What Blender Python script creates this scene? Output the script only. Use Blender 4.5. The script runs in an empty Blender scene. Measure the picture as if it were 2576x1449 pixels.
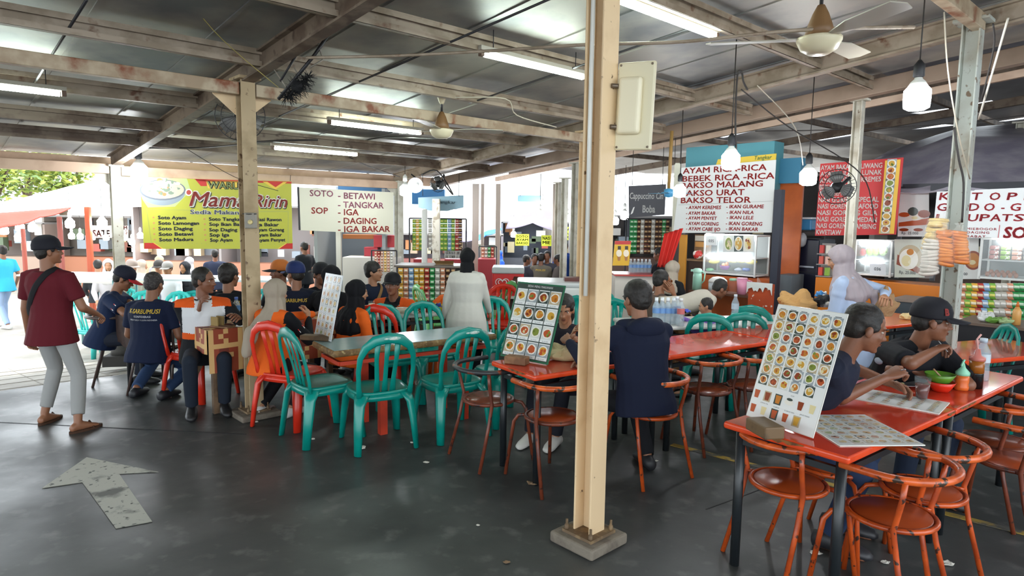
import bpy, bmesh, math, random
from mathutils import Vector, Matrix, noise
from mathutils.bvhtree import BVHTree
random.seed(7)
C = bpy.context.scene.collection
PI = math.pi
# ------------------------------------------------------------------ camera, world, exposure
F, CX, CY, EYE = 1650.0, 1288.0, 724.5, 1.75
TH, ROLL = math.atan(178/F), 0.0139
_f = Vector((0, math.cos(TH), -math.sin(TH))); _up = Vector((0, math.sin(TH), math.cos(TH))); _r = Vector((1, 0, 0))
_R = _r*math.cos(ROLL)+_up*math.sin(ROLL); _U = _up*math.cos(ROLL)-_r*math.sin(ROLL)
cam_data = bpy.data.cameras.new('camera'); cam = bpy.data.objects.new('camera', cam_data); C.objects.link(cam)
M = Matrix((_R, _U, -_f)).transposed().to_4x4(); M.translation = Vector((0, 0, EYE)); cam.matrix_world = M
cam_data.sensor_width = 36; cam_data.lens = 36*F/2576; cam_data.clip_end = 300; cam_data.clip_start = .05
S = bpy.context.scene; S.camera = cam
S.view_settings.view_transform = 'Standard'; S.view_settings.look = 'None'; S.view_settings.gamma = 1
S.view_settings.exposure = 1.5
S.cycles.max_bounces = 6; S.cycles.diffuse_bounces = 3; S.cycles.glossy_bounces = 3; S.cycles.transmission_bounces = 4
S.cycles.transparent_max_bounces = 8; S.cycles.caustics_reflective = False; S.cycles.caustics_refractive = False
S.cycles.sample_clamp_indirect = 4; S.cycles.adaptive_threshold = .02
W = bpy.data.worlds.new('sky'); S.world = W; W.use_nodes = True
W.node_tree.nodes['Background'].inputs[0].default_value = (.86, .94, 1, 1)
W.node_tree.nodes['Background'].inputs[1].default_value = 1.7
sd = bpy.data.lights.new('sun', 'SUN'); sd.energy = 2.2; sd.angle = .2; sd.color = (1, .97, .9)
so = bpy.data.objects.new('sun', sd); C.objects.link(so); so.rotation_euler = (math.radians(-34), math.radians(14), 0)
# ------------------------------------------------------------------ picking points of the place
def ray(px, py): return _f+_R*((px-CX)/F)-_U*((py-CY)/F)
def fl(px, py, z=0.0):
    d = ray(px, py); t = (z-EYE)/d.z; return Vector((d.x*t, d.y*t, z))
def at(px, py, y):
    d = ray(px, py); t = y/d.y; return Vector((d.x*t, y, EYE+d.z*t))
O1 = Vector((-2.23, 5.57, 0)); _a = math.radians(47)
u = Vector((math.sin(_a), math.cos(_a), 0)); v = Vector((-math.cos(_a), math.sin(_a), 0)); Z = Vector((0, 0, 1))
def G(p, q, z=0.0): return O1+u*p+v*q+Z*z          # the building's own grid: p along the purlins, q along the rafters
def pq(P): d = P-O1; return d.dot(u), d.dot(v)
SL, ZR = .1, 2.93
def rz(q, dz=0): return ZR-SL*q+dz
def onroof(px, py, dz=0):
    d = ray(px, py); cq = pq(Vector((0, 0, 0)))[1]; dq = d.dot(v)
    t = (ZR+dz-SL*cq-EYE)/(d.z+SL*dq); return Vector((d.x*t, d.y*t, EYE+d.z*t))
GA = -_a                                            # rotation_z that turns local +Y onto u
# ------------------------------------------------------------------ materials
def lin(c):
    if isinstance(c, str): c = [int(c[i:i+2], 16)/255 for i in (0, 2, 4)]
    return tuple((x/12.92 if x <= .04045 else ((x+.055)/1.055)**2.4) for x in c)+(1,)
MATS = {}
def mat(key, col, rough=.5, metal=0, col2=None, sc=6, lo=.5, hi=.6, bump=0, bsc=40, emit=0, trans=0, alpha=1, spec=.5, col3=None, sc3=40, lo3=.62, hi3=.68, det=6, r2=None):
    if key in MATS: return MATS[key]
    m = bpy.data.materials.new(key); m.use_nodes = True; nt = m.node_tree; b = nt.nodes['Principled BSDF']; L = nt.links.new
    b.inputs['Base Color'].default_value = lin(col); b.inputs['Roughness'].default_value = rough; b.inputs['Metallic'].default_value = metal
    b.inputs['Specular IOR Level'].default_value = spec
    tc = None
    def nz(scale, detail=det):
        nonlocal tc
        if tc is None: tc = nt.nodes.new('ShaderNodeTexCoord')
        n = nt.nodes.new('ShaderNodeTexNoise'); n.inputs['Scale'].default_value = scale; n.inputs['Detail'].default_value = detail
        L(tc.outputs['Object'], n.inputs['Vector']); return n
    src = None
    for cc, s_, l_, h_ in ((col2, sc, lo, hi), (col3, sc3, lo3, hi3)):
        if cc is None: continue
        n = nz(s_); r = nt.nodes.new('ShaderNodeMapRange'); r.inputs[1].default_value = l_; r.inputs[2].default_value = h_
        L(n.outputs[0], r.inputs[0]); mx = nt.nodes.new('ShaderNodeMix'); mx.data_type = 'RGBA'
        L(r.outputs[0], mx.inputs[0]); mx.inputs[7].default_value = lin(cc)
        if src: L(src, mx.inputs[6])
        else: mx.inputs[6].default_value = lin(col)
        src = mx.outputs[2]
        if r2 is not None and cc is col2:
            q = nt.nodes.new('ShaderNodeMapRange'); q.inputs[3].default_value = rough; q.inputs[4].default_value = r2
            L(r.outputs[0], q.inputs[0]); L(q.outputs[0], b.inputs['Roughness'])
    if src: L(src, b.inputs['Base Color'])
    if bump:
        n = nz(bsc, 3); bp = nt.nodes.new('ShaderNodeBump'); bp.inputs['Strength'].default_value = bump; bp.inputs['Distance'].default_value = .02
        L(n.outputs[0], bp.inputs['Height']); L(bp.outputs[0], b.inputs['Normal'])
    if emit: b.inputs['Emission Color'].default_value = lin(col); b.inputs['Emission Strength'].default_value = emit
    if trans: b.inputs['Transmission Weight'].default_value = trans; b.inputs['IOR'].default_value = 1.2
    if alpha < 1: b.inputs['Alpha'].default_value = alpha
    MATS[key] = m; return m
def M_(hexc, rough=.55, **k): return mat('paint_%s_%d' % (hexc, rough*100), hexc, rough, **k)
# ------------------------------------------------------------------ mesh building
def RZ(a): return Matrix.Rotation(a, 4, 'Z')
def TR(p): return Matrix.Translation(Vector(p))
def frame(o, x, y, z): m = Matrix((x, y, z)).transposed().to_4x4(); m.translation = Vector(o); return m
class MB:
    def __init__(s): s.v = []; s.f = []; s.m = []; s.s = []
    def add(s, vs, fs, m=0, X=None, sm=False):
        o = len(s.v)
        s.v += [tuple(X @ Vector(p)) for p in vs] if X is not None else [tuple(p) for p in vs]
        for f in fs: s.f.append(tuple(i+o for i in f)); s.m.append(m); s.s.append(sm)
        return s
    def box(s, c, d, m=0, X=None, a=0):
        x, y, z = (k/2 for k in d); R = RZ(a) if a else None; vs = []
        for i in range(8):
            p = Vector(((x if i & 1 else -x), (y if i & 2 else -y), (z if i & 4 else -z)))
            if R: p = R @ p
            vs.append(p+Vector(c))
        return s.add(vs, [(0, 2, 3, 1), (4, 5, 7, 6), (0, 1, 5, 4), (2, 6, 7, 3), (0, 4, 6, 2), (1, 3, 7, 5)], m, X)
    def bar(s, p, q, w, h, m=0, up=Z, X=None):           # rectangular bar from p to q, w sideways, h upward
        p, q = Vector(p), Vector(q); d = (q-p).normalized(); sd_ = d.cross(up).normalized(); n = sd_.cross(d)
        vs = [e+sd_*(i*w/2)+n*(j*h/2) for e in (p, q) for i, j in ((-1, -1), (1, -1), (1, 1), (-1, 1))]
        return s.add(vs, [(3, 2, 1, 0), (4, 5, 6, 7), (0, 1, 5, 4), (1, 2, 6, 5), (2, 3, 7, 6), (3, 0, 4, 7)], m, X)
    def tube(s, pts, r, n=8, m=0, X=None, closed=False, flat=None):
        pts = [Vector(p) for p in pts]; k = len(pts); rs = r if isinstance(r, (list, tuple)) else [r]*k
        vs = []; fs = []; prev = None
        for i, p in enumerate(pts):
            a = pts[i-1] if (i > 0 or closed) else p; b = pts[(i+1) % k] if (i < k-1 or closed) else p
            t = (b-a).normalized() if (b-a).length > 1e-9 else Z
            if prev is None:
                prev = t.orthogonal().normalized() if flat is None else Vector(flat)
            prev = (prev-t*prev.dot(t)).normalized(); w = t.cross(prev)
            for j in range(n):
                an = 2*PI*j/n; vs.append(p+(prev*math.cos(an)+w*math.sin(an))*rs[i])
        for i in range(k if closed else k-1):
            for j in range(n):
                a0 = i*n+j; a1 = i*n+(j+1) % n; b0 = ((i+1) % k)*n+j; b1 = ((i+1) % k)*n+(j+1) % n; fs.append((a0, a1, b1, b0))
        if not closed: fs += [tuple(range(n))[::-1], tuple(range((k-1)*n, k*n))]
        return s.add(vs, fs, m, X, True)
    def loft(s, secs, n=12, m=0, X=None, cap=True):      # secs: (centre, x axis*rx, y axis*ry)
        vs = []; fs = []
        for c, ax, ay in secs:
            for j in range(n):
                an = 2*PI*j/n; vs.append(Vector(c)+Vector(ax)*math.cos(an)+Vector(ay)*math.sin(an))
        for i in range(len(secs)-1):
            for j in range(n): fs.append((i*n+j, i*n+(j+1) % n, (i+1)*n+(j+1) % n, (i+1)*n+j))
        if cap: fs += [tuple(range(n))[::-1], tuple(range((len(secs)-1)*n, len(secs)*n))]
        return s.add(vs, fs, m, X, True)
    def lathe(s, prof, n=16, m=0, X=None, cap=True):
        return s.loft([((0, 0, z), (r, 0, 0), (0, r, 0)) for r, z in prof], n, m, X, cap)
    def ell(s, c, r, m=0, X=None, nu=14, nv=9, R=None):
        r = (r, r, r) if isinstance(r, (int, float)) else r; vs = [(0, 0, -1)]; fs = []
        for i in range(1, nv):
            t = -PI/2+PI*i/nv
            for j in range(nu): vs.append((math.cos(t)*math.cos(2*PI*j/nu), math.cos(t)*math.sin(2*PI*j/nu), math.sin(t)))
        vs.append((0, 0, 1)); k = len(vs)-1
        for j in range(nu):
            fs.append((0, 1+(j+1) % nu, 1+j)); fs.append((k, k-nu+j, k-nu+(j+1) % nu))
            for i in range(nv-2): a = 1+i*nu; fs.append((a+j, a+(j+1) % nu, a+nu+(j+1) % nu, a+nu+j))
        vs = [Vector((p[0]*r[0], p[1]*r[1], p[2]*r[2])) for p in vs]
        if R is not None: vs = [R @ p for p in vs]
        return s.add([p+Vector(c) for p in vs], fs, m, X, True)
    def prism(s, poly, d, m=0, X=None, z0=0):            # outline in xy, thickness d along z
        n = len(poly); vs = [(p[0], p[1], z0) for p in poly]+[(p[0], p[1], z0+d) for p in poly]
        return s.add(vs, [tuple(range(n))[::-1], tuple(range(n, 2*n))]+[(i, (i+1) % n, n+(i+1) % n, n+i) for i in range(n)], m, X)
    def disc(s, c, rx, ry=None, m=0, X=None, n=14, z=0): # flat disc in local xy
        ry = ry or rx
        return s.add([(c[0]+rx*math.cos(2*PI*i/n), c[1]+ry*math.sin(2*PI*i/n), z) for i in range(n)], [tuple(range(n))], m, X)
    def rect(s, x0, y0, x1, y1, m=0, X=None, z=0):
        return s.add([(x0, y0, z), (x1, y0, z), (x1, y1, z), (x0, y1, z)], [(0, 1, 2, 3)], m, X)
    def mesh(s, name, mats):
        me = bpy.data.meshes.new(name); me.from_pydata(s.v, [], s.f)
        for mm in mats: me.materials.append(mm)
        if s.f: me.polygons.foreach_set('material_index', s.m); me.polygons.foreach_set('use_smooth', s.s)
        me.update(); return me
def tag(o, label=None, cat=None, group=None, kind=None):
    if label: o['label'] = label
    if cat: o['category'] = cat
    if group: o['group'] = group
    if kind: o['kind'] = kind
    return o
def obj(name, mb, mats, parent=None, bevel=0, label=None, cat=None, group=None, kind=None, seg=2, loc=None, rot=0):
    mats = mats if isinstance(mats, (list, tuple)) else [mats]
    o = bpy.data.objects.new(name, mb.mesh(name, mats) if isinstance(mb, MB) else mb); C.objects.link(o)
    if parent is not None: o.parent = parent
    if loc is not None: o.location = loc
    if rot: o.rotation_euler.z = rot
    if bevel:
        b = o.modifiers.new('b', 'BEVEL'); b.width = bevel; b.segments = seg; b.limit_method = 'ANGLE'; b.angle_limit = .6
    return tag(o, label, cat, group, kind)
def struct(name, mb, mats, bevel=0): return obj(name, mb, mats, None, bevel, kind='structure')
def thing(name, label, cat, loc=(0, 0, 0), rot=0, group=None, kind=None):
    o = bpy.data.objects.new(name, None); C.objects.link(o); o.empty_display_size = .1
    o.location = loc; o.rotation_euler.z = rot; return tag(o, label, cat, group, kind)
def face(deg): return -math.radians(deg)                 # local +Y turned to: 0 away from the camera's side, 90 to the east (right), 180 back
def dup(root, loc, rot=0, label=None, group=None, tilt=None):
    r = root.copy(); C.objects.link(r); r.location = loc; r.rotation_euler = (0, 0, rot)
    if tilt: r.rotation_euler = tilt
    if label: r['label'] = label
    if group: r['group'] = group
    for ch in list(root.children):
        c = ch.copy(); C.objects.link(c); c.parent = r
        for g in ch.children:
            d = g.copy(); C.objects.link(d); d.parent = c
    return r
DG = None
def text_mesh(txt, size=1, bold=0, sx=1, shear=0, ax='LEFT', depth=0, spc=1, line=1):
    cu = bpy.data.curves.new('t', 'FONT'); cu.body = txt; cu.size = size; cu.shear = shear; cu.align_x = ax
    cu.space_character = spc; cu.space_line = line; cu.resolution_u = 2; cu.extrude = depth
    o = bpy.data.objects.new('t', cu); C.objects.link(o)
    dg = bpy.context.evaluated_depsgraph_get(); me = bpy.data.meshes.new_from_object(o.evaluated_get(dg))
    vs = [(p.co.x*sx, p.co.y, p.co.z) for p in me.vertices]; fs = [tuple(p.vertices) for p in me.polygons]
    if bold > 0:                                         # heavier strokes: the same letters laid again, slightly shifted
        v0, f0 = vs, fs; vs, fs = list(v0), list(f0); gp = max(.00005, min(.0004, size*.004)); k8 = 8 if bold > .03*size else 4
        for i in range(k8):
            a = 2*PI*(i+.5)/k8; o_ = len(vs); vs += [(x+bold*math.cos(a), y_+bold*math.sin(a), z_-gp*(i+1)) for x, y_, z_ in v0]; fs += [tuple(j+o_ for j in f) for f in f0]
    bpy.data.objects.remove(o); bpy.data.curves.remove(cu); bpy.data.meshes.remove(me)
    return vs, fs
def put_text(mb, txt, x, y, h, m=0, X=None, w=None, z=.002, bold=0, shear=0, spc=1, ax='LEFT'):
    """lettering with cap height h starting at x,y on the local xy plane; w forces the width"""
    vs, fs = text_mesh(txt, h/.72, bold*h, 1, shear, 'LEFT', 0, spc)
    if not vs: return
    x0 = min(p[0] for p in vs); x1 = max(p[0] for p in vs); k = (w/(x1-x0)) if w else 1
    dx = x if ax == 'LEFT' else x-(x1-x0)*k/2 if ax == 'CENTER' else x-(x1-x0)*k
    mb.add([((p[0]-x0)*k+dx, p[1]+y, z) for p in vs], fs, m, X)
# ------------------------------------------------------------------ the setting: floor, paving, roof, beams, posts
STEEL = mat('roof_steel', 'a39380', .55, 0, '8a7a66', 5, .45, .6, col3='6b4a34', sc3=9, lo3=.6, hi3=.72)
STEELD = mat('roof_steel_dark', '7a6a5a', .6, 0, '5e4c3e', 5, .45, .6, col3='4a382c', sc3=9, lo3=.58, hi3=.7)
PALE = mat('beam_pale', 'c9ab92', .5, 0, 'b2947c', 3, .45, .65)
RUSTY = mat('beam_rusty', 'b8a68c', .55, 0, 'a08a70', 6, .42, .6, col3='7d4526', sc3=4.5, lo3=.55, hi3=.66)
POSTM = mat('post_cream', 'e2c59c', .5, 0, 'cdad84', 4, .5, .7, col3='6e5238', sc3=24, lo3=.68, hi3=.74)
POSTW = mat('post_white', 'c9c5b6', .55, 0, 'a89e8a', 6, .48, .7, col3='6f5a44', sc3=22, lo3=.66, hi3=.74)
SHEET = mat('roof_sheet', 'a8a49b', .5, .4, '77787a', 1.5, .4, .65, col3='5a5a5a', sc3=30, lo3=.7, hi3=.8, bump=.08, bsc=3)
CONC = mat('plinth_concrete', '7d7467', .9, 0, '665d52', 9, .45, .6, bump=.3)
BLACK = mat('black_matt', '17171a', .55)
DARKM = mat('dark_metal', '2b2a2c', .45)
IVORY = mat('ivory_plastic', 'd9cfae', .35); WHITEP = mat('white_plastic', 'e4e3dc', .35); BROWNP = mat('fan_brown', '7a5a38', .5)
CABLE = mat('cable_dark', '2c2724', .6); CABLEL = mat('cable_pale', 'b5ab98', .6); BOLT = mat('bolt_steel', '77695a', .4, .6)
def floor_mat():
    m = mat('floor_concrete', '494b4a', .34, 0, '373938', 1.1, .38, .62, col3='62615f', sc3=7, lo3=.56, hi3=.74, bump=.06, bsc=9, r2=.55)
    return m
b = MB(); P = [G(*q) for q in ((-14, -14), (22, -14), (22, 2), (6.8, 2), (6.8, 7.5), (.35, 7.5), (.35, 2.35), (-14, 2.35))]; n = 8
b.add(P+[p-Z*.5 for p in P], [tuple(range(n)), tuple(range(2*n-1, n-1, -1))]+[(i, n+i, n+(i+1) % n, (i+1) % n) for i in range(n)]); struct('floor', b, floor_mat())
PAVE = mat('paving_stone', 'a29c92', .7, 0, '928b81', 3, .4, .6, bump=.15, bsc=20)
b = MB(); P = [G(-40, 2, -.42), G(40, 2, -.42), G(40, 45, -.42), G(-40, 45, -.42)]
b.add(P+[p-Z*.3 for p in P], [(0, 1, 2, 3), (7, 6, 5, 4)]+[(i, 4+i, 4+(i+1) % 4, (i+1) % 4) for i in range(4)]); struct('paving_ground', b, PAVE)
b = MB(); P = [G(-30, 2.35, .0), G(.35, 2.35, .0), G(.35, 5.6, -.41), G(-30, 5.6, -.41)]
b.add(P+[Vector((p.x, p.y, -.5)) for p in P], [(0, 1, 2, 3), (7, 6, 5, 4)]+[(i, 4+i, 4+(i+1) % 4, (i+1) % 4) for i in range(4)]); struct('paving_ground_ramp', b, PAVE)
b = MB()
for k in range(-20, 1): b.bar(G(k*.6, 2.36, .0), G(k*.6, 5.5, -.396), .012, .004)
for k in range(5): b.bar(G(-12, 2.4+k*.6, .0-.0757*k), G(.34, 2.4+k*.6, .0-.0757*k), .012, .004)
struct('paving_joint_line', b, mat('joint_dark', '8d877d', .9))
# worn white arrow painted on the concrete
WORN = mat('worn_paint', 'bab8ad', .7, 0, '6a6964', 5, .54, .66, col3='5a5954', sc3=24, lo3=.6, hi3=.66)
tip = [(105, 1228), (218, 1150), (400, 1187), (300, 1192), (383, 1312), (292, 1329), (207, 1213)]
pts = [fl(x, y, .004) for x, y in tip]
b = MB(); b.add(pts, [(0, 6, 3, 2, 1), (6, 5, 4, 3)]); b.add([p-Z*.003 for p in pts], [(1, 2, 3, 6, 0), (3, 4, 5, 6)])
struct('floor_marking', b, WORN)
YEL = mat('worn_yellow', 'a88b3c', .7, 0, '55534d', 7, .48, .58)
b = MB(); b.bar(fl(1690, 1118, .003), fl(2600, 1347, .003), .06, .003); struct('floor_marking', b, YEL)
b = MB(); b.bar(fl(0, 1062, .002), fl(620, 1092, .002), .006, .002); b.bar(fl(1776, 1281, .002), fl(2300, 1090, .002), .008, .002); struct('floor_joint_line', b, BLACK)
# roof sheets with raised seams
def roof(name, p0, p1, q0, q1, dz, pitch, m):
    b = MB(); k = int((p1-p0)/pitch)
    c = [G(p0, q0, rz(q0, dz)), G(p1, q0, rz(q0, dz)), G(p1, q1, rz(q1, dz)), G(p0, q1, rz(q1, dz))]
    b.add(c+[x+Z*.04 for x in c], [(3, 2, 1, 0), (4, 5, 6, 7), (0, 1, 5, 4), (1, 2, 6, 5), (2, 3, 7, 6), (3, 0, 4, 7)])
    for i in range(1, k):
        p = p0+i*pitch; b.bar(G(p, q0, rz(q0, dz-.004)), G(p, q1, rz(q1, dz-.004)), .03, .012)
    return struct(name, b, m)
roof('ceiling', -9.5, 5.6, -10, 5.15, .1, .76, SHEET)
def cbeam(p, q, h, w, m, side=1, name='roof_beam', t=.012):
    """cold-formed channel: web with top and bottom flange and lips"""
    p, q = Vector(p), Vector(q); d = (q-p).normalized(); s_ = d.cross(Z).normalized()*side; n = s_.cross(d)*side
    n = n if n.z > 0 else -n; b = MB()
    b.bar(p, q, t, h)
    for k in (-1, 1):
        o = n*(k*(h/2-t/2))+s_*(w/2); b.bar(p+o, q+o, w, t)
        o = n*(k*(h/2-.02))+s_*(w-t/2); b.bar(p+o, q+o, t*.8, .04)
    return struct(name, b, m)
def rafter(p0, q0, p1, q1, m, dz=-.03):
    a, c = G(p0, q0, rz(q0, dz)), G(p1, q1, rz(q1, dz)); d = (c-a).normalized(); b = MB()
    b.bar(a, c, .016, .16)
    n = Vector((0, 0, 1)); n = (n-d*n.dot(d)).normalized()
    for k in (-1, 1): b.bar(a+n*k*.075, c+n*k*.075, .1, .016)
    return struct('roof_beam', b, m)
rafter(0, -10, 0, 4.75, STEELD); rafter(3.95, -8, 4.5, 4.75, STEEL); rafter(-5, -10, -5, 4.75, STEELD)
for q, m in ((-1.55, STEEL), (-.32, STEEL), (1.2, STEEL), (2.4, STEELD), (3.3, STEELD), (-2.9, STEEL), (-5.4, STEEL), (-6.8, STEEL)):
    cbeam(G(-9.4, q, rz(q)), G(5.5, q, rz(q)), .13, .055, m)
# level tie beams between the posts, rust-stained
def ibeam(a, c, h, w, m, name='roof_beam'):
    b = MB(); b.bar(a, c, .02, h)
    for k in (-1, 1): b.bar(Vector(a)+Z*k*(h/2-.008), Vector(c)+Z*k*(h/2-.008), w, .016)
    return struct(name, b, m)
def boxbeam(a, c, h, w, m, name='roof_beam'): b = MB(); b.bar(a, c, w, h); return struct(name, b, m, .006)
boxbeam(G(-9, -.02, 2.765), G(-.07, -.02, 2.765), .1, .07, RUSTY); boxbeam(G(.07, -.02, 2.765), G(4.2, -.02, 2.755), .1, .07, RUSTY)
boxbeam(G(-6, -4.1, 3.28), G(4.0, -4.2, 3.28), .12, .08, RUSTY)
boxbeam(G(-9, 4.6, 2.32), G(-.07, 4.6, 2.32), .13, .08, PALE); boxbeam(G(.07, 4.6, 2.3), G(4.45, 4.6, 2.3), .13, .08, PALE)
boxbeam(G(-9.4, 4.98, rz(4.98, -.02)), G(5.6, 4.98, rz(4.98, -.02)), .17, .03, PALE, 'roof_fascia_trim')
# long pale edge beam on the stall side
b = MB(); b.bar(G(5.62, 5.0, rz(5.0, -.03)), G(5.62, -9, rz(-9, -.03)), .13, .16); struct('roof_beam', b, mat('beam_edge', '9c8673', .5, 0, '8a7562', 3, .45, .65), .008)
# posts: rolled I-sections on concrete plinths
def post(x, y, top, m, s=.125, plinth=.3, base=0, ph=.05, pipe=False):
    b = MB(); X = TR((x, y, 0)) @ RZ(GA)            # local y = u, local -x... = v
    t = .012
    for k in (-1, 1): b.box((k*(s/2-t/2), 0, (top+ph)/2), (t, s, top-ph), 0, X)
    b.box((0, s*.12, (top+ph)/2), (s-2*t, t*.8, top-ph), 0, X)
    b.box((0, 0, top+.012), (s*1.9, s*1.5, .024), 0, X)
    o = struct('pillar', b, m, .003)
    if plinth:
        b = MB(); b.box((0, 0, ph/2), (plinth, plinth, ph), 0, X); struct('pillar_base_slab', b, CONC, .012)
        b = MB(); b.box((0, 0, ph+.008), (s*1.7, s*1.7, .016), 0, X)
        for i in (-1, 1):
            for j in (-1, 1):
                b.lathe([(.012, ph+.01), (.012, ph+.04), (.007, ph+.04), (.007, ph+.07)], 8, 0, X @ TR((i*s*.7, j*s*.7, 0)))
        struct('pillar_base_plate_trim', b, mat('plate_rust', '6f5b45', .7, .2, '8a7355', 14))
    return o
def gusset(x, y, z, m=POSTM):
    b = MB(); X = TR((x, y, z)) @ RZ(GA)
    for k in (-1, 1):
        pl = [(k*.06, .05), (k*.24, .05), (k*.24, -.05), (k*.06, -.2)]
        if k < 0: pl = pl[::-1]
        Y = X @ frame((.03, 0, 0), (0, 1, 0), (0, 0, 1), (1, 0, 0)); b.prism(pl, .012, 0, Y, -.1)
        for yy in (.14, .2): b.ell((-.075, k*yy, 0), .014, 0, X, 8, 5)
    struct('roof_beam_plate', b, m)
p2 = fl(1480, 1364); post(p2.x, p2.y, rz(pq(p2)[1], .05), POSTM, .12, .3, ph=.06)
b = MB(); X = TR((p2.x, p2.y, 0)) @ RZ(GA); b.tube([(-.022, -.05, 1.35), (-.022, -.05, 3.2)], .012, 8, 0, X); tag(obj('conduit_pipe', b, WHITEP), 'thin white plastic conduit running up the nearest cream pillar', 'pipe')
POSTW1 = mat('post_weathered', 'b09a78', .6, 0, '86714f', 3.5, .48, .68, col3='5e452e', sc3=13, lo3=.62, hi3=.68); post(O1.x, O1.y, 2.84, POSTW1, .12, .34); gusset(O1.x, O1.y, 2.765)
for p, q, top in ((0, 4.6, rz(4.6, -.12)), (4.3, 0, 2.83), (4.5, 4.6, rz(4.6, -.12)), (-5, 0, 2.84), (-5, 4.6, 2.35)):
    g = G(p, q); post(g.x, g.y, top, POSTW if q > 1 else POSTM, .12, .34)
    if q > 1 and p > -1: gusset(g.x, g.y, 2.31, POSTW)
g = G(3.96, -4.17); post(g.x, g.y, 3.28, mat('post_bluegrey', 'b4b9b0', .55, 0, '8f8470', 2.2, .48, .66, col3='6f5a44', sc3=20, lo3=.6, hi3=.68), .125, .34)
b = MB(); X = TR(G(.14, -.03, 0)) @ RZ(GA)
# neighbouring roof on the stall side: slack sheets over timber trusses
SHEET2 = mat('roof_sheet_stall', '96969a', .5, .2, '7d7a7c', 1.2, .4, .65, bump=.3, bsc=2.5)
def roof2():
    b = MB(); n, k = 26, 14; rows = []
    for i in range(n+1):
        for j in range(k+1):
            p = 5.75+15*j/k; q = -10+15.5*i/n
            rows.append(G(p, q, rz(q, .42)+.05*math.sin(j*2.2+i)+.035*(j)))
    w = k+1
    for i in range(n):
        for j in range(k):
            if (i, j) in ((12, 5), (13, 5), (14, 7), (11, 8), (12, 8), (16, 6), (17, 6), (9, 9), (18, 3), (20, 5)): continue
            b.f.append((i*w+j+1, i*w+j, (i+1)*w+j, (i+1)*w+j+1)); b.m.append(0); b.s.append(True)
    b.v = [tuple(p) for p in rows]; o = struct('ceiling_stalls', b, SHEET2)
    sm = o.modifiers.new('s', 'SOLIDIFY'); sm.thickness = .02
roof2()
for p in (7.6, 9.8): boxbeam(G(p, 5, rz(5, .25)), G(p, -9, rz(-9, .25)), .12, .08, STEELD)
boxbeam(G(7.2, 5, rz(5, .12)), G(7.2, -9, rz(-9, .12)), .09, .06, PALE)
for q in (-6, -4.4, -2.6, -.9, .9, 2.6): boxbeam(G(5.6, q, rz(q, .3)), G(20, q, rz(q, .52)), .09, .06, STEELD)
for p, q, top in ((5.82, -2.71, 3.1), (6.6, -5.2, 3.2), (5.7, 1.4, 2.6), (9.8, -3.5, 3.2), (7.3, 3.1, 2.5), (8.4, 4.3, 2.5)):
    g = G(p, q); post(g.x, g.y, top, POSTW, .1, 0)
# ------------------------------------------------------------------ fluorescent battens
TUBE = mat('tube_light', 'e9fbf1', .4, emit=24)
def batten(label, px0, py0, px1, py1, group='fluorescent battens under the roof', dz=-.09, L=1.2):
    m = (onroof(px0, py0, dz)+onroof(px1, py1, dz))/2
    t = thing('fluorescent_light', label, 'light', m, GA, group)
    b = MB(); b.box((0, 0, .035), (.045, L+.04, .035)); obj('housing', b, mat('batten_grey', 'a9a395', .5), t, .004)
    b = MB(); b.tube([(0, -L/2+.03, -.012), (0, L/2-.03, -.012)], .018, 10); obj('tube', b, TUBE, t)
    for k in (-1, 1):
        b = MB(); b.box((0, k*(L/2), .002), (.04, .035, .06)); obj('end_cap', b, mat('cap_brown', '6a5648', .6), t, .004)
    b = MB()
    for k in (-.4, .4): b.tube([(0, k*L, .05), (0, k*L, .2)], .004, 6)
    obj('hanger', b, DARKM, t)
batten('glowing fluorescent batten at the top edge, closest to the big cream pillar', 1562, 15, 1798, 75)
batten('glowing fluorescent batten ending behind the big cream pillar', 1212, 140, 1473, 187)
batten('upper of two glowing battens beside the small ceiling fan', 828, 308, 1062, 332)
batten('lower of two glowing battens, above the yellow soup banner', 680, 370, 905, 388)
batten('glowing fluorescent batten cut off beside the rusty beam', -190, 196, 38, 219)
# ------------------------------------------------------------------ bare bulbs on cords
BULB = mat('bulb_light', 'f5faff', .4, emit=38)
BULBN = 0
def bulb(label, px, py, y, r=.06, cord=None, px2=None, group='bare white LED bulbs hanging on cords', e=None):
    p = at(px, py, y); t = thing('hanging_bulb', label, 'light bulb', p, 0, group)
    b = MB(); b.lathe([(0, -r*1.05), (r*.6, -r), (r*.95, -r*.8), (r, -r*.2), (r, r*.55), (r*.8, r*.8)], 16); obj('bulb_glass', b, BULB, t)
    b = MB(); b.lathe([(r*.8, r*.8), (r*.55, r*1.25), (r*.3, r*1.5), (r*.25, r*1.8), (0, r*1.8)], 14); obj('bulb_neck', b, WHITEP, t)
    b = MB(); b.lathe([(r*.3, r*1.6), (r*.42, r*1.7), (r*.4, r*2.6), (r*.12, r*3), (0, r*3)], 12); obj('socket', b, BLACK if y < 9 else WHITEP, t)
    top = cord if cord else max(.5, rz(min(4.6, max(-6, pq(p)[1])), .05)-p.z)
    b = MB(); dx = (px2 or 0)
    b.tube([(0, 0, r*2.8), (dx*.3, 0, top*.5), (dx, 0, top)], .0045, 6); obj('cord', b, CABLE, t)
    return t
bulb('big bright bulb hanging beside the bluish grey post', 2307, 246, 4.4, .08)
bulb('bright bulb in front of the white AYAM RICA sign', 1838, 404, 5.6, .075)
bulb('bright bulb between the white and the red menu signs', 2033, 446, 7.0, .085)
bulb('small bulb by the blue fan and the white menu sign', 1710, 481, 7.8, .07)
bulb('bright bulb above the corner of the yellow banner', 350, 432, 8.6, .1)
bulb('bright bulb beside the grey horn loudspeaker', 1019, 479, 10.6, .085)
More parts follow.
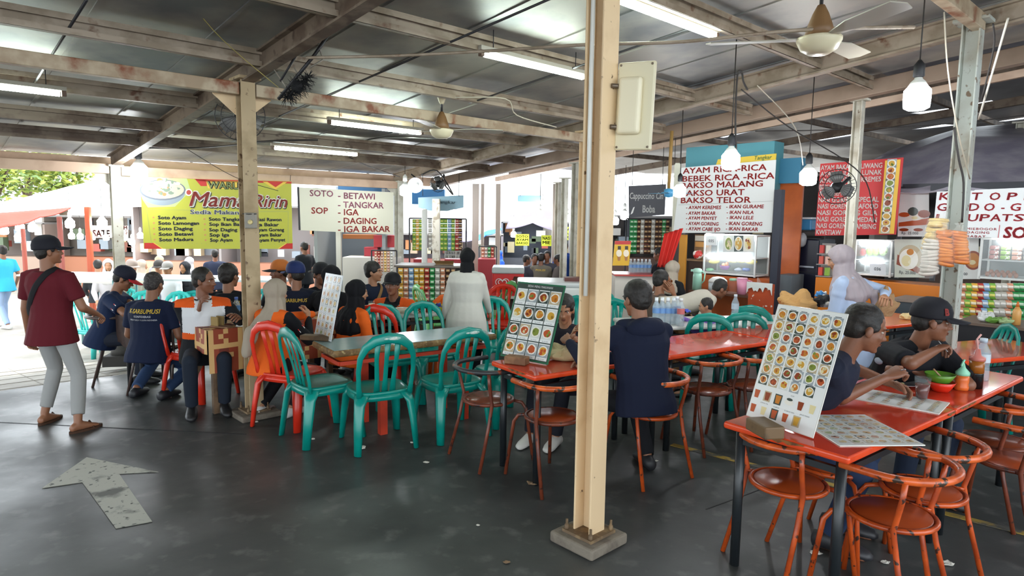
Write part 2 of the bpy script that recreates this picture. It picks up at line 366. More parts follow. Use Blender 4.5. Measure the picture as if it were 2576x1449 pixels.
# ------------------------------------------------------------------ ceiling fans (blades at rest)
def ceiling_fan(label, px, py, y, drop, br, rot, col=IVORY):
    p = at(px, py, y); t = thing('ceiling_fan', label, 'fan', p, rot, 'ceiling fans')
    s = br/.125
    b = MB(); b.lathe([(0, -.055*s), (.06*s, -.055*s), (.075*s, -.045*s), (.1*s, -.03*s), (.125*s, .02*s), (.125*s, .035*s), (.08*s, .045*s), (0, .045*s)], 24); obj('motor_bowl', b, col, t)
    b = MB(); b.lathe([(.085*s, .045*s), (.07*s, .1*s), (.045*s, .17*s), (.02*s, .22*s), (0, .22*s)], 18); obj('motor_cover', b, BROWNP, t)
    b = MB(); b.tube([(0, 0, .2*s), (0, 0, drop)], .012, 8); obj('down_rod', b, DARKM, t)
    b = MB(); b.lathe([(.018*s, drop-.14*s), (.03*s, drop-.12*s), (.07*s, drop-.01), (.065*s, drop), (0, drop)], 18); obj('canopy', b, col, t)
    b = MB(); b.box((.03*s, -.043*s, drop-.07*s), (.03*s, .012, .03*s)); obj('label_sticker', b, M_('b5402c'), t)
    for k in range(3):
        a = 2*PI*k/3; X = RZ(a); b = MB()
        b.add([(.1*s, -.03, .03), (.3, -.075, .045), (.62, -.075, .05), (.65, 0, .04), (.62, .06, .03), (.3, .05, .025), (.1*s, .03, .03)]+[(.1*s, -.03, .036), (.3, -.075, .051), (.62, -.075, .056), (.65, 0, .046), (.62, .06, .036), (.3, .05, .031), (.1*s, .03, .036)],
              [tuple(range(7))[::-1], tuple(range(7, 14))]+[(i, (i+1) % 7, 7+(i+1) % 7, 7+i) for i in range(7)], 0, X)
        obj('blade', b, mat('fan_blade', 'a59f8e', .4), t)
ceiling_fan('ivory ceiling fan hanging in the middle of the hall beside two battens', 1111, 335, 6.75, .42, .12, .3)
ceiling_fan('larger ivory ceiling fan hanging at the top edge near the stalls', 2060, 112, 4.05, .48, .128, .75)
def wall_fan(label, px, py, y, r, yaw, col, tilt=0, arm=(0, .25, .1)):
    p = at(px, py, y); t = thing('wall_fan', label, 'fan', p, yaw)
    b = MB(); b.lathe([(0, -.09), (.05, -.08), (.06, 0), (.05, .03), (0, .04)], 14, 0, Matrix.Rotation(PI/2, 4, 'X')); obj('motor', b, BLACK, t)
    b = MB(); n = 28
    for k in range(n):
        a = 2*PI*k/n; d = Vector((math.cos(a), 0, math.sin(a)))
        b.tube([d*.05+Vector((0, -.09, 0)), d*r*.7+Vector((0, -.085, 0)), d*r+Vector((0, -.03, 0)), d*r*.7+Vector((0, .02, 0))], .0018, 4)
    for rr, yy in ((r, -.03), (r*.7, -.085)): b.tube([(rr*math.cos(2*PI*i/24), yy, rr*math.sin(2*PI*i/24)) for i in range(24)], .004, 5, closed=True)
    obj('cage', b, col, t)
    for k in range(3):
        b = MB(); a = 2*PI*k/3+.4; X = Matrix.Rotation(a, 4, 'Y')
        b.loft([((.04, -.04, 0), (0, .004, 0), (0, .01, .03)), ((r*.5, -.045, 0), (0, .004, .004), (0, .02, .07)), ((r*.88, -.04, 0), (0, .003, 0), (0, .012, .05))], 10, 0, X); obj('blade', b, mat('blade_grey', '6b6a68', .4), t)
    b = MB(); b.tube([(0, .05, 0), (0, .12, -.02), tuple(arm)], .018, 8); obj('arm', b, DARKM, t)
wall_fan('dark fan mounted behind the rusty post with the tie beams', 606, 294, 6.2, .22, .2, DARKM, arm=(0, .3, .12))
wall_fan('black wall fan hanging in front of the red menu sign', 2106, 470, 6.6, .17, -.4, BLACK, arm=(.12, .12, .1))
wall_fan('small black fan beside the grey horn loudspeaker', 1104, 462, 10.2, .13, -.3, BLACK, arm=(0, .2, .15))
# ------------------------------------------------------------------ flat panel antenna on the pillar
t = thing('panel_antenna', 'cream flat panel box bolted to the side of the big pillar', 'antenna panel', at(1598, 268, 3.35), 0)
X = Matrix.Rotation(-.5, 4, 'Z') @ Matrix.Rotation(.03, 4, 'Y')
b = MB(); b.box((0, 0, 0), (.19, .03, .43), 0, X); obj('panel', b, IVORY, t, .008)
b = MB(); b.loft([((0, -.016, 0), (.085, 0, .085*0), (0, 0, .16)), ((0, -.05, 0), (.07, 0, 0), (0, 0, .145)), ((0, -.052, 0), (.06, 0, 0), (0, 0, .135))], 28, 0, X); 
b2 = MB(); b2.box((-.02, -.03, 0), (.12, .045, .28), 0, X); obj('cover', b2, mat('ivory_cover', 'e3d8b8', .35), t, .02, seg=4)
b = MB()
for x in (-.08, .08):
    for z in (-.2, .2): b.ell((x, -.017, z), .006, 0, X, 8, 5)
obj('screw', b, BOLT, t)
for z in (.1, -.1): b = MB(); b.tube([(-.12, 0, z), (-.06, .02, z)], .012, 8); obj('bracket', b, BOLT, t)
# ------------------------------------------------------------------ grey horn loudspeaker
t = thing('horn_loudspeaker', 'round grey horn loudspeaker fixed near the far post', 'loudspeaker', at(1048, 465, 10.9), 0)
X = Matrix.Rotation(PI/2+.1, 4, 'X')
b = MB(); b.lathe([(.02, -.05), (.05, -.02), (.11, .1), (.125, .13), (.12, .13), (.1, .1), (.04, -.01), (0, -.02)], 22, 0, X); obj('horn', b, M_('b9bab8', .4), t)
b = MB(); b.lathe([(.05, -.16), (.055, -.05), (.02, -.04)], 14, 0, X); obj('driver', b, DARKM, t)
b = MB(); b.ell((0, -.04, 0), (.03, .05, .03)); obj('horn_tip', b, WHITEP, t)
# ------------------------------------------------------------------ black duster tied under the rafter
t = thing('black_duster', 'black bristly duster on a pole tied under the roof beside the rusty post', 'duster', at(752, 215, 5.2))
def lo(px, py, y=5.2): return at(px, py, y)-t.location
b = MB(); b.tube([lo(835, 75), lo(790, 140), lo(700, 250)], .014, 8); b.tube([lo(775, 90), lo(705, 205)], .009, 6); obj('pole', b, DARKM, t)
b = MB(); c = lo(748, 218); ax = (lo(800, 170)-lo(715, 250)).normalized()
for k in range(260):
    s_ = random.uniform(-.13, .13); d = Vector((random.gauss(0, 1), random.gauss(0, 1), random.gauss(0, 1))).normalized(); q = c+ax*s_; w_ = .085*(1-abs(s_)*3.5)+.02
    b.tube([q, q+d*w_+Vector((0, 0, -.015))], [.004, .001], 4)
b.ell(c, (.05, .05, .05)); obj('bristles', b, mat('bristle_black', '121214', .9), t, kind='stuff')
b = MB()
for a_, c_ in (((790, 70), (812, 150)), ((812, 150), (780, 170)), ((740, 170), (770, 230)), ((690, 175), (730, 235))): b.tube([lo(*a_), lo(*c_)], .006, 6)
obj('hook', b, M_('8c8478', .4), t)
# ------------------------------------------------------------------ cables, sag rods, ropes
def cable(label, pts, r=.006, m=CABLE, name='cable'):
    P_ = [at(*p) if len(p) == 3 else Vector(p[0]) for p in pts]; sm = []
    for i in range(len(P_)-1):
        p0 = P_[max(0, i-1)]; p1 = P_[i]; p2_ = P_[i+1]; p3 = P_[min(len(P_)-1, i+2)]
        for k in range(5):
            s_ = k/5; sm.append(.5*((2*p1)+(p2_-p0)*s_+(2*p0-5*p1+4*p2_-p3)*s_**2+(3*p1-p0-3*p2_+p3)*s_**3))
    sm.append(P_[-1]); b = MB(); b.tube(sm, r, 6); return tag(obj(name, b, m), label, 'cable')
def rod(label, a, c, dz=-.02):
    b = MB(); b.tube([onroof(*a, dz), onroof(*c, dz)], .009, 6); tag(obj('tie_rod', b, DARKM), label, 'rod', 'thin steel rods between the purlins')
rod('thin dark rod crossing the purlins above the rusty beam', (218, 0), (70, 235)); rod('thin dark rod crossing the purlins toward the small ceiling fan', (1400, -10), (640, 320), -.06)
rod('thin dark rod crossing behind the big pillar', (1740, 70), (1180, 260), -.05)
cable('long grey conduit sagging across the hall past the big pillar', [(770, 145, 5), (1000, 140, 5), (1250, 127, 4.8), (1480, 112, 4.4), (1720, 105, 4.2), (2010, 76, 4.0), (2300, 68, 4.2)], .011, STEEL, 'conduit')
cable('pale cable looping along the purlin to the small ceiling fan', [(880, 215, 6.6), (1000, 205, 6.6), (1085, 235, 6.6), (1130, 245, 6.6), (1270, 248, 6.6), (1300, 290, 6.8), (1400, 320, 7)], .007, CABLEL)
cable('yellow string hanging from the roof to the rusty post', [(470, -5, 4.6), (560, 100, 4.9), (700, 220, 5.4)], .003, M_('b9a860'), 'string')
cable('dark cable running under the eave above the banner', [(350, 372, 8.2), (500, 372, 8.2), (590, 365, 7.6), (680, 355, 7), (800, 352, 7)], .01)
cable('thin wire slanting across the yellow banner', [(470, 375, 8), (590, 445, 8.5), (700, 480, 8.8)], .004)
cable('black lamp cord looped over the stall side rafter', [(1852, 380, 5.6), (1850, 300, 5.6), (1855, 190, 5.4), (1866, 183, 5.4), (1870, 205, 5.4), (1880, 225, 5.5)], .008)
cable('dark wire slanting from the rafter toward the red sign', [(1865, 225, 5.5), (1985, 320, 6), (2120, 400, 6.4), (2180, 460, 6.5), (2200, 560, 6.6)], .006)
cable('pale wire slanting down to the bulb by the red sign', [(1905, 215, 5.6), (2000, 320, 6.2), (2020, 415, 7)], .005, CABLEL)
cable('white flex hanging down along the bluish grey post', [(2375, 30, 4.4), (2385, 180, 4.5), (2410, 330, 4.7), (2440, 450, 4.9)], .005, CABLEL)
cable('white rope slanting from the corner to the bluish grey post', [(2536, 45, 4.2), (2500, 170, 4.4), (2462, 300, 4.8)], .007, mat('rope_white', 'd6cfc0', .8), 'rope')
cable('black cord wrapped down the bluish grey post', [(2400, 320, 4.9), (2412, 400, 4.9), (2424, 460, 4.9), (2420, 560, 4.9)], .008)
cable('thin wire between the two stall roofs', [(1900, 330, 8), (2150, 325, 8), (2400, 310, 8), (2576, 290, 8)], .006)
cable('black cord hanging at the corner of the hall', [(2498, 60, 4.3), (2500, 120, 4.4), (2470, 250, 4.6)], .006)
cable('drooping cable bundle beside the grey horn loudspeaker', [(1060, 440, 10.4), (1100, 430, 10.3), (1140, 490, 10.2), (1110, 455, 10.3)], .012)
cable('dark wire from the small ceiling fan to the far post', [(1120, 350, 7), (930, 350, 9), (880, 395, 9.8), (1005, 445, 11)], .008)
b = MB(); b.lathe([(.03, -.045), (.045, -.04), (.045, .04), (.03, .05), (0, .05)], 14)
t2 = bpy.data.objects['horn_loudspeaker']; b = MB(); b.tube([(-.02, .14, .0), (-.05, .3, .12), (-.16, .5, .2)], .014, 6); obj('mounting_arm', b, DARKM, t2)
# ------------------------------------------------------------------ furniture
def plastic(key, col, col2): return mat(key, col, .28, 0, col2, 5, .45, .7)
TEAL = plastic('teal_plastic', '058a7d', '037b6f'); TEALB = plastic('teal_plastic_bright', '35c4bd', '27b1ab'); REDP = plastic('red_plastic', 'd8341f', 'c22a18')
ORAP = plastic('orange_plastic', 'ea6a1c', 'db5a14'); GREENP = plastic('green_plastic', '6fc06f', '5fae62')
SCUFF = mat('scuffed_plastic', 'c9d3c9', .6, 0, '8fbcb2', 60, .45, .6)
def ribbon(mb, pts, side, w, t, n=10, m=0):              # flattened band along pts; side = local thickness direction
    secs = []
    for i, p in enumerate(pts):
        a = Vector(pts[max(0, i-1)]); c = Vector(pts[min(len(pts)-1, i+1)]); d = (c-a).normalized(); nn = Vector(side); nn = (nn-d*nn.dot(d)).normalized(); wd = d.cross(nn)
        ww = w[i] if isinstance(w, (list, tuple)) else w
        secs.append((p, wd*(ww/2), nn*(t/2)))
    mb.loft(secs, n, m)
def plastic_chair(label, col, loc, yaw, group, scuff=False, arms=False):
    t = thing('plastic_chair', label, 'chair', loc, yaw, group)
    b = MB(); pl = []
    for k in range(28):
        a = 2*PI*k/28; c_, s_ = math.cos(a), math.sin(a); e = .55
        pl.append((.205*math.copysign(abs(c_)**e, c_)*(1+.05*(s_ > 0)), .2*math.copysign(abs(s_)**e, s_)))
    rings = [(1.0, .425), (1.04, .44), (1.0, .452), (.86, .446), (.5, .438), (.05, .437)]
    vs = [(p[0]*k, p[1]*k, z) for k, z in rings for p in pl]; n = 28
    b.add(vs, [(i*n+j, i*n+(j+1) % n, (i+1)*n+(j+1) % n, (i+1)*n+j) for i in range(5) for j in range(n)]+[tuple(range(5*n, 6*n))], 0, None, True)
    vs = [(p[0]*k, p[1]*k, z) for k, z in ((1.0, .425), (1.03, .385), (.97, .385), (.94, .425)) for p in pl]
    b.add(vs, [(i*n+j, ((i+1) % 4)*n+j, ((i+1) % 4)*n+(j+1) % n, i*n+(j+1) % n) for i in range(4) for j in range(n)], 0, None, True)
    obj('seat', b, col, t)
    for sx in (-1, 1):
        for sy in (-1, 1):
            b = MB(); q = [(sx*.165, sy*.155, .43), (sx*.195, sy*.19, .36), (sx*.212, sy*.215, .2), (sx*.225, sy*.24, .004)]
            b.loft([(c, Vector((sx*r1, sy*r1*-.3, 0)), Vector((-sx*.2*r2, sy*r2, 0))) for c, r1, r2 in zip(q, (.05, .036, .03, .024), (.05, .036, .03, .026))], 10); obj('leg', b, col, t)
    def back(z): return -.185-.1*((z-.44)/.44)**1.2 if z > .44 else -.185
    path = [(-.19, -.185, .42), (-.2, back(.5), .5), (-.207, back(.62), .62), (-.2, back(.72), .72), (-.165, back(.8), .8), (-.1, back(.85), .85), (0, back(.87), .87)]
    path += [(-x, y, z) for x, y, z in path[-2::-1]]
    b = MB(); ribbon(b, path, (0, -1, .15), [.05, .036, .036, .044, .062, .075, .08, .075, .062, .044, .036, .036, .05], .024); obj('back_frame', b, col, t)
    for x0, x1 in ((-.075, -.06), (0, 0), (.075, .06)):
        b = MB(); ribbon(b, [(x1, -.17, .44), (x1*1.05, back(.55)+.012, .55), (x0, back(.7)+.01, .7), (x0, back(.84), .85)], (0, -1, .15), [.05, .036, .034, .05], .014); obj('back_slat', b, col, t)
    if scuff:
        b = MB(); b.ell((0.02, back(.855)-.006, .862), (.075, .012, .017), 0, None, 14, 8); obj('scuff_patch', b, SCUFF, t, label='pale scuffed patch on the top rail')
    return t
OR_T = mat('chair_orange', 'c2501c', .3, 0, '9c3c17', 9, .42, .62, col3='3a2620', sc3=26, lo3=.62, hi3=.66)
OR_S = mat('chair_seat_orange', 'a2441c', .3, 0, '8a3715', 4, .4, .7)
OR_D = mat('chair_brown', '7a3a24', .35, 0, '5e2c1e', 9, .42, .62, col3='2c2020', sc3=22, lo3=.6, hi3=.65)
OR_DS = mat('chair_seat_brown', '7d3a20', .25, 0, '6a2f1b', 4, .4, .7)
RAIL = mat('chair_rail_worn', 'd8622a', .3, 0, 'b04a20', 12, .45, .6, col3='3d2c22', sc3=20, lo3=.58, hi3=.62)
RAILB = mat('chair_rail_black', '2e3032', .4, 0, '8a3f22', 14, .58, .64)
def steel_chair(label, loc, yaw, group, tm=OR_T, sm=OR_S, rm=RAIL):
    t = thing('steel_chair', label, 'chair', loc, yaw, group)
    b = MB(); b.lathe([(0, .438), (.165, .438), (.168, .45), (.16, .458), (.0, .462)], 28); obj('seat', b, sm, t)
    b = MB(); b.tube([(.178*math.cos(2*PI*k/28), .178*math.sin(2*PI*k/28), .446) for k in range(28)], .013, 8, closed=True); obj('seat_ring', b, tm, t)
    for s in (-1, 1):
        b = MB(); b.tube([(s*.1, .145, .44), (s*.135, .2, .425), (s*.155, .225, .38), (s*.19, .27, .0)], .0125, 8); obj('leg', b, tm, t)
        b = MB(); b.tube([(s*.225, -.2, 0), (s*.205, -.12, .3), (s*.2, -.09, .46), (s*.215, -.12, .6), (s*.222, -.13, .685)], .0125, 8); obj('leg', b, tm, t)
        b = MB(); b.tube([(s*.165, -.06, .446), (s*.2, -.095, .446)], .01, 6); obj('bracket', b, tm, t)
    b = MB(); pts = [(.235, .13, .692)]+[(.235*math.cos(a), -.02+.235*math.sin(a)*.95, .692) for a in [-(PI)*k/14 for k in range(0, 15)]]+[(-.235, .13, .692)]
    b.tube(pts, .018, 10); obj('back_rail', b, rm, t)
    return t
REDTOP = mat('table_red', 'c8402a', .07, 0, 'b33323', 2.2, .4, .65, col3='d96a45', sc3=5, lo3=.6, hi3=.8, r2=.13)
REDEDGE = mat('table_edge_red', 'dc4a22', .25, 0, 'c23a1a', 6, .45, .7, col3='7a4a2a', sc3=16, lo3=.66, hi3=.7)
CHIP = mat('chipped_wood', '8a5626', .8, 0, '5e3a1c', 30, .45, .6); TLEG = mat('table_leg_black', '1d2124', .35)
FORM = mat('formica_blue_grey', '8ba2a3', .22, 0, '7d9496', 3, .4, .7); FEDGE = mat('table_edge_wood', '8a6a40', .6, 0, '6e5230', 18, .45, .55, col3='b39a68', sc3=30, lo3=.6, hi3=.7)
REDWOOD = mat('red_wood', 'c43d22', .45, 0, 'a8331d', 5, .45, .65); RAWWOOD = mat('raw_wood', '6e553d', .7, 0, '57412e', 12, .45, .6)
def table(label, A, ang, L, Wd, top=REDTOP, edge=REDEDGE, leg=TLEG, h=.75, th=.035, lr=.024, group=None, square=False, name='dining_table', chips=(), inset=.07):
    """A = corner nearest the camera, long side runs at ang degrees from straight ahead"""
    t = thing(name, label, 'table', (A.x, A.y, 0), face(ang)+PI/2, group)   # local +x = long side, +y = away
    b = MB(); b.box((L/2, Wd/2, h-th/2), (L, Wd, th)); obj('table_edge', b, edge, t, th*.35, seg=3)
    b = MB(); b.box((L/2, Wd/2, h-.0005), (L-th*.5, Wd-th*.5, .003)); obj('tabletop', b, top, t)
    for x in (inset, L-max(.07, inset-.12)):
        for y in (.06, Wd-.06):
            b = MB()
            if square: b.box((x, y, (h-th)/2), (lr*2, lr*2, h-th))
            else: b.tube([(x, y, 0), (x, y, h-th)], lr, 12)
            obj('leg', b, leg, t)
    b = MB()
    for y in (.06, Wd-.06): b.box((L/2, y, h-th-.06), (L-.14, .025, .03))
    for x in (.07, L-.07): b.box((x, Wd/2, h-th-.06), (.025, Wd-.12, .03))
    obj('frame', b, leg, t)
    for x0, y0, x1, y1 in chips:
        b = MB(); n = 9; vs = []
        for k in range(n+1):
            f_ = k/n; r = random.uniform(.2, 1)*math.sin(PI*f_)
            vs.append((x0+(x1-x0)*f_+.004*(x0 < .01)*-1, y0+(y1-y0)*f_-.004*(y0 < .01), h-th*.25-th*.5*r))
        for k in range(n, -1, -1):
            f_ = k/n; vs.append((x0+(x1-x0)*f_-.003*(x0 < .01), y0+(y1-y0)*f_-.003*(y0 < .01), h-th*.1))
        b.add(vs, [tuple(range(len(vs)))]); obj('chipped_edge', b, CHIP, t, label='bare chipped patch in the painted edge')
    return t
T1A = fl(2136, 1152, .75)
def dirv(ang): return Vector((math.sin(math.radians(ang)), math.cos(math.radians(ang)), 0))
table('red topped table closest to the camera with the tall menu board on it', T1A, 52, 1.22, .62, group='red dining tables', chips=[(0, .2, 0, .42), (.5, 0, .56, 0), (1.1, 0, 1.2, 0)])
T2A = T1A+dirv(52)*1.235; T2A.z = 0
table('red table continuing the near row, with two men eating behind it', T2A, 51, 1.25, .62, group='red dining tables', chips=[(.05, 0, .3, 0)])
T3A = fl(1345, 947, .75); table('red table behind the big pillar with the green rimmed menu', T3A, 56, 1.2, .52, group='red dining tables', chips=[(0, .1, 0, .3)])
T4A = T3A+dirv(56)*1.22; table('long red table past the man in the navy hoodie', T4A, 57, 1.25, .58, group='red dining tables')
table('red table end beneath the leaning paper bag and grey veil', T4A+dirv(57)*1.28, 57, 1.1, .58, group='red dining tables')
table('red table at the picture edge behind the man in the black cap', fl(2400, 912, .75), 70, 1.4, .6, group='red dining tables')
table('orange table behind the two eating men, under the grey counter', fl(2215, 822, .75), 62, 1.1, .55, top=mat('table_orange', 'd9763a', .25), group='red dining tables')
T5A = fl(838, 884, .73); table('grey formica table with brown edge and red wooden legs', T5A, 55, 1.48, .5, FORM, FEDGE, REDWOOD, .73, .055, .03, square=True, inset=.42)
# legs with tall brace already in; tables with cloths
T6A = fl(522, 832, .75); table('wooden table under a brown chequered cloth by the rusty post', T6A, 45, 1.25, .5, mat('cloth_brown', '8a4a2c', .6), RAWWOOD, RAWWOOD, .745, .03, .024, square=True)
def weave_cloth():
    """brown and cream woven-block tablecloth hanging over the table end and front"""
    b = MB(); L, Wd, h = 1.25, .5, .752; cell = .042
    def col(i, j):
        a, c = i % 6, j % 6
        if a == 0 or c == 3: return 1
        if (a, c) in ((2, 1), (3, 0), (4, 5), (3, 2)): return 1
        if (a in (2, 3) and c in (5, 4)): return 2
        return 0
    nx, nz, ny = int(L/cell), 9, int(Wd/cell)
    for i in range(nx):
        for j in range(nz):
            x = i*cell; wob = lambda xx, jj: -.012-.012*math.sin(xx*14)*(jj/nz)
            b.add([(x, wob(x, j), h-j*cell), (x+cell, wob(x+cell, j), h-j*cell), (x+cell, wob(x+cell, j+1), h-(j+1)*cell), (x, wob(x, j+1), h-(j+1)*cell)][::-1], [(0, 1, 2, 3)], col(i, j))
        for j in range(ny): b.rect(i*cell, j*cell-.012*(j == 0), (i+1)*cell, (j+1)*cell, col(i+2, j+1), None, h)
    for i in range(ny):
        for j in range(5):
            y = i*cell; wob = lambda yy, jj: -.012-.01*math.sin(yy*22)*(jj/5)
            b.add([(wob(y, j), y, h-j*cell), (wob(y+cell, j), y+cell, h-j*cell), (wob(y+cell, j+1), y+cell, h-(j+1)*cell), (wob(y, j+1), y, h-(j+1)*cell)], [(0, 1, 2, 3)], col(i, j))
    return b
o = obj('tablecloth', weave_cloth(), [mat('cloth_rust', '8f3a1d', .6), mat('cloth_cream', 'cfa468', .6), mat('cloth_wine', '6e2a1a', .6)], None, 0, 'brown and cream woven pattern cloth hanging over the table by the rusty post', 'tablecloth', loc=(T6A.x, T6A.y, 0), rot=face(45)+PI/2)
sm = o.modifiers.new('s', 'SOLIDIFY'); sm.thickness = .004
T7A = fl(338, 803, .73); table('small table with a dark hanging cloth between two men in navy', T7A, 40, .55, .45, mat('cloth_dark', '4d3a34', .6), mat('cloth_dark', '4d3a34', .6), DARKM, .73, .03, .02)
b = MB()
for a_, c_ in (((-.01, -.01), (.26, -.01)), ((-.01, -.01), (-.01, .45))):
    n = 10
    for k in range(n):
        f0, f1 = k/n, (k+1)/n; P0 = Vector((a_[0]+(c_[0]-a_[0])*f0, a_[1]+(c_[1]-a_[1])*f0, 0)); P1_ = Vector((a_[0]+(c_[0]-a_[0])*f1, a_[1]+(c_[1]-a_[1])*f1, 0))
        b.add([P0+Z*.735, P1_+Z*.735, P1_+Z*(.44+.02*math.sin(k)), P0+Z*(.44+.02*math.sin(k-1))], [(0, 1, 2, 3), (3, 2, 1, 0)])
obj('tablecloth', b, mat('cloth_brown_dark', '574039', .6, 0, '46322d', 14), None, 0, 'dark brown cloth hanging from the small table of the men in navy', 'tablecloth', loc=(T7A.x, T7A.y, 0), rot=face(40)+PI/2)
t = thing('parasol_stand', 'heavy dark block stand with a short tube under the small table', 'parasol stand', fl(312, 915), .2)
b = MB(); b.box((0, 0, .06), (.34, .34, .12)); obj('block', b, mat('base_dark', '35322f', .8), t, .01)
b = MB(); b.lathe([(.13, .12), (.12, .2), (.06, .24), (.06, .5), (0, .5)], 16); obj('tube', b, mat('base_tube', '3f3c38', .7), t)
# --- chairs
CH = 'teal plastic chairs round the formica table'
plastic_chair('teal plastic chair turned sideways, at the end of the formica table', TEAL, Vector((-1.49, 5.06, 0)), face(48), CH)
plastic_chair('teal chair with a scuffed top rail, second from the table end, facing the formica table', TEAL, Vector((-1.02, 4.93, 0)), face(-28), CH, True)
plastic_chair('teal chair with a scuffed top rail, drawn up to the middle of the formica table', TEAL, Vector((-.48, 5.2, 0)), face(-34), CH, True)
plastic_chair('teal plastic chair half hidden behind the green rimmed menu board', TEAL, Vector((-.06, 5.6, 0)), face(-33), CH)
plastic_chair('teal chair on the far side of the formica table, nearer the table end', TEAL, Vector((-1.12, 6.05, 0)), face(147), CH)
plastic_chair('teal chair on the far side of the formica table, nearer the woman in white', TEAL, Vector((-.76, 6.28, 0)), face(150), CH)
plastic_chair('teal chair between the woman in white and the green rimmed menu', TEAL, Vector((-.13, 6.75, 0)), face(160), CH)
CR = 'red and orange plastic chairs of the seated group'
plastic_chair('red plastic chair under the man with the orange shoulders', REDP, Vector((-2.97, 6.15, 0)), face(110), CR)
plastic_chair('red plastic chair under the woman in the beige veil', REDP, Vector((-1.84, 5.42, 0)), face(20), CR)
plastic_chair('red plastic chair under the woman in the black veil and orange vest', REDP, Vector((-1.28, 6.5, 0)), face(8), CR)
plastic_chair('orange plastic chair beside the woman in white', ORAP, Vector((-.62, 6.95, 0)), face(165), CR)
plastic_chair('small red chair seen behind the woman in white', REDP, Vector((-.15, 8.1, 0)), face(190), CR)
GR = 'pale green plastic chairs at the snack counter'
plastic_chair('pale green plastic chair in front of the strips of sachets', GREENP, Vector((-.95, 8.3, 0)), face(60), GR)
plastic_chair('pale green plastic chair behind the woman in white', GREENP, Vector((-.25, 8.9, 0)), face(-60), GR)
SC = 'orange steel chairs with bent back rails'
steel_chair('dark steel chair with a black back rail facing the red table end', Vector((-.16, 4.62, 0)), face(57), SC, OR_D, OR_DS, RAILB)
steel_chair('orange steel chair pushed under the table beside the big pillar', Vector((.28, 4.22, 0)), face(-34), SC, OR_D, OR_S)
steel_chair('orange steel chair carrying the man in the navy hoodie', Vector((.95, 4.36, 0)), face(-32), SC)
steel_chair('orange steel chair with a glossy seat, at the near end of the closest table', Vector((1.4, 3.17, 0)), face(72), SC)
steel_chair('orange steel chair under the closest table behind the glossy one', Vector((1.72, 3.42, 0)), face(142), SC)
steel_chair('orange steel chair with a chipped bright rail, nearest the camera', Vector((1.72, 2.83, 0)), face(-38), SC)
steel_chair('orange steel chair tucked in just behind the chipped bright rail', Vector((2.03, 3.1, 0)), face(-30), SC)
steel_chair('orange steel chair at the picture edge beside the second table', Vector((2.78, 3.5, 0)), face(-36), SC, OR_D, OR_S)
steel_chair('dark steel chair at the picture edge behind the second table seats', Vector((2.93, 3.85, 0)), face(-36), SC, OR_D, OR_DS)
steel_chair('brown steel chair standing empty past the man in the hoodie', Vector((1.52, 4.98, 0)), face(-33), SC, OR_D, OR_DS)
steel_chair('brown steel chair partly covered by the tall menu board', Vector((1.92, 5.12, 0)), face(-33), SC, OR_D, OR_DS)
steel_chair('brown steel chair under the man in the cap with a red brim', fl(290, 862, .4)*1, face(62), SC, mat('chair_dark', '4a3a34', .4), OR_DS, mat('chair_dark', '4a3a34', .4))
steel_chair('brown steel chair under the man with his back turned in navy', Vector((-3.42, 6.3, 0)), face(8), SC, mat('chair_dark', '4a3a34', .4), OR_DS, mat('chair_dark', '4a3a34', .4))
for o in [o for o in C.objects if o.name.startswith('steel_chair') and o.parent is None]: o.location.z = 0
RT = 'teal plastic chairs by the stall tables'
for lb, x, y, yaw in (('teal chair beside the child in purple', 1790, 6.2, 20), ('teal chair in front of the chipped orange board', 1868, 6.3, 15), ('teal chair just before the chipped orange board, rear one of two', 1895, 6.8, 25),
                      ('teal chair at the picture edge behind the man in the black cap', 2452, 5.6, -80), ('teal chair seen between the hoodie man and the big pillar, upper one', 1546, 7.6, 150), ('teal chair seen between the hoodie man and the big pillar, lower one', 1532, 6.7, 200), ('teal chair behind the woman holding her phone', 1445, 6.9, 190)):
    X_ = at(x, 800, y); plastic_chair(lb, TEAL, Vector((X_.x, X_.y, 0)), face(yaw), RT)
# --- menu boards and blocks
def food(mb, cx, cy, r, k, base=3):
    """one small dish photograph: tinted square, plate, food"""
    random.seed(k*13+5); bgs = (3, 4, 5, 6); mb.rect(cx-r, cy-r, cx+r, cy+r, random.choice(bgs), None, .0012)
    mb.disc((cx, cy), r*.92, r*.84, 2, None, 14, .0016); f1 = random.choice((7, 8, 9, 11, 9, 7, 10)); f2 = random.choice((7, 8, 9, 10, 12, 11))
    mb.add([(cx+r*.82*math.cos(2*PI*i/11)*random.uniform(.72, 1), cy+r*.74*math.sin(2*PI*i/11)*random.uniform(.75, 1), .002) for i in range(11)], [tuple(range(11))], f1)
    for _ in range(3):
        x, y = cx+random.uniform(-.42, .42)*r, cy+random.uniform(-.4, .4)*r; q = r*random.uniform(.16, .34)
        mb.add([(x+q*math.cos(2*PI*i/7)*random.uniform(.7, 1.2), y+q*math.sin(2*PI*i/7)*random.uniform(.7, 1.2), .0024) for i in range(7)], [tuple(range(7))], f2)
def foodmats(fade=0):
    def mx(h): c = [int(h[i:i+2], 16) for i in (0, 2, 4)]; return ''.join('%02x' % int(x+(212-x)*fade) for x in c)
    return [M_(mx(h), .25) for h in ('e4e6e3', '6e7276', 'e8e4d8', '9aa3a6', '3e4a44', 'b9a98a', 'd2d6d0', 'c27a2c', '8c3d1e', 'c99a3a', '7d8a3a', 'b5532a', 'e0d2a0')]
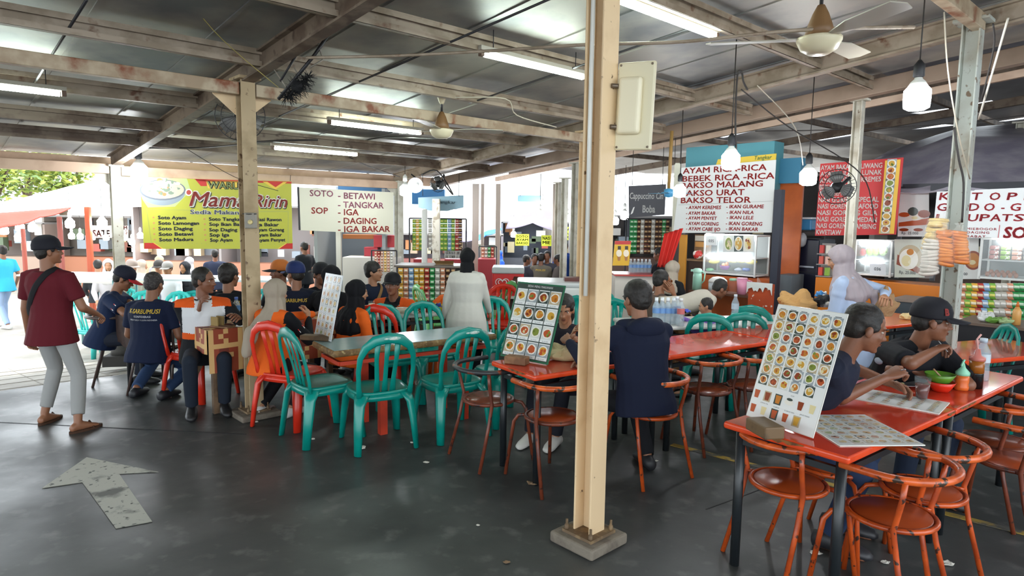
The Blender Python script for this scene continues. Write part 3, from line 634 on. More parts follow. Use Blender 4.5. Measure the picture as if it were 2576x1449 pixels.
def menu(label, X, w, h, kind, fade=0, edge='d5d4cc'):
    t = thing('menu_board', label, 'menu board'); t.matrix_world = X; t['group'] = 'laminated dish menus on the tables'
    b = MB(); b.box((w/2, h/2, -.003), (w, h, .006)); obj('board', b, M_(edge, .25), t, .002)
    b = MB(); ms = foodmats(fade)
    if kind == 'tall':
        b.rect(.004, .004, w-.004, h-.004, 0, None, .0006); cw = (w-.02)/6
        for r in range(7):
            for c in range(6):
                if r == 6 and c == 5: continue
                cy = h-.052-r*.0575; cx = .012+cw*(c+.5)
                if r == 6 and c == 4: cx += cw*.3
                food(b, cx, cy, .0262, r*7+c); b.rect(cx-.02, cy+.027, cx+.014, cy+.031, 1, None, .0012)
        for r, n in ((0, 6), (1, 5)):
            for c in range(n):
                cx = .03+c*(w-.06)/5.2; cy = h-.475-r*.075; random.seed(c+r*9)
                cc = random.choice((7, 8, 9, 11, 12)); k = .014
                if (r, c) in ((0, 1), (0, 2), (1, 2), (1, 4)): b.rect(cx-.021, cy-.026, cx+.021, cy+.026, 5 if c != 2 else 4, None, .0012)
                if (r, c) == (0, 3): b.disc((cx, cy), .026, .012, 2, None, 16, .0014); b.disc((cx, cy+.008), .02, .016, 2, None, 16, .0016); b.disc((cx, cy+.016), .017, .007, 4, None, 16, .002)
                else: b.add([(cx-k*.8, cy-.02, .0018), (cx+k*.8, cy-.02, .0018), (cx+k*1.15, cy+.02, .0018), (cx-k*1.15, cy+.02, .0018)], [(0, 1, 2, 3)], cc)
        for tx, x, y in (('KOPI', .24, .158), ('LEMON TEA', .083, .085), ('ES JERUK', .163, .083), ('ES JERUK NIPIS', .228, .081), ('JERUK PANAS', .312, .085)): put_text(b, tx, x-.018, y, .0062, 1, None, None, .0014)
    elif kind == 'green':
        b.rect(.012, .012, w-.012, h-.012, 4, None, .0004); put_text(b, 'SEDIA MENU MAKANAN', w/2, h-.034, .016, 0, None, w*.52, .0014, .04, ax='CENTER')
        cw = (w-.03)/4; ch = (h-.06)/4
        for r in range(4):
            for c in range(4):
                x0 = .015+c*cw+.004; y0 = h-.045-(r+1)*ch+.004; b.rect(x0, y0, x0+cw-.008, y0+ch-.008, 0, None, .0008)
                food(b, x0+cw/2-.004, y0+ch/2+.004, cw*.44, r*5+c+90); b.rect(x0, y0, x0+cw-.008, y0+.018, 0, None, .0028); put_text(b, 'Rp 25.000', x0+cw/2-.004, y0+.005, .008, 1, None, cw*.5, .003, ax='CENTER')
    else:
        rows, cols = (8, 4) if kind == 'pale' else (7, 6); b.rect(.004, .004, w-.004, h-.004, 0, None, .0006); cw = (w-.02)/cols; ch = (h-.03)/rows
        for r in range(rows):
            if kind == 'pale': b.rect(.006, .015+r*ch, w-.006, .019+r*ch, 3, None, .001)
            for c in range(cols): food(b, .01+cw*(c+.5), .018+ch*(r+.5), min(cw, ch)*.42, r*9+c+31)
    obj('dish_photos', b, ms, t); return t
def lean(BL, BR, z, lean_deg, w=None):
    A, B = fl(*BL, z), fl(*BR, z); x = (B-A).normalized(); n = Vector((-x.y, x.x, 0)); th = math.radians(lean_deg); y = (Z*math.cos(th)+n*math.sin(th)); return frame(A, x, y, x.cross(y)), (B-A).length
X, w = lean((1876, 1045), (2045, 1103), .757, 19); menu('tall white menu board with rows of dish photos leaning on a wood block', X, w, .6, 'tall')
X, w = lean((1258, 895), (1378, 918), .757, 20); menu('menu board with a green rim and sixteen dish photos', X, w, .56, 'green', 0, '2f6a4c')
X, w = lean((790, 845), (832, 860), .737, 12); menu('narrow pale menu board on the formica table', X, w, .54, 'pale', .45, 'cdd3d6')
A = fl(2113, 1121, .7565); B_ = fl(2338, 1119, .7565); x = (B_-A).normalized(); y = Vector((-x.y, x.x, 0))
menu('faded menu sheet lying flat behind the tall menu board', frame(A, x, y, Z), .4, .46, 'flat', .55)
A = fl(2385, 1043, .7565); B_ = fl(2458, 1030, .7565); x = (fl(2458, 1030, .7565)-fl(2210, 986, .7565)).normalized()
A = fl(2385, 1045, .7565); A2 = fl(2125, 998, .7565); x = (A-A2).normalized(); y = Vector((-x.y, x.x, 0))
menu('faded menu sheet lying flat under the plastic cup of tea', frame(A2, x, y, Z), .46, .3, 'flat', .5)
WOOD = mat('block_wood', '8a6444', .7, 0, '6e4c32', 14, .42, .6); WOODD = mat('block_wood_dark', '6a5236', .6, 0, '54402a', 8)
def block(label, p, d, rot, m): b = MB(); b.box((0, 0, d[2]/2), d); return obj('wood_block', b, m, None, .008, label, 'wood block', 'wooden menu holders', loc=p, rot=rot)
block('dark wooden block holding up the tall menu board', fl(1923, 1092, .752), (.17, .1, .06), face(52)+PI/2+1.1, WOODD)
block('light wooden block holding the menu with a green rim', fl(1300, 915, .752), (.16, .08, .055), -.45, WOOD)
block('wooden block holding the narrow pale menu', fl(797, 855, .732), (.26, .09, .04), -.2, WOODD)
b = MB()
# ------------------------------------------------------------------ people
def SKIN(h): return mat('skin_'+h, h, .5, 0, None, bump=.05, bsc=120)
def CLOTH(h, r=.85): return mat('cloth_%s' % h, h, r, 0, None, bump=.35, bsc=7, spec=.25)
HAIRM = mat('hair_black', '17130f', .6, 0, '241d18', 60, bump=.15, bsc=90)
HAIRG = mat('hair_greying', '2c2725', .65, 0, '4a4542', 60, bump=.15, bsc=90)
EYEW = mat('eye_white', 'c4bcb0', .35); IRIS = mat('eye_iris', '1b120c', .15)
def cap_(mb, p, q, r1, r2, n=12, fl_=1.0, side=None):
    """closed tapered limb from p to q with rounded ends; fl_ flattens it across side"""
    p, q = Vector(p), Vector(q); d = q-p
    if d.length < 1e-5: return
    d.normalize(); a = (Vector(side)-d*Vector(side).dot(d)).normalized() if side is not None else d.orthogonal().normalized(); c = d.cross(a)
    S_ = []
    for k in (-.98, -.8, -.45): S_.append((p+d*(r1*k), r1*math.sqrt(1-k*k)))
    S_.append((p, r1)); S_.append((q, r2))
    for k in (.45, .8, .98): S_.append((q+d*(r2*k), r2*math.sqrt(1-k*k)))
    mb.loft([(o, a*r*fl_, c*r) for o, r in S_], n)
def bake(mb, voxel, it=4, fac=.5):
    me = mb.mesh('tmp', []); o = bpy.data.objects.new('tmp', me); C.objects.link(o)
    r = o.modifiers.new('r', 'REMESH'); r.mode = 'VOXEL'; r.voxel_size = voxel; r.use_smooth_shade = True
    if it: s_ = o.modifiers.new('s', 'SMOOTH'); s_.iterations = it; s_.factor = fac
    dg = bpy.context.evaluated_depsgraph_get(); m2 = bpy.data.meshes.new_from_object(o.evaluated_get(dg))
    bpy.data.objects.remove(o); bpy.data.meshes.remove(me); m2.materials.clear(); return m2
def ik(a, b, l1, l2, pole):
    a, b = Vector(a), Vector(b); d = b-a; L = min(d.length, (l1+l2)*.995); d.normalize(); b = a+d*L
    x = (l1*l1-l2*l2+L*L)/(2*L); h = math.sqrt(max(0, l1*l1-x*x)); n = Vector(pole); n = (n-d*n.dot(d))
    n = n.normalized() if n.length > 1e-6 else d.orthogonal().normalized(); return a+d*x+n*h, b
def hand(mb, w, d, pn, side, curl, s=1.0):
    """palm and five fingers: w wrist, d direction, pn palm normal, side +1 right hand"""
    d = Vector(d).normalized(); pn = Vector(pn); pn = (pn-d*pn.dot(d)).normalized(); x = d.cross(pn).normalized()*side   # x towards the little finger... thumb on -x
    K = w+d*.085*s
    for i, (ox, L) in enumerate(((-.03, .9), (-.01, 1.0), (.01, .94), (.029, .75))):
        p = K+x*ox*s-d*.008*s; a = curl*(.85+.12*i); dd = d; r = .0088*s; pts = [p]; rr = [r]
        for j, (ln, f_) in enumerate(((.042, .8), (.027, 1.0), (.021, .6))):
            dd = (Matrix.Rotation(a*f_, 3, d.cross(pn)) @ dd); pts.append(pts[-1]+dd*ln*L*s); rr.append(r*(.94-.08*j))
        pts.append(pts[-1]+dd*.005*s); rr.append(r*.35); mb.tube(pts, rr, 8)
    t0 = w+d*.025*s-x*.03*s; dd = (d*.62-x*.72+pn*.35).normalized(); t1 = t0+dd*.04*s; dd2 = (d*.85-x*.15+pn*(.3+.5*curl)).normalized(); t2 = t1+dd2*.032*s; t3 = t2+(dd2+pn*.3*curl).normalized()*.024*s
    mb.tube([t0, t1, t2, t3, t3+dd2*.005], [.013*s, .0115*s, .0105*s, .009*s, .004*s], 8)
def palm(mb, w, d, pn, side, s=1.0):
    d = Vector(d).normalized(); pn = Vector(pn); pn = (pn-d*pn.dot(d)).normalized(); x = d.cross(pn).normalized()
    mb.loft([(w-d*.03*s, x*.024*s, pn*.021*s), (w, x*.028*s, pn*.018*s), (w+d*.04*s, x*.041*s, pn*.017*s), (w+d*.08*s, x*.042*s, pn*.014*s), (w+d*.088*s, x*.036*s, pn*.009*s)], 14)
class P: pass
def person(label, headpx, y, yaw, skin='8a5a3e', H=1.68, seat=None, lean=0, side=0, head=(0, 0, 0), hands=(None, None), feet=None, hair='short', shirt='1b2136', sleeve='short', pants='22242c', shoe='2a2a2c', fat=1.0, fem=False, det=1, tunic=0, hx={}, group=None, z0=0.0, poles=(None, None), curl=.6, palms=(None, None), legs=True, ground=0.0, xy=None, twist=0):
    s = H/1.7; vox = (.0075, .011, .017)[2-det] if det < 3 else .0065
    th, sd_ = math.radians(lean), math.radians(side)
    D = Vector((math.sin(sd_), math.sin(th)*math.cos(sd_), math.cos(th)*math.cos(sd_)))
    hipz = (seat+.085*s) if seat is not None else .913*s
    X = Vector((1, 0, 0)); X = (X-D*X.dot(D)).normalized(); Xs = Matrix.Rotation(math.radians(twist), 3, D) @ X; Fw = D.cross(X)*-1; Fw = X.cross(D)*-1 if X.cross(D).y < 0 else X.cross(D)
    hy, hp_, hr = (math.radians(a) for a in head)
    RH = (Matrix.Rotation(-hy, 3, 'Z') @ Matrix.Rotation(-hp_, 3, 'X') @ Matrix.Rotation(hr, 3, 'Y'))
    nl = (D*.55+Z*.35+Vector((0, math.sin(hp_)*.35, 0))).normalized()
    def joints(hz):
        Pv = Vector((0, 0, hz)); N = Pv+D*.5*s; Hc = N+nl*.1*s+RH @ Vector((0, .02, .055))*s; return Pv, N, Hc
    Pv, N, Hc = joints(hipz); R3 = Matrix.Rotation(face(yaw), 3, 'Z')
    hw = at(*headpx, y); root = hw-R3 @ Hc; dz = root.z-ground
    if seat is not None:
        hipz += max(-.25, min(.25, dz)); 
        if abs(dz) > .12: print('SEAT', label[:40], round(dz, 2))
    elif abs(dz) > .06:
        k = (hw.z-ground)/(hw.z-ground-dz); print('HEIGHT', label[:40], round(H*k, 2)); H = H*k; s = H/1.7; hipz = .913*s
    Pv, N, Hc = joints(hipz); root = hw-R3 @ Hc; root.z = ground
    inv = (TR(root) @ RZ(face(yaw))).inverted()
    def loc_(t_): return inv @ t_
    p = P(); p.s = s; p.inv = inv; p.D = D; p.X = X; p.Fw = Fw
    sw = (.165 if fem else .185)*s; Sh = [N-D*.068*s+Xs*k*sw for k in (-1, 1)]; Hip = [Pv+Vector((k*.085*s, 0, -.02*s)) for k in (-1, 1)]
    El, Wr, Kn, An = [], [], [], []
    for i, k in enumerate((-1, 1)):
        h_ = hands[i]
        if h_ is None: tgt = Vector((k*.2*s, .3*s, hipz+.02)) if seat is not None else Sh[i]+Vector((k*.06, .06, -.5*s))
        elif isinstance(h_, tuple) and len(h_) == 4: tgt = Vector(h_[:3])
        else: tgt = loc_(at(*h_))
        pole = poles[i] or ((k*.5, -.6, -.8))
        if abs(pole[0]) > 50: pole = loc_(at(*pole))-Sh[i]
        e, w_ = ik(Sh[i], tgt, .285*s, .25*s, pole); El.append(e); Wr.append(w_)
        if seat is not None: f_ = feet[i] if feet else (k*.13, .36*s, .085)
        else: f_ = feet[i] if feet else (k*.09, 0, .085)
        f_ = Vector(f_) if len(f_) == 3 and f_[0] < 50 and abs(f_[1]) < 5 else loc_(fl(f_[0], f_[1], ground+.085))
        kn, an = ik(Hip[i], f_, .432*s, .42*s, (k*.12, 1, .5) if seat is not None else (k*.05, 1, 0)); Kn.append(kn); An.append(an)
    # --- body
    b = MB(); f2 = fat
    def torso(mb, g, t0=-.1, t1=1.0, bel=1.0, bot=None):
        A = [(-.1, .15, .11), (0, .165, .12), (.25, .148, .108), (.5, .158, .115), (.72, .178, .12), (.88, .165, .1), (.97, .1, .075), (1.0, .066, .062)]
        S_ = []
        for f_, w_, d_ in A:
            if f_ < t0 or f_ > t1: continue
            w_ = w_*(.93 if fem else 1); Xx = X.lerp(Xs, max(0, f_))
            S_.append((Pv+D*.5*s*f_+Fw*(.012*math.sin(f_*PI)*s+(f2-1)*.06*(f_ < .7)), Xx*(w_*s*f2+g), Fw*((d_*s*(f2 if f_ < .8 else 1))+g)))
        if bot is not None: S_ = bot+S_
        mb.loft(S_, 18)
    torso(b, -.016)
    for i in (0, 1):
        cap_(b, Sh[i]-Xs*(-1, 1)[i]*.02, Sh[i]+(El[i]-Sh[i])*.3, .046*s, .044*s); cap_(b, Sh[i], El[i], .044*s, .038*s); cap_(b, El[i], Wr[i], .039*s, .024*s)
        if legs: cap_(b, Hip[i], Kn[i], .076*s, .05*s); cap_(b, Kn[i], Kn[i].lerp(An[i], .45), .05*s, .05*s); cap_(b, Kn[i].lerp(An[i], .4), An[i], .05*s, .033*s)
    def HP(v_): return Hc+RH @ (Vector(v_)*s)
    def he(mb, c, r): mb.ell(HP(c), tuple(x*s for x in (r if isinstance(r, tuple) else (r, r, r))), 0, None, 16, 10, RH)
    cap_(b, N-D*.03, HP((0, -.025, -.05)), .058*s, .05*s)
    for c, r in (((0, -.012, .032), (.074, .092, .084)), ((0, .018, -.03), (.06, .07, .08)), ((0, .03, -.078), (.043, .05, .034)), ((0, .066, -.098), (.02, .02, .016)),
                 ((0, .088, -.006), (.011, .012, .03)), ((0, .1, -.03), (.013, .013, .011)), ((-.012, .09, -.033), (.009, .011, .008)), ((.012, .09, -.033), (.009, .011, .008)),
                 ((0, .072, .024), (.046, .018, .011)), ((-.036, .058, -.026), (.021, .02, .022)), ((.036, .058, -.026), (.021, .02, .022)), ((0, .078, -.062), (.02, .012, .012)),
                 ((-.076, -.004, -.012), (.01, .019, .031)), ((.076, -.004, -.012), (.01, .019, .031)))[:12 if hair[0] == 'scarf' else None]: he(b, c, r)
    HD = []
    for i, k in enumerate((-1, 1)):
        d = (Wr[i]-El[i]).normalized(); pn = palms[i] or ((-k*.6, 0, -.8) if abs(d.z) < .7 else (-k, 0, .0)); pn = Vector(pn); HD.append((Wr[i]+d*.012, d, pn, -k)); palm(b, *HD[i], s)
        if legs and feet != 'none':
            fd = Vector(((An[i]-Hip[i]).x*.2, .13, 0)).normalized(); b.loft([(An[i]+fd*o*s+Z*(zz*s-.085*s), fd.cross(Z)*w_*s, Z*h_*s) for o, zz, w_, h_ in ((-.07, .03, .012, .012), (-.06, .035, .03, .03), (0, .05, .036, .048), (.07, .035, .043, .033), (.13, .022, .045, .02), (.165, .016, .036, .014), (.18, .014, .012, .006))], 12)
    me = bake(b, vox, 3 if det > 1 else 2)
    b2 = MB(); b2.v = [tuple(q.co) for q in me.vertices]; b2.f = [tuple(q.vertices) for q in me.polygons]; b2.m = [0]*len(b2.f); b2.s = [True]*len(b2.f); bpy.data.meshes.remove(me)
    cl = curl if isinstance(curl, tuple) else (curl, curl)
    for i in (0, 1): hand(b2, HD[i][0], HD[i][1], HD[i][2], HD[i][3], cl[i], s)
    o = obj('person', b2, SKIN(skin), None, 0, label, 'person', group, loc=root, rot=face(yaw)); p.o = o; p.Hc, p.RH, p.HP, p.N, p.Pv, p.Sh, p.El, p.Wr, p.root, p.yaw = Hc, RH, HP, N, Pv, Sh, El, Wr, root, yaw
    # --- face
    if det > 0:
        for k in (-1, 1):
            b = MB(); he(b, (k*.031, .0665, .002), (.0125, .0085, .006)); e = obj('eye', b, EYEW, o); b = MB(); he(b, (k*.031, .0712, .002), (.0062, .0045, .0054)); obj('iris', b, IRIS, e)
            b = MB(); b.tube([HP((k*.014, .0895, .018)), HP((k*.03, .0895, .0245)), HP((k*.05, .076, .02))], [.003*s, .0042*s, .002*s], 6); obj('eyebrow', b, HAIRM, o)
        b = MB(); he(b, (0, .0855, -.058), (.022, .0065, .0045)); he(b, (0, .0845, -.0665), (.018, .0065, .0052)); obj('mouth', b, mat('lips', '74402f', .45), o)
    # --- clothes
    b = MB(); g = .017
    bot = None
    if tunic: 
        zc = hipz-tunic*s; bot = [(Vector((0, 0, zc)), X*(.22*s*f2), Vector((0, .165*s*f2, 0))), (Vector((0, 0, zc+.02)), X*(.225*s*f2), Vector((0, .17*s*f2, 0))), (Pv-Z*.08*s, X*(.205*s*f2), Vector((0, .158*s*f2, 0)))] if seat is None else None
    else: bot = [(Pv-D*.1*s, X*(.178*s*f2+g), Fw*(.14*s*f2+g)), (Pv-D*.03*s, X*(.176*s*f2+g), Fw*(.138*s*f2+g))] if seat is not None else [(Pv-D*.15*s, X*(.175*s*f2+g+.008), Fw*(.16*s*f2+g+.008))]
    torso(b, g, .1 if bot else -.09, .97, bot=bot)
    for i in (0, 1):
        cap_(b, Sh[i]-Xs*(-1, 1)[i]*.03, Sh[i]+(El[i]-Sh[i])*.3, .066*s, .066*s); cap_(b, N-D*.03*s+Xs*(-1, 1)[i]*.03*s, Sh[i], .05*s, .06*s)
        if sleeve == 'long': cap_(b, Sh[i], El[i], .062*s, .053*s); cap_(b, El[i], El[i].lerp(Wr[i], .93), .053*s, .036*s)
        elif sleeve == 'push': cap_(b, Sh[i], El[i], .062*s, .056*s); cap_(b, El[i], El[i].lerp(Wr[i], .4), .056*s, .05*s)
        else: d = (El[i]-Sh[i]); b.loft([(Sh[i]+d*(f_ if sleeve == 'short' else f_*1.2), d.orthogonal().normalized()*r*s, d.cross(d.orthogonal()).normalized()*r*s) for f_, r in ((-.1, .066), (.35, .067), (.68, .067), (.72, .063))], 14)
    sh = bake(b, vox*1.15, 4)
    p.shirt = sh; cols = shirt if isinstance(shirt, (list, tuple)) else [shirt]
    for c in cols: sh.materials.append(CLOTH(c) if isinstance(c, str) else c)
    p.so = obj('shirt', sh, [], o)
    if len(cols) > 1 and 'paint' in hx:
        for q in sh.polygons: q.material_index = hx['paint'](q.center, p)
    if legs:
        b = MB()
        if seat is not None: b.loft([(Pv+Vector((0, -.0, .04)), X*.14*s*f2, Vector((0, .1*s*f2, 0))), (Pv+Vector((0, .01, -.02)), X*.165*s*f2, Vector((0, .125*s*f2, 0))), (Pv+Vector((0, .02, -.085)), X*.165*s*f2, Vector((0, .13*s, 0)))], 16)
        else: b.loft([(Pv+Z*.05*s, X*.145*s*f2, Vector((0, .108*s*f2, 0))), (Pv, X*.16*s*f2, Vector((0, .118*s*f2, 0))), (Pv-Z*.1*s, X*.165*s*f2, Vector((0, .12*s, 0)))], 16)
        cut = hx.get('cut', .97)
        for i in (0, 1):
            cap_(b, Hip[i], Kn[i], .086*s, .064*s)
            e = Kn[i].lerp(An[i], cut); d = (e-Kn[i]).normalized(); a = d.orthogonal().normalized()
            b.loft([(Kn[i]-d*.03, a*.055*s, d.cross(a)*.055*s), (Kn[i], a*.063*s, d.cross(a)*.063*s), (Kn[i].lerp(e, .5), a*.06*s, d.cross(a)*.06*s), (e, a*.052*s, d.cross(a)*.052*s)], 14)
        tm = bake(b, vox*1.2, 3); tm.materials.append(CLOTH(pants)); obj('trousers', tm, [], o)
        if shoe:
            for i in (0, 1):
                fd = Vector(((An[i]-Hip[i]).x*.2, .13, 0)).normalized(); b = MB(); base = An[i]-Z*.085
                if shoe == 'sandal':
                    b.prism([(.045*math.cos(a)*(1+.15*math.sin(a)), .06+.135*math.sin(a)) for a in [2*PI*k/16 for k in range(16)]], .018, 0, frame(base, fd.cross(Z), fd, Z)); b.tube([base+fd*.1+fd.cross(Z)*.045+Z*.01, base+fd*.09+Z*.065, base+fd*.1-fd.cross(Z)*.045+Z*.01], .008, 6)
                    obj('sandal', b, CLOTH('4a3326'), o)
                else:
                    b.loft([(base+fd*o_*s+Z*zz*s, fd.cross(Z)*w_*s, Z*h_*s) for o_, zz, w_, h_ in ((-.085, .04, .012, .02), (-.075, .045, .036, .042), (0, .055, .043, .054), (.06, .045, .048, .043), (.13, .034, .05, .032), (.18, .028, .038, .025), (.2, .025, .012, .012))], 14); obj('shoe', b, M_(shoe, .5), o)
    # --- hair and head wear
    hm = HAIRM
    def hairshell(low=True, big=1.0, m=None):
        b = MB(); he(b, (0, -.024, .044), (.083*big, .095*big, .084*big)); he(b, (0, -.05, .0), (.074*big, .062*big, .075*big))
        if low: he(b, (-.068, .012, .02), (.014, .03, .032)); he(b, (.068, .012, .02), (.014, .03, .032))
        me = bake(b, max(vox, .009), 2)
        for q in me.vertices:
            d_ = q.co-Hc; q.co += d_.normalized()*(.004*noise.noise(d_*40)+.003*noise.noise(d_*130))
        me.materials.append(m or hm); return obj('hair', me, [], o)
    kind = hair if isinstance(hair, str) else hair[0]
    if kind == 'short': hairshell(big=hx.get('big', 1))
    elif kind == 'grey': hairshell(big=.97, m=HAIRG)
    elif kind == 'long':
        hairshell(big=1.05); b = MB(); he(b, (0, -.06, -.06), (.085, .055, .12)); cap_(b, HP((0, -.07, -.08)), HP((0, -.07, -.08))-Z*.17, .07*s, .05*s); me = bake(b, vox, 2); me.materials.append(hm); obj('hair_length', me, [], o)
    elif kind == 'cap':
        _, c1, c2, by = hair; hairshell(big=.96); b = MB(); n = 16; R = RH @ Matrix.Rotation(-math.radians(by), 3, 'Z')
        def cp(v_): return Hc+R @ (Vector(v_)*s)
        b.loft([(cp((0, -.012, z_)), R @ Vector((rx*s, 0, 0)), R @ Vector((0, ry*s, 0))) for z_, rx, ry in ((.02, .089, .107), (.03, .092, .111), (.065, .092, .11), (.1, .083, .098), (.127, .062, .072), (.142, .032, .038), (.145, .004, .004))], 22)
        c_ = obj('cap', b, CLOTH(c1, .7), o)
        b = MB(); up_ = []
        for k in range(n+1):
            a = PI*(k/n)-0.0; x = .083*math.cos(a); up_.append((x, .05+.045*math.sin(a), .028)); 
        lo_ = [(x*1.0, .075+.115*math.sin(PI*k/n)**.8+.0, .028-.02*(x/.083)**2-.012*math.sin(PI*k/n)) for k, (x, _, _) in enumerate(up_)]
        vs = [cp(q) for q in up_]+[cp(q) for q in lo_]; vs += [q+R @ Vector((0, 0, .005)) for q in vs]; m_ = n+1
        fs = [(k, k+1, m_+k+1, m_+k) for k in range(n)]+[(2*m_+k+1, 2*m_+k, 3*m_+k, 3*m_+k+1) for k in range(n)]+[(m_+k, m_+k+1, 3*m_+k+1, 3*m_+k) for k in range(n)]
        b.add(vs, fs, 0, None, True); obj('brim', b, CLOTH(c2, .7), c_); p.cp = cp; p.cap = c_
    elif kind == 'scarf':
        _, c1 = hair; b = MB(); he(b, (0, -.02, .022), (.092, .112, .112)); he(b, (0, -.01, -.07), (.082, .1, .08))
        dw = hx.get('dw', 1)
        S_ = [(HP((0, -.01, -.06)), X*.085*s, Fw*.09*s), (N+Fw*.01, X*.1*s, Fw*.095*s), (N-D*.05*s, X*.17*dw*s, Fw*.12*s), (N-D*.1*s, X*.2*dw*s, Fw*.14*s), (N-D*hx.get('drape', .17)*s, X*.19*dw*s, Fw*.155*s), (N-D*(hx.get('drape', .17)+.05)*s, X*.14*dw*s, Fw*.14*s)]
        b.loft(S_, 18)
        if hx.get('drape', 1) < .1: b = MB(); he(b, (0, -.02, .022), (.092, .112, .112)); he(b, (0, -.01, -.07), (.08, .095, .08)); b.loft([(HP((0, -.015, -.06)), X*.085*s, Fw*.09*s), (N+D*.0, X*.09*s, Fw*.085*s), (N-D*.05*s, X*.1*s, Fw*.095*s)], 18)
        if hx.get('tail'):
            a = N-D*.02*s+Fw*-.06*s; pts = [a]+[Vector(q)*s+Pv for q in hx['tail']]
            for q0, q1 in zip(pts, pts[1:]): cap_(b, q0, q1, .075*s, .06*s, 12, .5, Fw)
        me = bake(b, vox, 4); bm = bmesh.new(); bm.from_mesh(me); RI = RH.transposed()
        kill = [q for q in bm.verts if (lambda w_: w_.y > .03 and (w_.x/.056)**2+((w_.z+.012)/.082)**2 < 1)(RI @ (q.co-Hc)/s)]
        bmesh.ops.delete(bm, geom=kill, context='VERTS'); bm.to_mesh(me); bm.free()
        for q in me.vertices:
            d_ = q.co-Hc; q.co += Vector((noise.noise(Vector((d_.x*26, d_.y*26, d_.z*7))), noise.noise(Vector((d_.x*26+9, d_.y*26, d_.z*7))), 0))*.013
        me.materials.append(CLOTH(c1)); so_ = obj('headscarf', me, [], o); q = so_.modifiers.new('s', 'SOLIDIFY'); q.thickness = .004
    return p
def bvh(p):
    sh = p.shirt; return BVHTree.FromPolygons([q.co for q in sh.vertices], [tuple(q.vertices) for q in sh.polygons])
def print_on(p, lines, name='back_print', front=False):
    """lettering that follows the cloth: lines = (text, height, width, distance below the neck, colour)"""
    t = bvh(p); dirn = Vector((0, -1, 0)) if front else Vector((0, 1, 0)); k = -1 if front else 1
    for txt, h, w, dn, col in lines:
        vs, fs = text_mesh(txt, h/.72, .03*h, 1, 0)
        x0 = min(q[0] for q in vs); x1 = max(q[0] for q in vs); f_ = w/(x1-x0); b = MB(); out = []; c = p.N-p.D*dn*p.s
        for x, y_, z_ in vs:
            a = c+p.X*k*((x-x0)*f_-w/2)+p.D*y_; hit = t.ray_cast(a-dirn*.6, dirn); out.append((hit[0]-dirn*.004) if hit[0] else a)
        b.add(out, fs); obj(name, b, M_(col, .6), p.o)
def strap(p, m, right=1, w=.04, low=.0):
    t = bvh(p); a = p.N+p.X*right*.09*p.s; c = p.Pv+p.D*(.06+low)*p.s-p.X*right*.19*p.s; mid = (a+c)/2; ax = (a-c).normalized(); fy = p.Fw; b = MB(); pts = []; nr = []
    for k in range(40):
        an = 2*PI*k/40; d = (ax*math.cos(an)*1.0+fy*math.sin(an)).normalized(); o_ = mid+d*.9; hit = t.ray_cast(o_, -d)
        if hit[0]: pts.append(hit[0]+d*.006); nr.append(d)
    secs = []
    for i, q in enumerate(pts+pts[:1]):
        i %= len(pts); tg = (pts[(i+1) % len(pts)]-pts[i-1]).normalized(); wd = tg.cross(nr[i]).normalized(); secs.append((q, wd*w/2, nr[i]*.004))
    b.loft(secs, 8); obj('strap', b, m, p.o)
def collar(p, m, r=.075):
    b = MB(); pts = [p.N+p.X*math.cos(a)*r*p.s+p.Fw*math.sin(a)*r*.95*p.s-p.D*(.02+.03*(math.sin(a) > .8))*p.s for a in [2*PI*k/24 for k in range(24)]]
    b.tube(pts, .017*p.s, 8, closed=True); obj('collar', b, m, p.o)
def flag(p, i, f_=.45):
    d = (p.El[i]-p.Sh[i]); c = p.Sh[i]+d*f_; k = (-1, 1)[i]; o_ = Vector((k, -.15, 0)).normalized(); t = bvh(p); b = MB()
    up = -d.normalized(); x = up.cross(o_).normalized()*1
    for j, m_ in ((0, 0), (1, 1)):
        q = [c+o_*.3+x*ex+up*ez for ex, ez in ((-.03, .02-.02*j-.02), (.03, .02-.02*j-.02), (.03, .02-.02*j), (-.03, .02-.02*j))]
        hs = [(t.ray_cast(z_, -o_)[0] or z_-o_*.24)+o_*.004 for z_ in q]; b.add(hs, [(0, 1, 2, 3)], m_)
    obj('flag_patch', b, [M_('d0302a', .6), M_('ecebe8', .6)], p.o)
# ---- the people of the hall
BR, DK, LT = '8f6045', '7c4f38', 'ab7a5a'
STRAPM = CLOTH('1d1c1f')
def jacket_paint(c, p):
    d = c-p.N; x = d.dot(p.X)/p.s; z_ = d.dot(p.D)/p.s; f_ = d.dot(p.Fw)/p.s
    if z_ > -.075 and abs(x) > .085 and abs(x) < .24: return 2
    if f_ > .02 and z_ < -.03 and z_ > -.27 and .035 < abs(x) < .17: return 1
    if f_ > 0 and -.4 < z_ < -.33 and abs(x) < .17: return 2
    return 0
def polo_paint(c, p):
    d = c-p.N; x = d.dot(p.X)/p.s; z_ = d.dot(p.D)/p.s; f_ = d.dot(p.Fw)/p.s
    if z_ > -.07 and .07 < abs(x) < .23: return 2
    if f_ > -.02 and -.3 < z_ and abs(x) < .175: return 1
    if f_ > -.02 and -.36 < z_ <= -.3 and abs(x) < .18: return 2
    return 0
def vest_paint(c, p):
    d = c-p.N; x = abs(d.dot(p.X))/p.s; z_ = d.dot(p.D)/p.s
    return 1 if x < .185+.0*z_ and (x < .17 or z_ < -.12) and x < .2 else 0
GP = 'seated union members in navy, black and orange'
q = person('man in a maroon T-shirt and black cap walking away on the concrete', (122, 632), 5.2, 8, BR, 1.66, None, 0, 0, (38, -4, 0), feet=((112, 1040), (196, 1060)), hair=('cap', '1c1c24', '1c1c24', 10), shirt='5b1620', pants='9a9a98', shoe='sandal', det=2, hx={'cut': .86}, hands=((-.25, .04, .74, 0), (.21, .24, .9, 0)), poles=((-.4, -1, 0), (.5, -1, -.2)), fat=1.06)
strap(q, STRAPM, 1, .05)
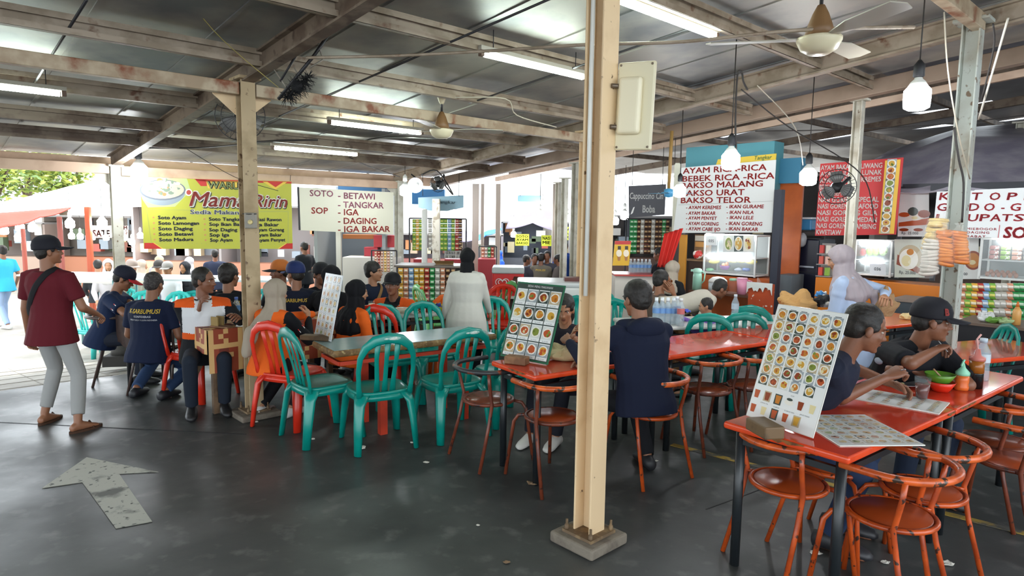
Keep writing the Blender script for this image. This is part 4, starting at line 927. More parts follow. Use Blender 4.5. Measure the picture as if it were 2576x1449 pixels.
b = MB(); b.box((0, 0, 0), (.16, .06, .2)); obj('sling_bag', b, STRAPM, q.o, .02, loc=q.Pv+Vector((-.2, .06, .02)))
person('man in a cyan T-shirt and pale jeans walking past the far tents', (4, 632), 12.0, -70, BR, 1.66, None, feet=((-.09, -.16, .085), (.09, .2, .085)), shirt='3fb6dd', pants='9db4d6', shoe='e4e4e0', det=1, ground=-.42)
q = person('man in a navy cap with a red brim bent over the small table', (312, 702), 6.65, 72, BR, 1.64, .45, 18, 0, (0, 26, 0), hair=('cap', '1a1c2c', 'b0252c', 0), shirt='1f2c4a', det=2, pants='262a36', hands=((395, 790, 6.4), (372, 792, 6.3)), group=GP)
flag(q, 1)
print_on(q, [('MUSI', .035, .12, .1, 'c9a63a')])
q = person('man seated with his back turned, K-SARBUMUSI printed in yellow across navy', (388, 716), 6.2, 4, BR, 1.66, .45, 10, 0, (0, 14, 0), hair='grey', shirt='17203a', pants='33486a', shoe='1e1f24', det=2, fat=1.12, group=GP, feet=((-.15, .02, .085), (.16, -.02, .085)))
print_on(q, [('K-SARBUMUSI', .04, .29, .11, 'd3b23c'), ('KONFEDERASI', .02, .16, .15, 'c9ccd2'), ('SERIKAT BURUH MUSLIMIN INDONESIA', .014, .26, .18, 'c9ccd2')])
q = person('man in a black, white and orange jacket holding a glass of yellow drink', (514, 706), 5.85, 152, DK, 1.68, .45, 4, 0, (-58, 2, 0), shirt=['17181c', 'd8d8da', 'df5a1e'], sleeve='long', pants='1d2430', shoe='1c1c1e', det=2, fat=1.12, hands=((600, 800, 5.6), (500, 782, 5.72)), poles=(None, (452, 800, 5.8)), hx={'paint': polo_paint}, group=GP, palms=(None, None))
collar(q, CLOTH('17181c')); flag(q, 1, .6)
q = person('man in black with his back turned, half hidden by the rusty post', (578, 694), 6.5, -4, BR, 1.7, .45, 4, 0, (25, 0, 0), shirt='14151b', det=2, group=GP, hx={'big': 1.08})
print_on(q, [('SARBUMUSI', .04, .27, .12, 'c9a63a'), ('KONFEDERASI', .02, .16, .16, 'c9ccd2')])
q = person('woman in a long beige veil and orange vest seated with her back turned', (697, 736), 5.55, 22, 'a8785a', 1.58, .45, 8, 0, (12, 6, 0), hair=('scarf', '9c9080'), shirt=['15161a', 'e3621c'], sleeve='long', pants='17181c', shoe='d8d6d2', det=2, fem=True, fat=1.12, hands=((790, 790, 5.9), (775, 800, 5.7)), hx={'paint': vest_paint, 'drape': .14, 'dw': .72, 'tail': [(-.07, -.15, .3), (-.1, -.18, .14)]}, group=GP, feet=((-.16, .05, .085), (.1, .12, .085)))
flag(q, 1)
q = person('man in an orange and black striped cap among the seated group', (703, 684), 7.3, 215, DK, 1.68, .45, 0, 0, (20, 0, 0), hair=('cap', 'b8692f', '2a2a2e', 0), shirt='15161c', det=1, group=GP)
q = person('man in a royal blue cap with his back turned, looking away to the tents', (742, 690), 6.75, -8, BR, 1.68, .45, 4, 0, (-48, 0, 0), hair=('cap', '1e2b58', '1e2b58', 0), shirt='151a2c', det=2, group=GP)
print_on(q, [('K-SARBUMUSI', .036, .26, .12, 'c9a63a')]); flag(q, 1)
q = person('man in a backward black cap behind the narrow pale menu', (806, 690), 7.3, 130, DK, 1.66, .45, 0, 0, (0, 4, 0), hair=('cap', '1b1b20', '1b1b20', 180), shirt='16171d', det=1, group=GP)
q = person('woman in black veil and black clothes just behind the narrow pale menu', (836, 696), 6.7, 16, LT, 1.6, .45, 6, 0, (10, 8, 0), hair=('scarf', '131317'), shirt='141418', sleeve='long', pants='17181c', det=1, fem=True, group=GP, hands=((775, 770, 6.9), None))
q = person('woman in a black veil over an orange vest, by the red chair back', (900, 735), 6.2, 42, LT, 1.58, .45, 10, 0, (25, 6, 0), hair=('scarf', '121216'), shirt=['e3621c', '15161a'], sleeve='long', pants='17181c', shoe='d8d6d2', det=2, fem=True, fat=1.1, hx={'drape': .24}, group=GP)
q = person('young man in a navy T-shirt with a brown shoulder strap', (941, 684), 7.7, 140, LT, 1.68, .45, 0, 0, (-40, 0, 0), shirt='1a2236', det=1, group=GP, hx={'big': 1.1}); strap(q, CLOTH('8a6a44'), -1, .04)
q = person('man in a black cap and orange shouldered jacket facing the soup bowl', (987, 717), 7.0, 186, DK, 1.66, .45, 22, 0, (0, -4, 0), hair=('cap', '17171a', '17171a', 0), shirt=['17181c', 'd8d8da', 'df5a1e'], sleeve='long', det=1, hands=((940, 788, 6.75), (1040, 785, 6.75)), hx={'paint': jacket_paint}, group=GP)
collar(q, CLOTH('17181c'))
q = person('woman in a long white blouse and black veil standing with her back turned', (1176, 650), 6.7, 12, LT, 1.58, None, 4, 0, (-14, 6, 0), hair=('scarf', '111114'), shirt='c9c6bd', sleeve='long', pants='17181c', shoe='1b1b1e', det=2, fem=True, fat=1.22, tunic=.32, hx={'drape': .06}, hands=((1105, 850, 6.75), (1235, 800, 6.9)))
q = person('man in a navy hoodie seated with his back turned beside the big pillar', (1600, 752), 4.32, -22, BR, 1.7, .45, 12, 0, (-8, 8, 0), shirt='141a2f', sleeve='long', pants='17181c', shoe='232326', det=2, fat=1.1, hands=((1432, 862, 4.5), (1490, 905, 4.35)), hx={'big': 1.08}, feet=((-.2, .3, .085), (.2, .25, .085)))
b = MB(); b.ell(q.N-q.Fw*.07+q.D*-.045, (.15, .075, .075)); cap_(b, q.N-q.X*.13+q.D*-.02, q.N+q.X*.13+q.D*-.02, .05, .05); me = bake(b, .012, 5); me.materials.append(CLOTH('141a2f')); obj('hood', me, [], q.o)
q = person('dark haired woman looking down across the table behind the green rimmed menu', (1420, 778), 5.15, 205, LT, 1.58, .45, 12, 0, (-14, 16, 0), hair='long', shirt='2a2830', sleeve='push', pants='1d1e26', shoe='d8d4cc', det=2, fem=True, hands=((1470, 870, 4.95), (1440, 845, 4.95)), feet=((-.06, .42, .085), (.14, .45, .085)))
q = person('man in amber sunglasses resting his chin on his hand', (1666, 706), 7.3, 70, BR, 1.7, .45, 6, 0, (6, 2, 0), shirt='6b5a50', det=2, hands=(None, (1694, 738, 7.22)), poles=(None, (-.1, .5, -1)))
b = MB()
for k in (-1, 1): b.loft([(q.HP((k*.031, .096, .0)), q.RH @ Vector((.024, 0, 0)), q.RH @ Vector((0, 0, .018))), (q.HP((k*.031, .1, .0)), q.RH @ Vector((.022, 0, 0)), q.RH @ Vector((0, 0, .016)))], 16); b.tube([q.HP((k*.05, .094, .006)), q.HP((k*.077, .03, .006)), q.HP((k*.078, -.01, .0))], .0035, 6)
obj('sunglasses', b, mat('amber_lens', '8a4a1e', .1), q.o)
q = person('woman in a greyish beige veil and black top behind the sunglasses man', (1694, 678), 8.6, 50, LT, 1.56, .45, 12, 0, (10, 10, 0), hair=('scarf', 'a39787'), shirt='17191c', sleeve='long', det=1, fem=True)
q = person('man in black standing behind the snack counter by the red cloth', (1657, 640), 9.4, -60, DK, 1.62, None, 0, 0, (0, 10, 0), shirt='1c1c22', det=1)
q = person('person in a cream shirt bending low over the table by the thermos', (1812, 727), 7.2, 82, DK, 1.62, None, 74, 0, (0, 30, 0), shirt='bcb5a6', sleeve='push', pants='7a5638', det=1, hands=((1830, 800, 7.2), (1815, 805, 6.9)))
q = person('child in a purple top playing with toy cars', (1775, 770), 6.45, -80, LT, 1.15, .45, 8, 0, (0, 12, 0), shirt='7c5fae', sleeve='long', pants='4a3f66', det=1, hands=((1722, 812, 6.55), (1716, 800, 6.4)))
q = person('woman in a greyish mauve veil and pale blue blouse standing at the stall', (2112, 660), 5.5, -48, LT, 1.58, None, 12, 0, (-10, 16, 0), hair=('scarf', 'a1969a'), shirt='a9b9d3', sleeve='long', pants='23252e', det=2, fem=True, tunic=.3, fat=1.05, hx={'drape': .2, 'tail': [(.13, -.12, .3), (.17, -.12, .16)]}, hands=((2045, 790, 5.6), (2225, 745, 5.3)), poles=(None, (1, -.4, -.1)))
q = person('man leaning over his plate with a spoon, close behind the tall menu board', (2178, 826), 3.42, 124, DK, 1.78, .45, 36, 0, (-24, 14, 0), hair='short', shirt='1c2030', sleeve='short', pants='26344f', shoe='26262a', det=3, hands=((2236, 962, 3.72), (2226, 950, 3.5)), poles=((-1, .1, -.4), (2085, 985, 3.42)), curl=(.8, .9), feet=((-.13, .3, .085), (.13, .3, .085)))
EATA = q
q = person('man in a black cap with a red letter lifting a spoon to his mouth', (2345, 808), 4.0, 166, DK, 1.78, .45, 36, 0, (-54, 4, 0), hair=('cap', '1a1a20', '1a1a20', 0), shirt='15161b', sleeve='elbow', pants='2a3346', shoe='222226', det=3, fat=1.08, hands=((2312, 940, 4.0), (2352, 882, 3.88)), poles=((2425, 945, 3.95), (2275, 922, 3.72)), curl=(.7, .95))
b = MB(); put_text(b, 'B', 0, 0, .04, 0, None, .034, 0, .08); ob = obj('cap_letter', b, M_('b8433c', .6), q.cap)
R = q.RH; n_ = Vector((.74, .62, .25)).normalized(); x_ = Z.cross(n_).normalized(); ob.matrix_local = frame(q.cp((.088, .042, .052)), R @ x_, R @ n_.cross(x_), R @ n_)
b = MB(); b.loft([(q.Sh[1]+Vector((.066, .0, -.05)), Vector((0, .035, 0)), Vector((0, 0, .022))), (q.Sh[1]+Vector((.07, .0, -.05)), Vector((0, .03, 0)), Vector((0, 0, .018)))], 14); obj('sleeve_emblem', b, M_('9aa6b8', .5), q.o)
collar(q, CLOTH('15161b'), .07)
EATB = q
# ---- people far off, each a few pixels
FAR = 'diners at the far tables under the tents'
for lb, px, py, y, yaw, hair, sh in (
    ('diner in a white veil at the far tables', 272, 668, 11.5, 150, ('scarf', 'cfcac8'), 'c4bec0'), ('diner in a brownish cap and cream shirt at the far tables', 332, 672, 11, 120, ('cap', '8d7f78', '8d7f78', 0), 'b8b5a6'),
    ('diner in a beige veil leaning over the far tables', 358, 668, 13, 60, ('scarf', 'b5a594'), 'a7a4ac'), ('diner in a dark cap at the far white table', 399, 672, 12.2, 175, ('cap', '3a3634', '3a3634', 0), '6a6d78'),
    ('diner in a grey cap and white shirt at the far white table', 421, 676, 11.6, 185, ('cap', '8c8884', '8c8884', 0), 'd8dade'), ('diner in a black veil raising a hand at the far white table', 464, 674, 11.8, 190, ('scarf', '2b2b30'), '33353a'),
    ('diner in a pale grey veil behind the far white table', 478, 660, 14, 20, ('scarf', 'b9b3b6'), '9e9aa2'), ('diner in dark clothes at the far tables beside the orange pole', 246, 668, 12.5, -30, 'short', '3a3d42'), ('diner in a sandy veil close to the yellow banner edge', 402, 655, 15, 0, ('scarf', 'b3a58e'), '9c9aa0')):
    person(lb, (px, py), y, yaw, LT, 1.6, .45, 5, 0, (0, 5, 0), hair=hair, shirt=sh, sleeve='long', det=0, group=FAR, ground=-.42, legs=False)
person('man in dark navy standing below the yellow banner', (541, 640), 13, -20, DK, 1.66, None, shirt='2a2f42', det=0, ground=-.42); person('man in black standing by the far snack stall', (764, 622), 11, -60, DK, 1.66, None, shirt='1f2127', det=0)
POL = 'group seated at the far table in the middle of the hall'
for lb, px, py, yaw, sh in (('seated man in grey at the far table, leaning on his arm', 1326, 654, 80, '4a4a58'), ('seated man in a tan vest seen from behind at the far table', 1361, 650, 5, '6b6458'), ('seated man in brownish grey turned to the tan vest', 1402, 653, -70, '5c5450'), ('dark haired diner facing the tan vest at the far table', 1376, 645, 190, '3f3f48'), ('half hidden diner behind the tan vest', 1345, 652, 170, '3a3a44')):
    q = person(lb, (px, py), 14 if 'tan' in lb or 'brown' in lb else 14.8, yaw, DK, 1.62, .45, 6, 0, (0, 5, 0), shirt=sh, det=0, group=POL, legs=False, ground=-.4)
    if 'behind at' in lb: print_on(q, [('POLISI', .04, .2, .12, 'c9a63a')])
person('man in a blue top standing at the far bottle stall', (1421, 622), 15, 175, BR, 1.62, None, shirt='2c4f9a', det=0, ground=-.4); person('person in a bright blue hood by the far poles', (1258, 640), 16, 60, LT, 1.5, None, hair=('scarf', '2e5cc0'), shirt='2e5cc0', sleeve='long', det=0, fem=True, ground=-.4)
# ------------------------------------------------------------------ signs
class Pl:
    """an upright plane of the place: o a point on it, x its rightward direction, y up"""
    def __init__(s, o, x, y=Z): s.x, s.y = Vector(x).normalized(), Vector(y).normalized(); s.n = s.x.cross(s.y); s.o = Vector(o); s.X = frame(s.o, s.x, s.y, s.n)
    def w(s, px, py): d = ray(px, py); e = Vector((0, 0, EYE)); return e+d*((s.o-e).dot(s.n)/d.dot(s.n))
    def l(s, px, py): q = s.w(px, py)-s.o; return q.dot(s.x), q.dot(s.y)
    def at0(s, px, py): return Pl(s.w(px, py), s.x, s.y)
    def quad(s, mb, pts, m=0, z=.002): mb.add([s.l(*p)+(z,) for p in pts], [tuple(range(len(pts)))], m)
    def text(s, mb, t, x0, yb, x1, h, m=0, z=.004, bold=.02, shear=0, spc=1):
        a = s.l(x0, yb); c = s.l(x1, yb); hh = abs(s.l(x0, yb-h)[1]-a[1]); put_text(mb, t, a[0], a[1], hh, m, None, c[0]-a[0], z, bold, shear, spc)
def PV(p, px=1800, py=560): o = G(p, 0); q = Pl(o, -v); return q.at0(px, py)
def PU(q_, px=550, py=540): o = G(0, q_); q = Pl(o, u); return q.at0(px, py)
def PF(y, px, py, yaw=0): q = Pl((0, y, 0) if not yaw else at(px, py, y), Vector((math.cos(yaw), math.sin(yaw), 0))); return q.at0(px, py)
def sign(name, label, pl, corners, col, cat='sign', th=.012, rough=.5, kind_part='board', wires=0):
    t = thing(name, label, cat); t.matrix_world = pl.X; b = MB(); pts = [pl.l(*c) for c in corners]; b.prism(pts, th, 0, None, -th); obj(kind_part, b, M_(col, rough), t)
    if wires:
        y0 = max(q[1] for q in pts); b = MB(); xs = [q[0] for q in pts]
        for x in (min(xs)*.9+max(xs)*.1, min(xs)*.1+max(xs)*.9): b.tube([(x, y0-.02, .004), (x, y0+wires, .01)], .005, 6)
        obj('hanging_wire', b, CABLE, t)
    return t
# yellow soup banner
pl = PU(4.5); t = sign('menu_banner', 'yellow WARUNG soup banner hung under the eave behind the rusty post', pl, [(362, 626), (736, 626), (733, 456), (352, 447)], 'b9b840', 'banner', .006)
b = MB(); Y = [M_(c, .5) for c in ('c62f28', 'e8c24a', '1c1c1a', 'f0efe2', '2d3550', 'bccb8a', '8f9aa2', 'c9bfa6', 'c98a5a', '7f8f7a', 'b0453c', '5b5f7a', '70767e')]
pl.quad(b, [(488, 450), (733, 457), (733, 462), (500, 456)], 0); pl.quad(b, [(490, 450), (520, 452), (520, 468), (505, 468)], 0); pl.quad(b, [(672, 457), (712, 458), (693, 471)], 0, .003); pl.quad(b, [(660, 457), (722, 458), (693, 477)], 1, .0025)
pl.quad(b, [(363, 611), (385, 611), (407, 626), (363, 626)], 0); pl.quad(b, [(385, 611), (389, 611), (412, 626), (407, 626)], 1); pl.quad(b, [(702, 626), (722, 612), (736, 612), (736, 626)], 0); pl.quad(b, [(698, 626), (718, 612), (722, 612), (702, 626)], 1)
pl.quad(b, [(352, 447), (470, 449), (480, 480), (440, 520), (372, 522), (357, 500)], 5, .001)
def ellpx(pl, b, cx, cy, rx, ry, m, z, a0=0, a1=2*PI, n=26): pl.quad(b, [(cx+rx*math.cos(a0+(a1-a0)*k/n), cy-ry*math.sin(a0+(a1-a0)*k/n)) for k in range(n)], m, z)
ellpx(pl, b, 409, 480, 58, 37, 6, .0022, PI, 2*PI); ellpx(pl, b, 409, 478, 58, 26, 12, .0024); ellpx(pl, b, 409, 477, 54, 23, 7, .0027)
random.seed(3)
for k in range(46):
    a, r = random.uniform(0, 2*PI), random.uniform(0, 1)**.5; ellpx(pl, b, 409+44*r*math.cos(a), 470+19*r*math.sin(a), random.uniform(3, 8), random.uniform(2, 5), random.choice((3, 7, 7, 8, 9, 3)), .003+.00003*k, 0, 2*PI, 8)
pl.quad(b, [(517, 453), (642, 457), (642, 477), (523, 474)], 1, .002)
pl.text(b, 'WARUNG', 522, 473, 640, 17, 2, .0065, .1, .0); pl.text(b, 'WARUNG', 522, 473, 640, 17, 5, .009, .01, .0)
for dx, dy, m, z, bo in ((1.5, 2, 2, .007, .09), (0, 0, 3, .011, .08), (0, 0, 10, .014, .015)):
    pl.text(b, 'Mama', 475+dx, 518+dy, 618+dx, 38, m, z, bo, .28); pl.text(b, 'Ririn', 634+dx, 520+dy, 722+dx, 32, m, z, bo, .28)
ellpx(pl, b, 474, 484, 9, 9, 3, .0115); ellpx(pl, b, 474, 484, 6, 6, 10, .0145)
pl.text(b, 'Sedia Makanan', 478, 538, 622, 11, 3, .006, .09); pl.text(b, 'Sedia Makanan', 478, 538, 622, 11, 11, .0085, .02)
rows = [(550, 564, 578, 592, 606), (554, 567, 581, 594, 607), (555, 568, 581, 594, 607)]
for c, (xs, names) in enumerate((((397, 398, 398, 399, 400), ('Soto Ayam', 'Soto Lamongan', 'Soto Daging', 'Soto Betawi', 'Soto Madura')), ((525, 526, 526, 527, 528), ('Soto Tangkar', 'Sop Ikan Batam', 'Sop Daging', 'Sop Iga', 'Sop Ayam')), ((642, 642, 642, 643, 645), ('Nasi Rawon', 'Iga Bakar', 'Ayam Goreng', 'Ayam Bakar', 'Ayam Penyet')))):
    for r, nm in enumerate(names):
        w_ = len(nm)*(7.9 if c == 0 else 7.1 if c == 1 else 6.6); yb = rows[c][r]; pl.text(b, nm, xs[r], yb+1, xs[r]+w_, 8.6, 4, .006, .045)
        if c < 2: ellpx(pl, b, xs[r]-11, yb-3, 2.6, 2.2, 8, .003, 0, 2*PI, 10)
for a_, c_ in (((368, 526), (478, 529)), ((640, 532), (724, 532)), ((380, 611), (724, 615)), ((724, 532), (724, 615)), ((368, 526), (380, 611))):
    n = 30
    for k in range(n):
        f_ = k/n; x, y_ = a_[0]+(c_[0]-a_[0])*f_, a_[1]+(c_[1]-a_[1])*f_; pl.quad(b, [(x, y_+.5), (x+1.6, y_+.5), (x+1.6, y_-.4), (x, y_-.4)], 9, .0025)
obj('banner_print', b, Y, t)
b = MB()
for x, y_ in ((354, 446), (730, 455)): c = pl.l(x, y_); b.tube([(c[0], c[1], 0), (c[0], c[1]+.09, .02)], .004, 6)
obj('tie', b, CABLE, t)
# white soup sign
pl = PU(4.48, 870, 530); t = sign('menu_sign', 'white sign listing SOTO and SOP dishes in faded red letters', pl, [(752, 579), (990, 590), (990, 484), (748, 471)], 'dfdcc6')
b = MB(); K = [M_('bf4a42', .5), M_('c07a8c', .5), M_('2a2a2c', .5)]
for tx, x0, x1, yb, m in (('SOTO', 779, 838, 493, 1), ('SOP', 783, 825, 537, 0), ('- BETAWI', 850, 943, 499, 1), ('- TANGKAR', 850, 965, 522, 1), ('- IGA', 850, 902, 541, 0), ('- DAGING', 850, 947, 563, 0), ('- IGA BAKAR', 850, 981, 584, 0)): pl.text(b, tx, x0, yb, x1, 16, m, .004, .035)
obj('lettering', b, K, t); b = MB(); pl.quad(b, [(747, 470), (752, 470), (756, 579), (751, 579)], 0, .003); obj('edge_strip', b, K[2], t)
# white rica sign with the strip behind
pl = PV(6.55); t = sign('menu_sign', 'white AYAM RICA menu sign hanging above the lit food case', pl, [(1693, 586), (1941, 585), (1952, 402), (1714, 422)], 'dbdcd8')
b = MB(); K = [M_('bb2f28', .5), M_('c0c0bc', .5)]
for tx, x0, x1, yb, h in (('AYAM RICA-RICA', 1718, 1928, 437, 15), ('BEBEK RICA -RICA', 1717, 1948, 457, 15), ('BAKSO MALANG', 1714, 1919, 474, 15), ('BAKSO URAT', 1714, 1873, 493, 15), ('BAKSO TELOR', 1713, 1889, 511, 15),
    ('- AYAM KEREMES', 1726, 1814, 526, 9), ('- AYAM BAKAR', 1726, 1800, 540, 9), ('- AYAM PENYET', 1726, 1804, 552, 8.5), ('- AYAM GORENG', 1726, 1808, 566, 9), ('- AYAM CABE IJO', 1726, 1812, 579, 9),
    ('- IKAN GURAME', 1827, 1922, 524, 9.5), ('- IKAN NILA', 1828, 1896, 538, 9), ('- IKAN LELE', 1828, 1896, 551, 9), ('- IKAN GORENG', 1826, 1918, 566, 9.5), ('- IKAN BAKAR', 1826, 1907, 579, 9)): pl.text(b, tx, x0, yb, x1, h*.95, 0, .004, 0.03 if h > 12 else .04, .0 if h > 12 else .12)
pl.quad(b, [(1707, 515), (1944, 505), (1944, 506.5), (1707, 516.5)], 1, .003); obj('lettering', b, K, t)
pl2 = PV(6.62); t = sign('yellow_sign', 'yellow sign strip peeking out above the white AYAM RICA menu', pl2, [(1800, 418), (1951, 404), (1953, 386), (1806, 401)], 'd8b83a')
b = MB(); pl2.text(b, 'Soto', 1818, 412, 1846, 8, 0, .004, .02, .2); pl2.text(b, 'Tangkar', 1898, 402, 1942, 10, 0, .004, .02, .2); obj('lettering', b, M_('7a9a5a', .5), t)
t = sign('side_sign', 'narrow cream board hanging edgewise beside the white AYAM RICA menu', PV(6.7), [(1689, 590), (1706, 590), (1713, 410), (1697, 410)], 'd5d2bd', wires=.5)
# red sign
pl = PV(6.6, 2150, 500); t = sign('menu_sign', 'red menu sign with white dish names and a yellow photo strip', pl, [(2050, 593), (2254, 590), (2273, 396), (2064, 412)], 'b81e20')
b = MB(); ms = foodmats()+[M_('e9e4dc', .5), M_('e2b33c', .5)]; pl.quad(b, [(2211, 588), (2249, 588), (2266, 401), (2227, 404)], 14, .003)
for i, (tx, x1) in enumerate((('AYAM BAKAR TALIWANG', 2219), ('AYAM TULANG LUNAK', 2218), ('AYAM GORENG KREMES', 2216), ('BEBEK KREMES', 2140), ('AYAM GEPREK', 2136), ('NASI GORENG SPECIAL', 2211), ('NASI GORENG SEAFOOD', 2209), ('NASI GORENG GILA', 2207), ('NASI GORENG MEDAN', 2206), ('NASI GORENG KAMBING', 2204), ('KWETIAW', 2116))):
    yb = 428+i*16.1; pl.text(b, tx, 2065-i*1.2, yb, x1, 12, 13, .004, .035)
for k in range(11):
    cx, cy = 2244-k*1.7, 411+k*16.6; a = pl.l(cx, cy); food(b, a[0], a[1], .052, k+200)
for i in range(len(b.v)):
    if .0011 < b.v[i][2] < .0026: b.v[i] = (b.v[i][0], b.v[i][1], b.v[i][2]+.003)
obj('sign_print', b, ms, t)
# lit white ketoprak sign
pl = PV(6.75, 2450, 540); t = sign('menu_sign', 'bright white KETOPRAK and GADO-GADO sign with widely spaced red letters', pl, [(2345, 598), (2690, 602), (2710, 466), (2357, 482)], 'eceeed')
b = MB(); K = [M_('c3303a', .5)]
for s_, yb, h, xs in (('KETOPRAK', 503, 19, (2362, 2402, 2444, 2489, 2532, 2575, 2620, 2660)), ('GADO-GADO', 530, 19, (2357, 2398, 2436, 2475, 2518, 2541, 2582, 2620, 2655)), ('LUPAT', 556, 18, (2352, 2434, 2463, 2490, 2520)), ('SAYUR', 556, 18, (2549, 2577, 2605, 2632, 2660))):
    for ch, x in zip(s_, xs): pl.text(b, ch, x, yb, x+(27 if ch not in '-' else 9), h, 0, .004, .03, .08)
for tx, yb in (('MIEBOGOR', 578), ('DAGING', 587), ('BABAT', 597)): pl.text(b, tx, 2432, yb, 2432+len(tx)*9.5, 6, 0, .004, .02, 0, 1.2)
pl.text(b, 'SOTO', 2523, 598, 2650, 28, 0, .004, .05, .1); pl.quad(b, [(2510, 600), (2511.5, 600), (2516, 566), (2514.5, 566)], 0, .004); obj('lettering', b, K, t)
# dark cappuccino banner
pl = PF(11, 1628, 505, -.25); t = sign('drinks_banner', 'dark grey Cappuccino Cincau banner with white script beside the big pillar', pl, [(1582, 548), (1672, 540), (1676, 463), (1581, 468)], '3b3a40', 'banner', wires=.6)
b = MB(); pl.text(b, 'Cappuccino Cin', 1584, 500, 1668, 16, 0, .004, .03, .1); pl.text(b, 'Boba', 1616, 534, 1648, 18, 0, .004, .05); pl.quad(b, [(1586, 540), (1592, 536), (1597, 520), (1593, 522), (1588, 534)], 0, .004); obj('lettering', b, M_('dcdad6', .6), t)
# blue grey hanging boards
pl = PF(11.2, 1105, 510, .0); t = sign('hanging_board', 'blue grey board with faint script hanging beside the horn loudspeaker', pl, [(1052, 522), (1080, 530), (1125, 531), (1166, 522), (1166, 491), (1052, 497)], '7f9eab', wires=.35); b = MB(); pl.text(b, 'Tangkar', 1098, 512, 1147, 8, 0, .004, .01, .15); obj('lettering', b, M_('a3bcc6', .5), t)
t = sign('hanging_board', 'small blue grey board hanging far back among the bulbs', PF(16, 1332, 500), [(1302, 507), (1365, 508), (1364, 492), (1303, 491)], '6f93a3', wires=1.0)
for lb, x0, y0, x1, y1, y_, tx in (('yellow menu poster hanging at the far stall, next to the grey board', 1296, 618, 1331, 589, 17, ('SOTO', 'AYAM', 'BAKSO')), ('yellow menu poster in the middle of the far stall row', 1362, 619, 1387, 592, 17.5, ('NASI', 'MIE')), ('yellow NASI GORENG poster beside the big pillar', 1417, 604, 1462, 571, 16, ('BAKAR', 'NASI', 'GORENG'))):
    pl = PF(y_, x0, y0); t = sign('menu_poster', lb, pl, [(x0, y0), (x1, y0), (x1, y1), (x0, y1)], 'd6e03a', 'poster'); b = MB(); n = len(tx)
    for k, w_ in enumerate(tx): h = (y0-y1)/(n+.5); pl.text(b, w_, x0+3, y1+h*(k+1), x1-3, h*.7, 0, .005, .03)
    obj('lettering', b, M_('4a5230', .6), t)
pl = PF(17, 275, 585); t = sign('stall_sign', 'faded white SATE sign among the far tents', pl, [(230, 598), (322, 598), (322, 568), (231, 567)], 'cbb7ad'); b = MB()
for tx, x0, x1, yb, h in (('SATE', 234, 277, 595, 17), ('AYAM', 286, 320, 577, 9), ('KAMBING', 282, 320, 587, 8), ('DAGING', 284, 320, 596, 8)): pl.text(b, tx, x0, yb, x1, h, 0, .006, .04)
obj('lettering', b, M_('b0564a', .6), t)
# ------------------------------------------------------------------ stalls
def onp(px, py, p): return Pl(G(p, 0), -v).w(px, py)
GLASS = mat('glass_pane', 'e8f0f0', .05, alpha=.14, spec=.6); CLEAR = mat('clear_plastic', 'dfe9ec', .12, alpha=.05, spec=.4); CLEARB = mat('clear_bag', 'e6e4de', .25, alpha=.13, spec=.6)
FRAMEW = M_('cfd0cc', .4); WOODO = mat('counter_orange_wood', 'b85a22', .45, 0, 'a34c1c', 3, .4, .65); STRIP = mat('strip_light', 'f4faff', .4, emit=11)
def stall(name, label, cat, px0, px1, pyt, pyb, p, group=None):
    """Empty at the bottom middle of what spans those pixels on the stall line p; local x to the right, y deeper"""
    A, B_ = onp(px0, pyb, p), onp(px1, pyb, p); h = onp(px0, pyt, p).z-A.z; c = (A+B_)/2; c.z = A.z
    return thing(name, label, cat, c, GA, group), (B_-A).length, h
def faceY(name, label, cat, px0, px1, pyt, pyb, y, group=None, yaw=0):
    A, B_ = at(px0, pyb, y), at(px1, pyb, y); c = (A+B_)/2; return thing(name, label, cat, c, yaw, group), (B_-A).length, at(px0, pyt, y).z-A.z
def panel(name, label, cat, px0, px1, pyt, pyb, p, col, th=.03, rough=.6, floor=False, kind=None):
    t, w, h = stall(name, label, cat, px0, px1, pyt, pyb, p)
    z0 = -t.location.z if floor else 0; b = MB(); b.box((0, th/2, (z0+h)/2), (w, th, h-z0)); obj('panel', b, col if not isinstance(col, str) else M_(col, rough), t, .004); return t, w, h
panel('stall_fascia', 'teal box panel above the white AYAM RICA menu', 'panel', 1722, 1942, 372, 480, 7.0, '4f8f98', .3); panel('stall_fascia', 'blue panel end next to the bulb by the red menu', 'panel', 1946, 2012, 400, 462, 7.2, '3f7f9c', .3)
panel('stall_partition', 'orange brown partition beside the white AYAM RICA menu', 'partition', 1950, 2012, 462, 610, 7.25, WOODO, .04, floor=True)
panel('corner_board', 'mustard upright board beside the red hanging cloth', 'board', 1705, 1722, 590, 700, 6.75, 'c98a2c', .04, floor=True)
t, w, h = stall('stall_post', 'dark navy steel post at the side of the white AYAM RICA menu', 'post', 1940, 1960, 478, 690, 6.5); b = MB(); b.box((0, 0, (h-t.location.z)/2), (.1, .1, h+t.location.z)); obj('upright', b, M_('262a38', .5), t)
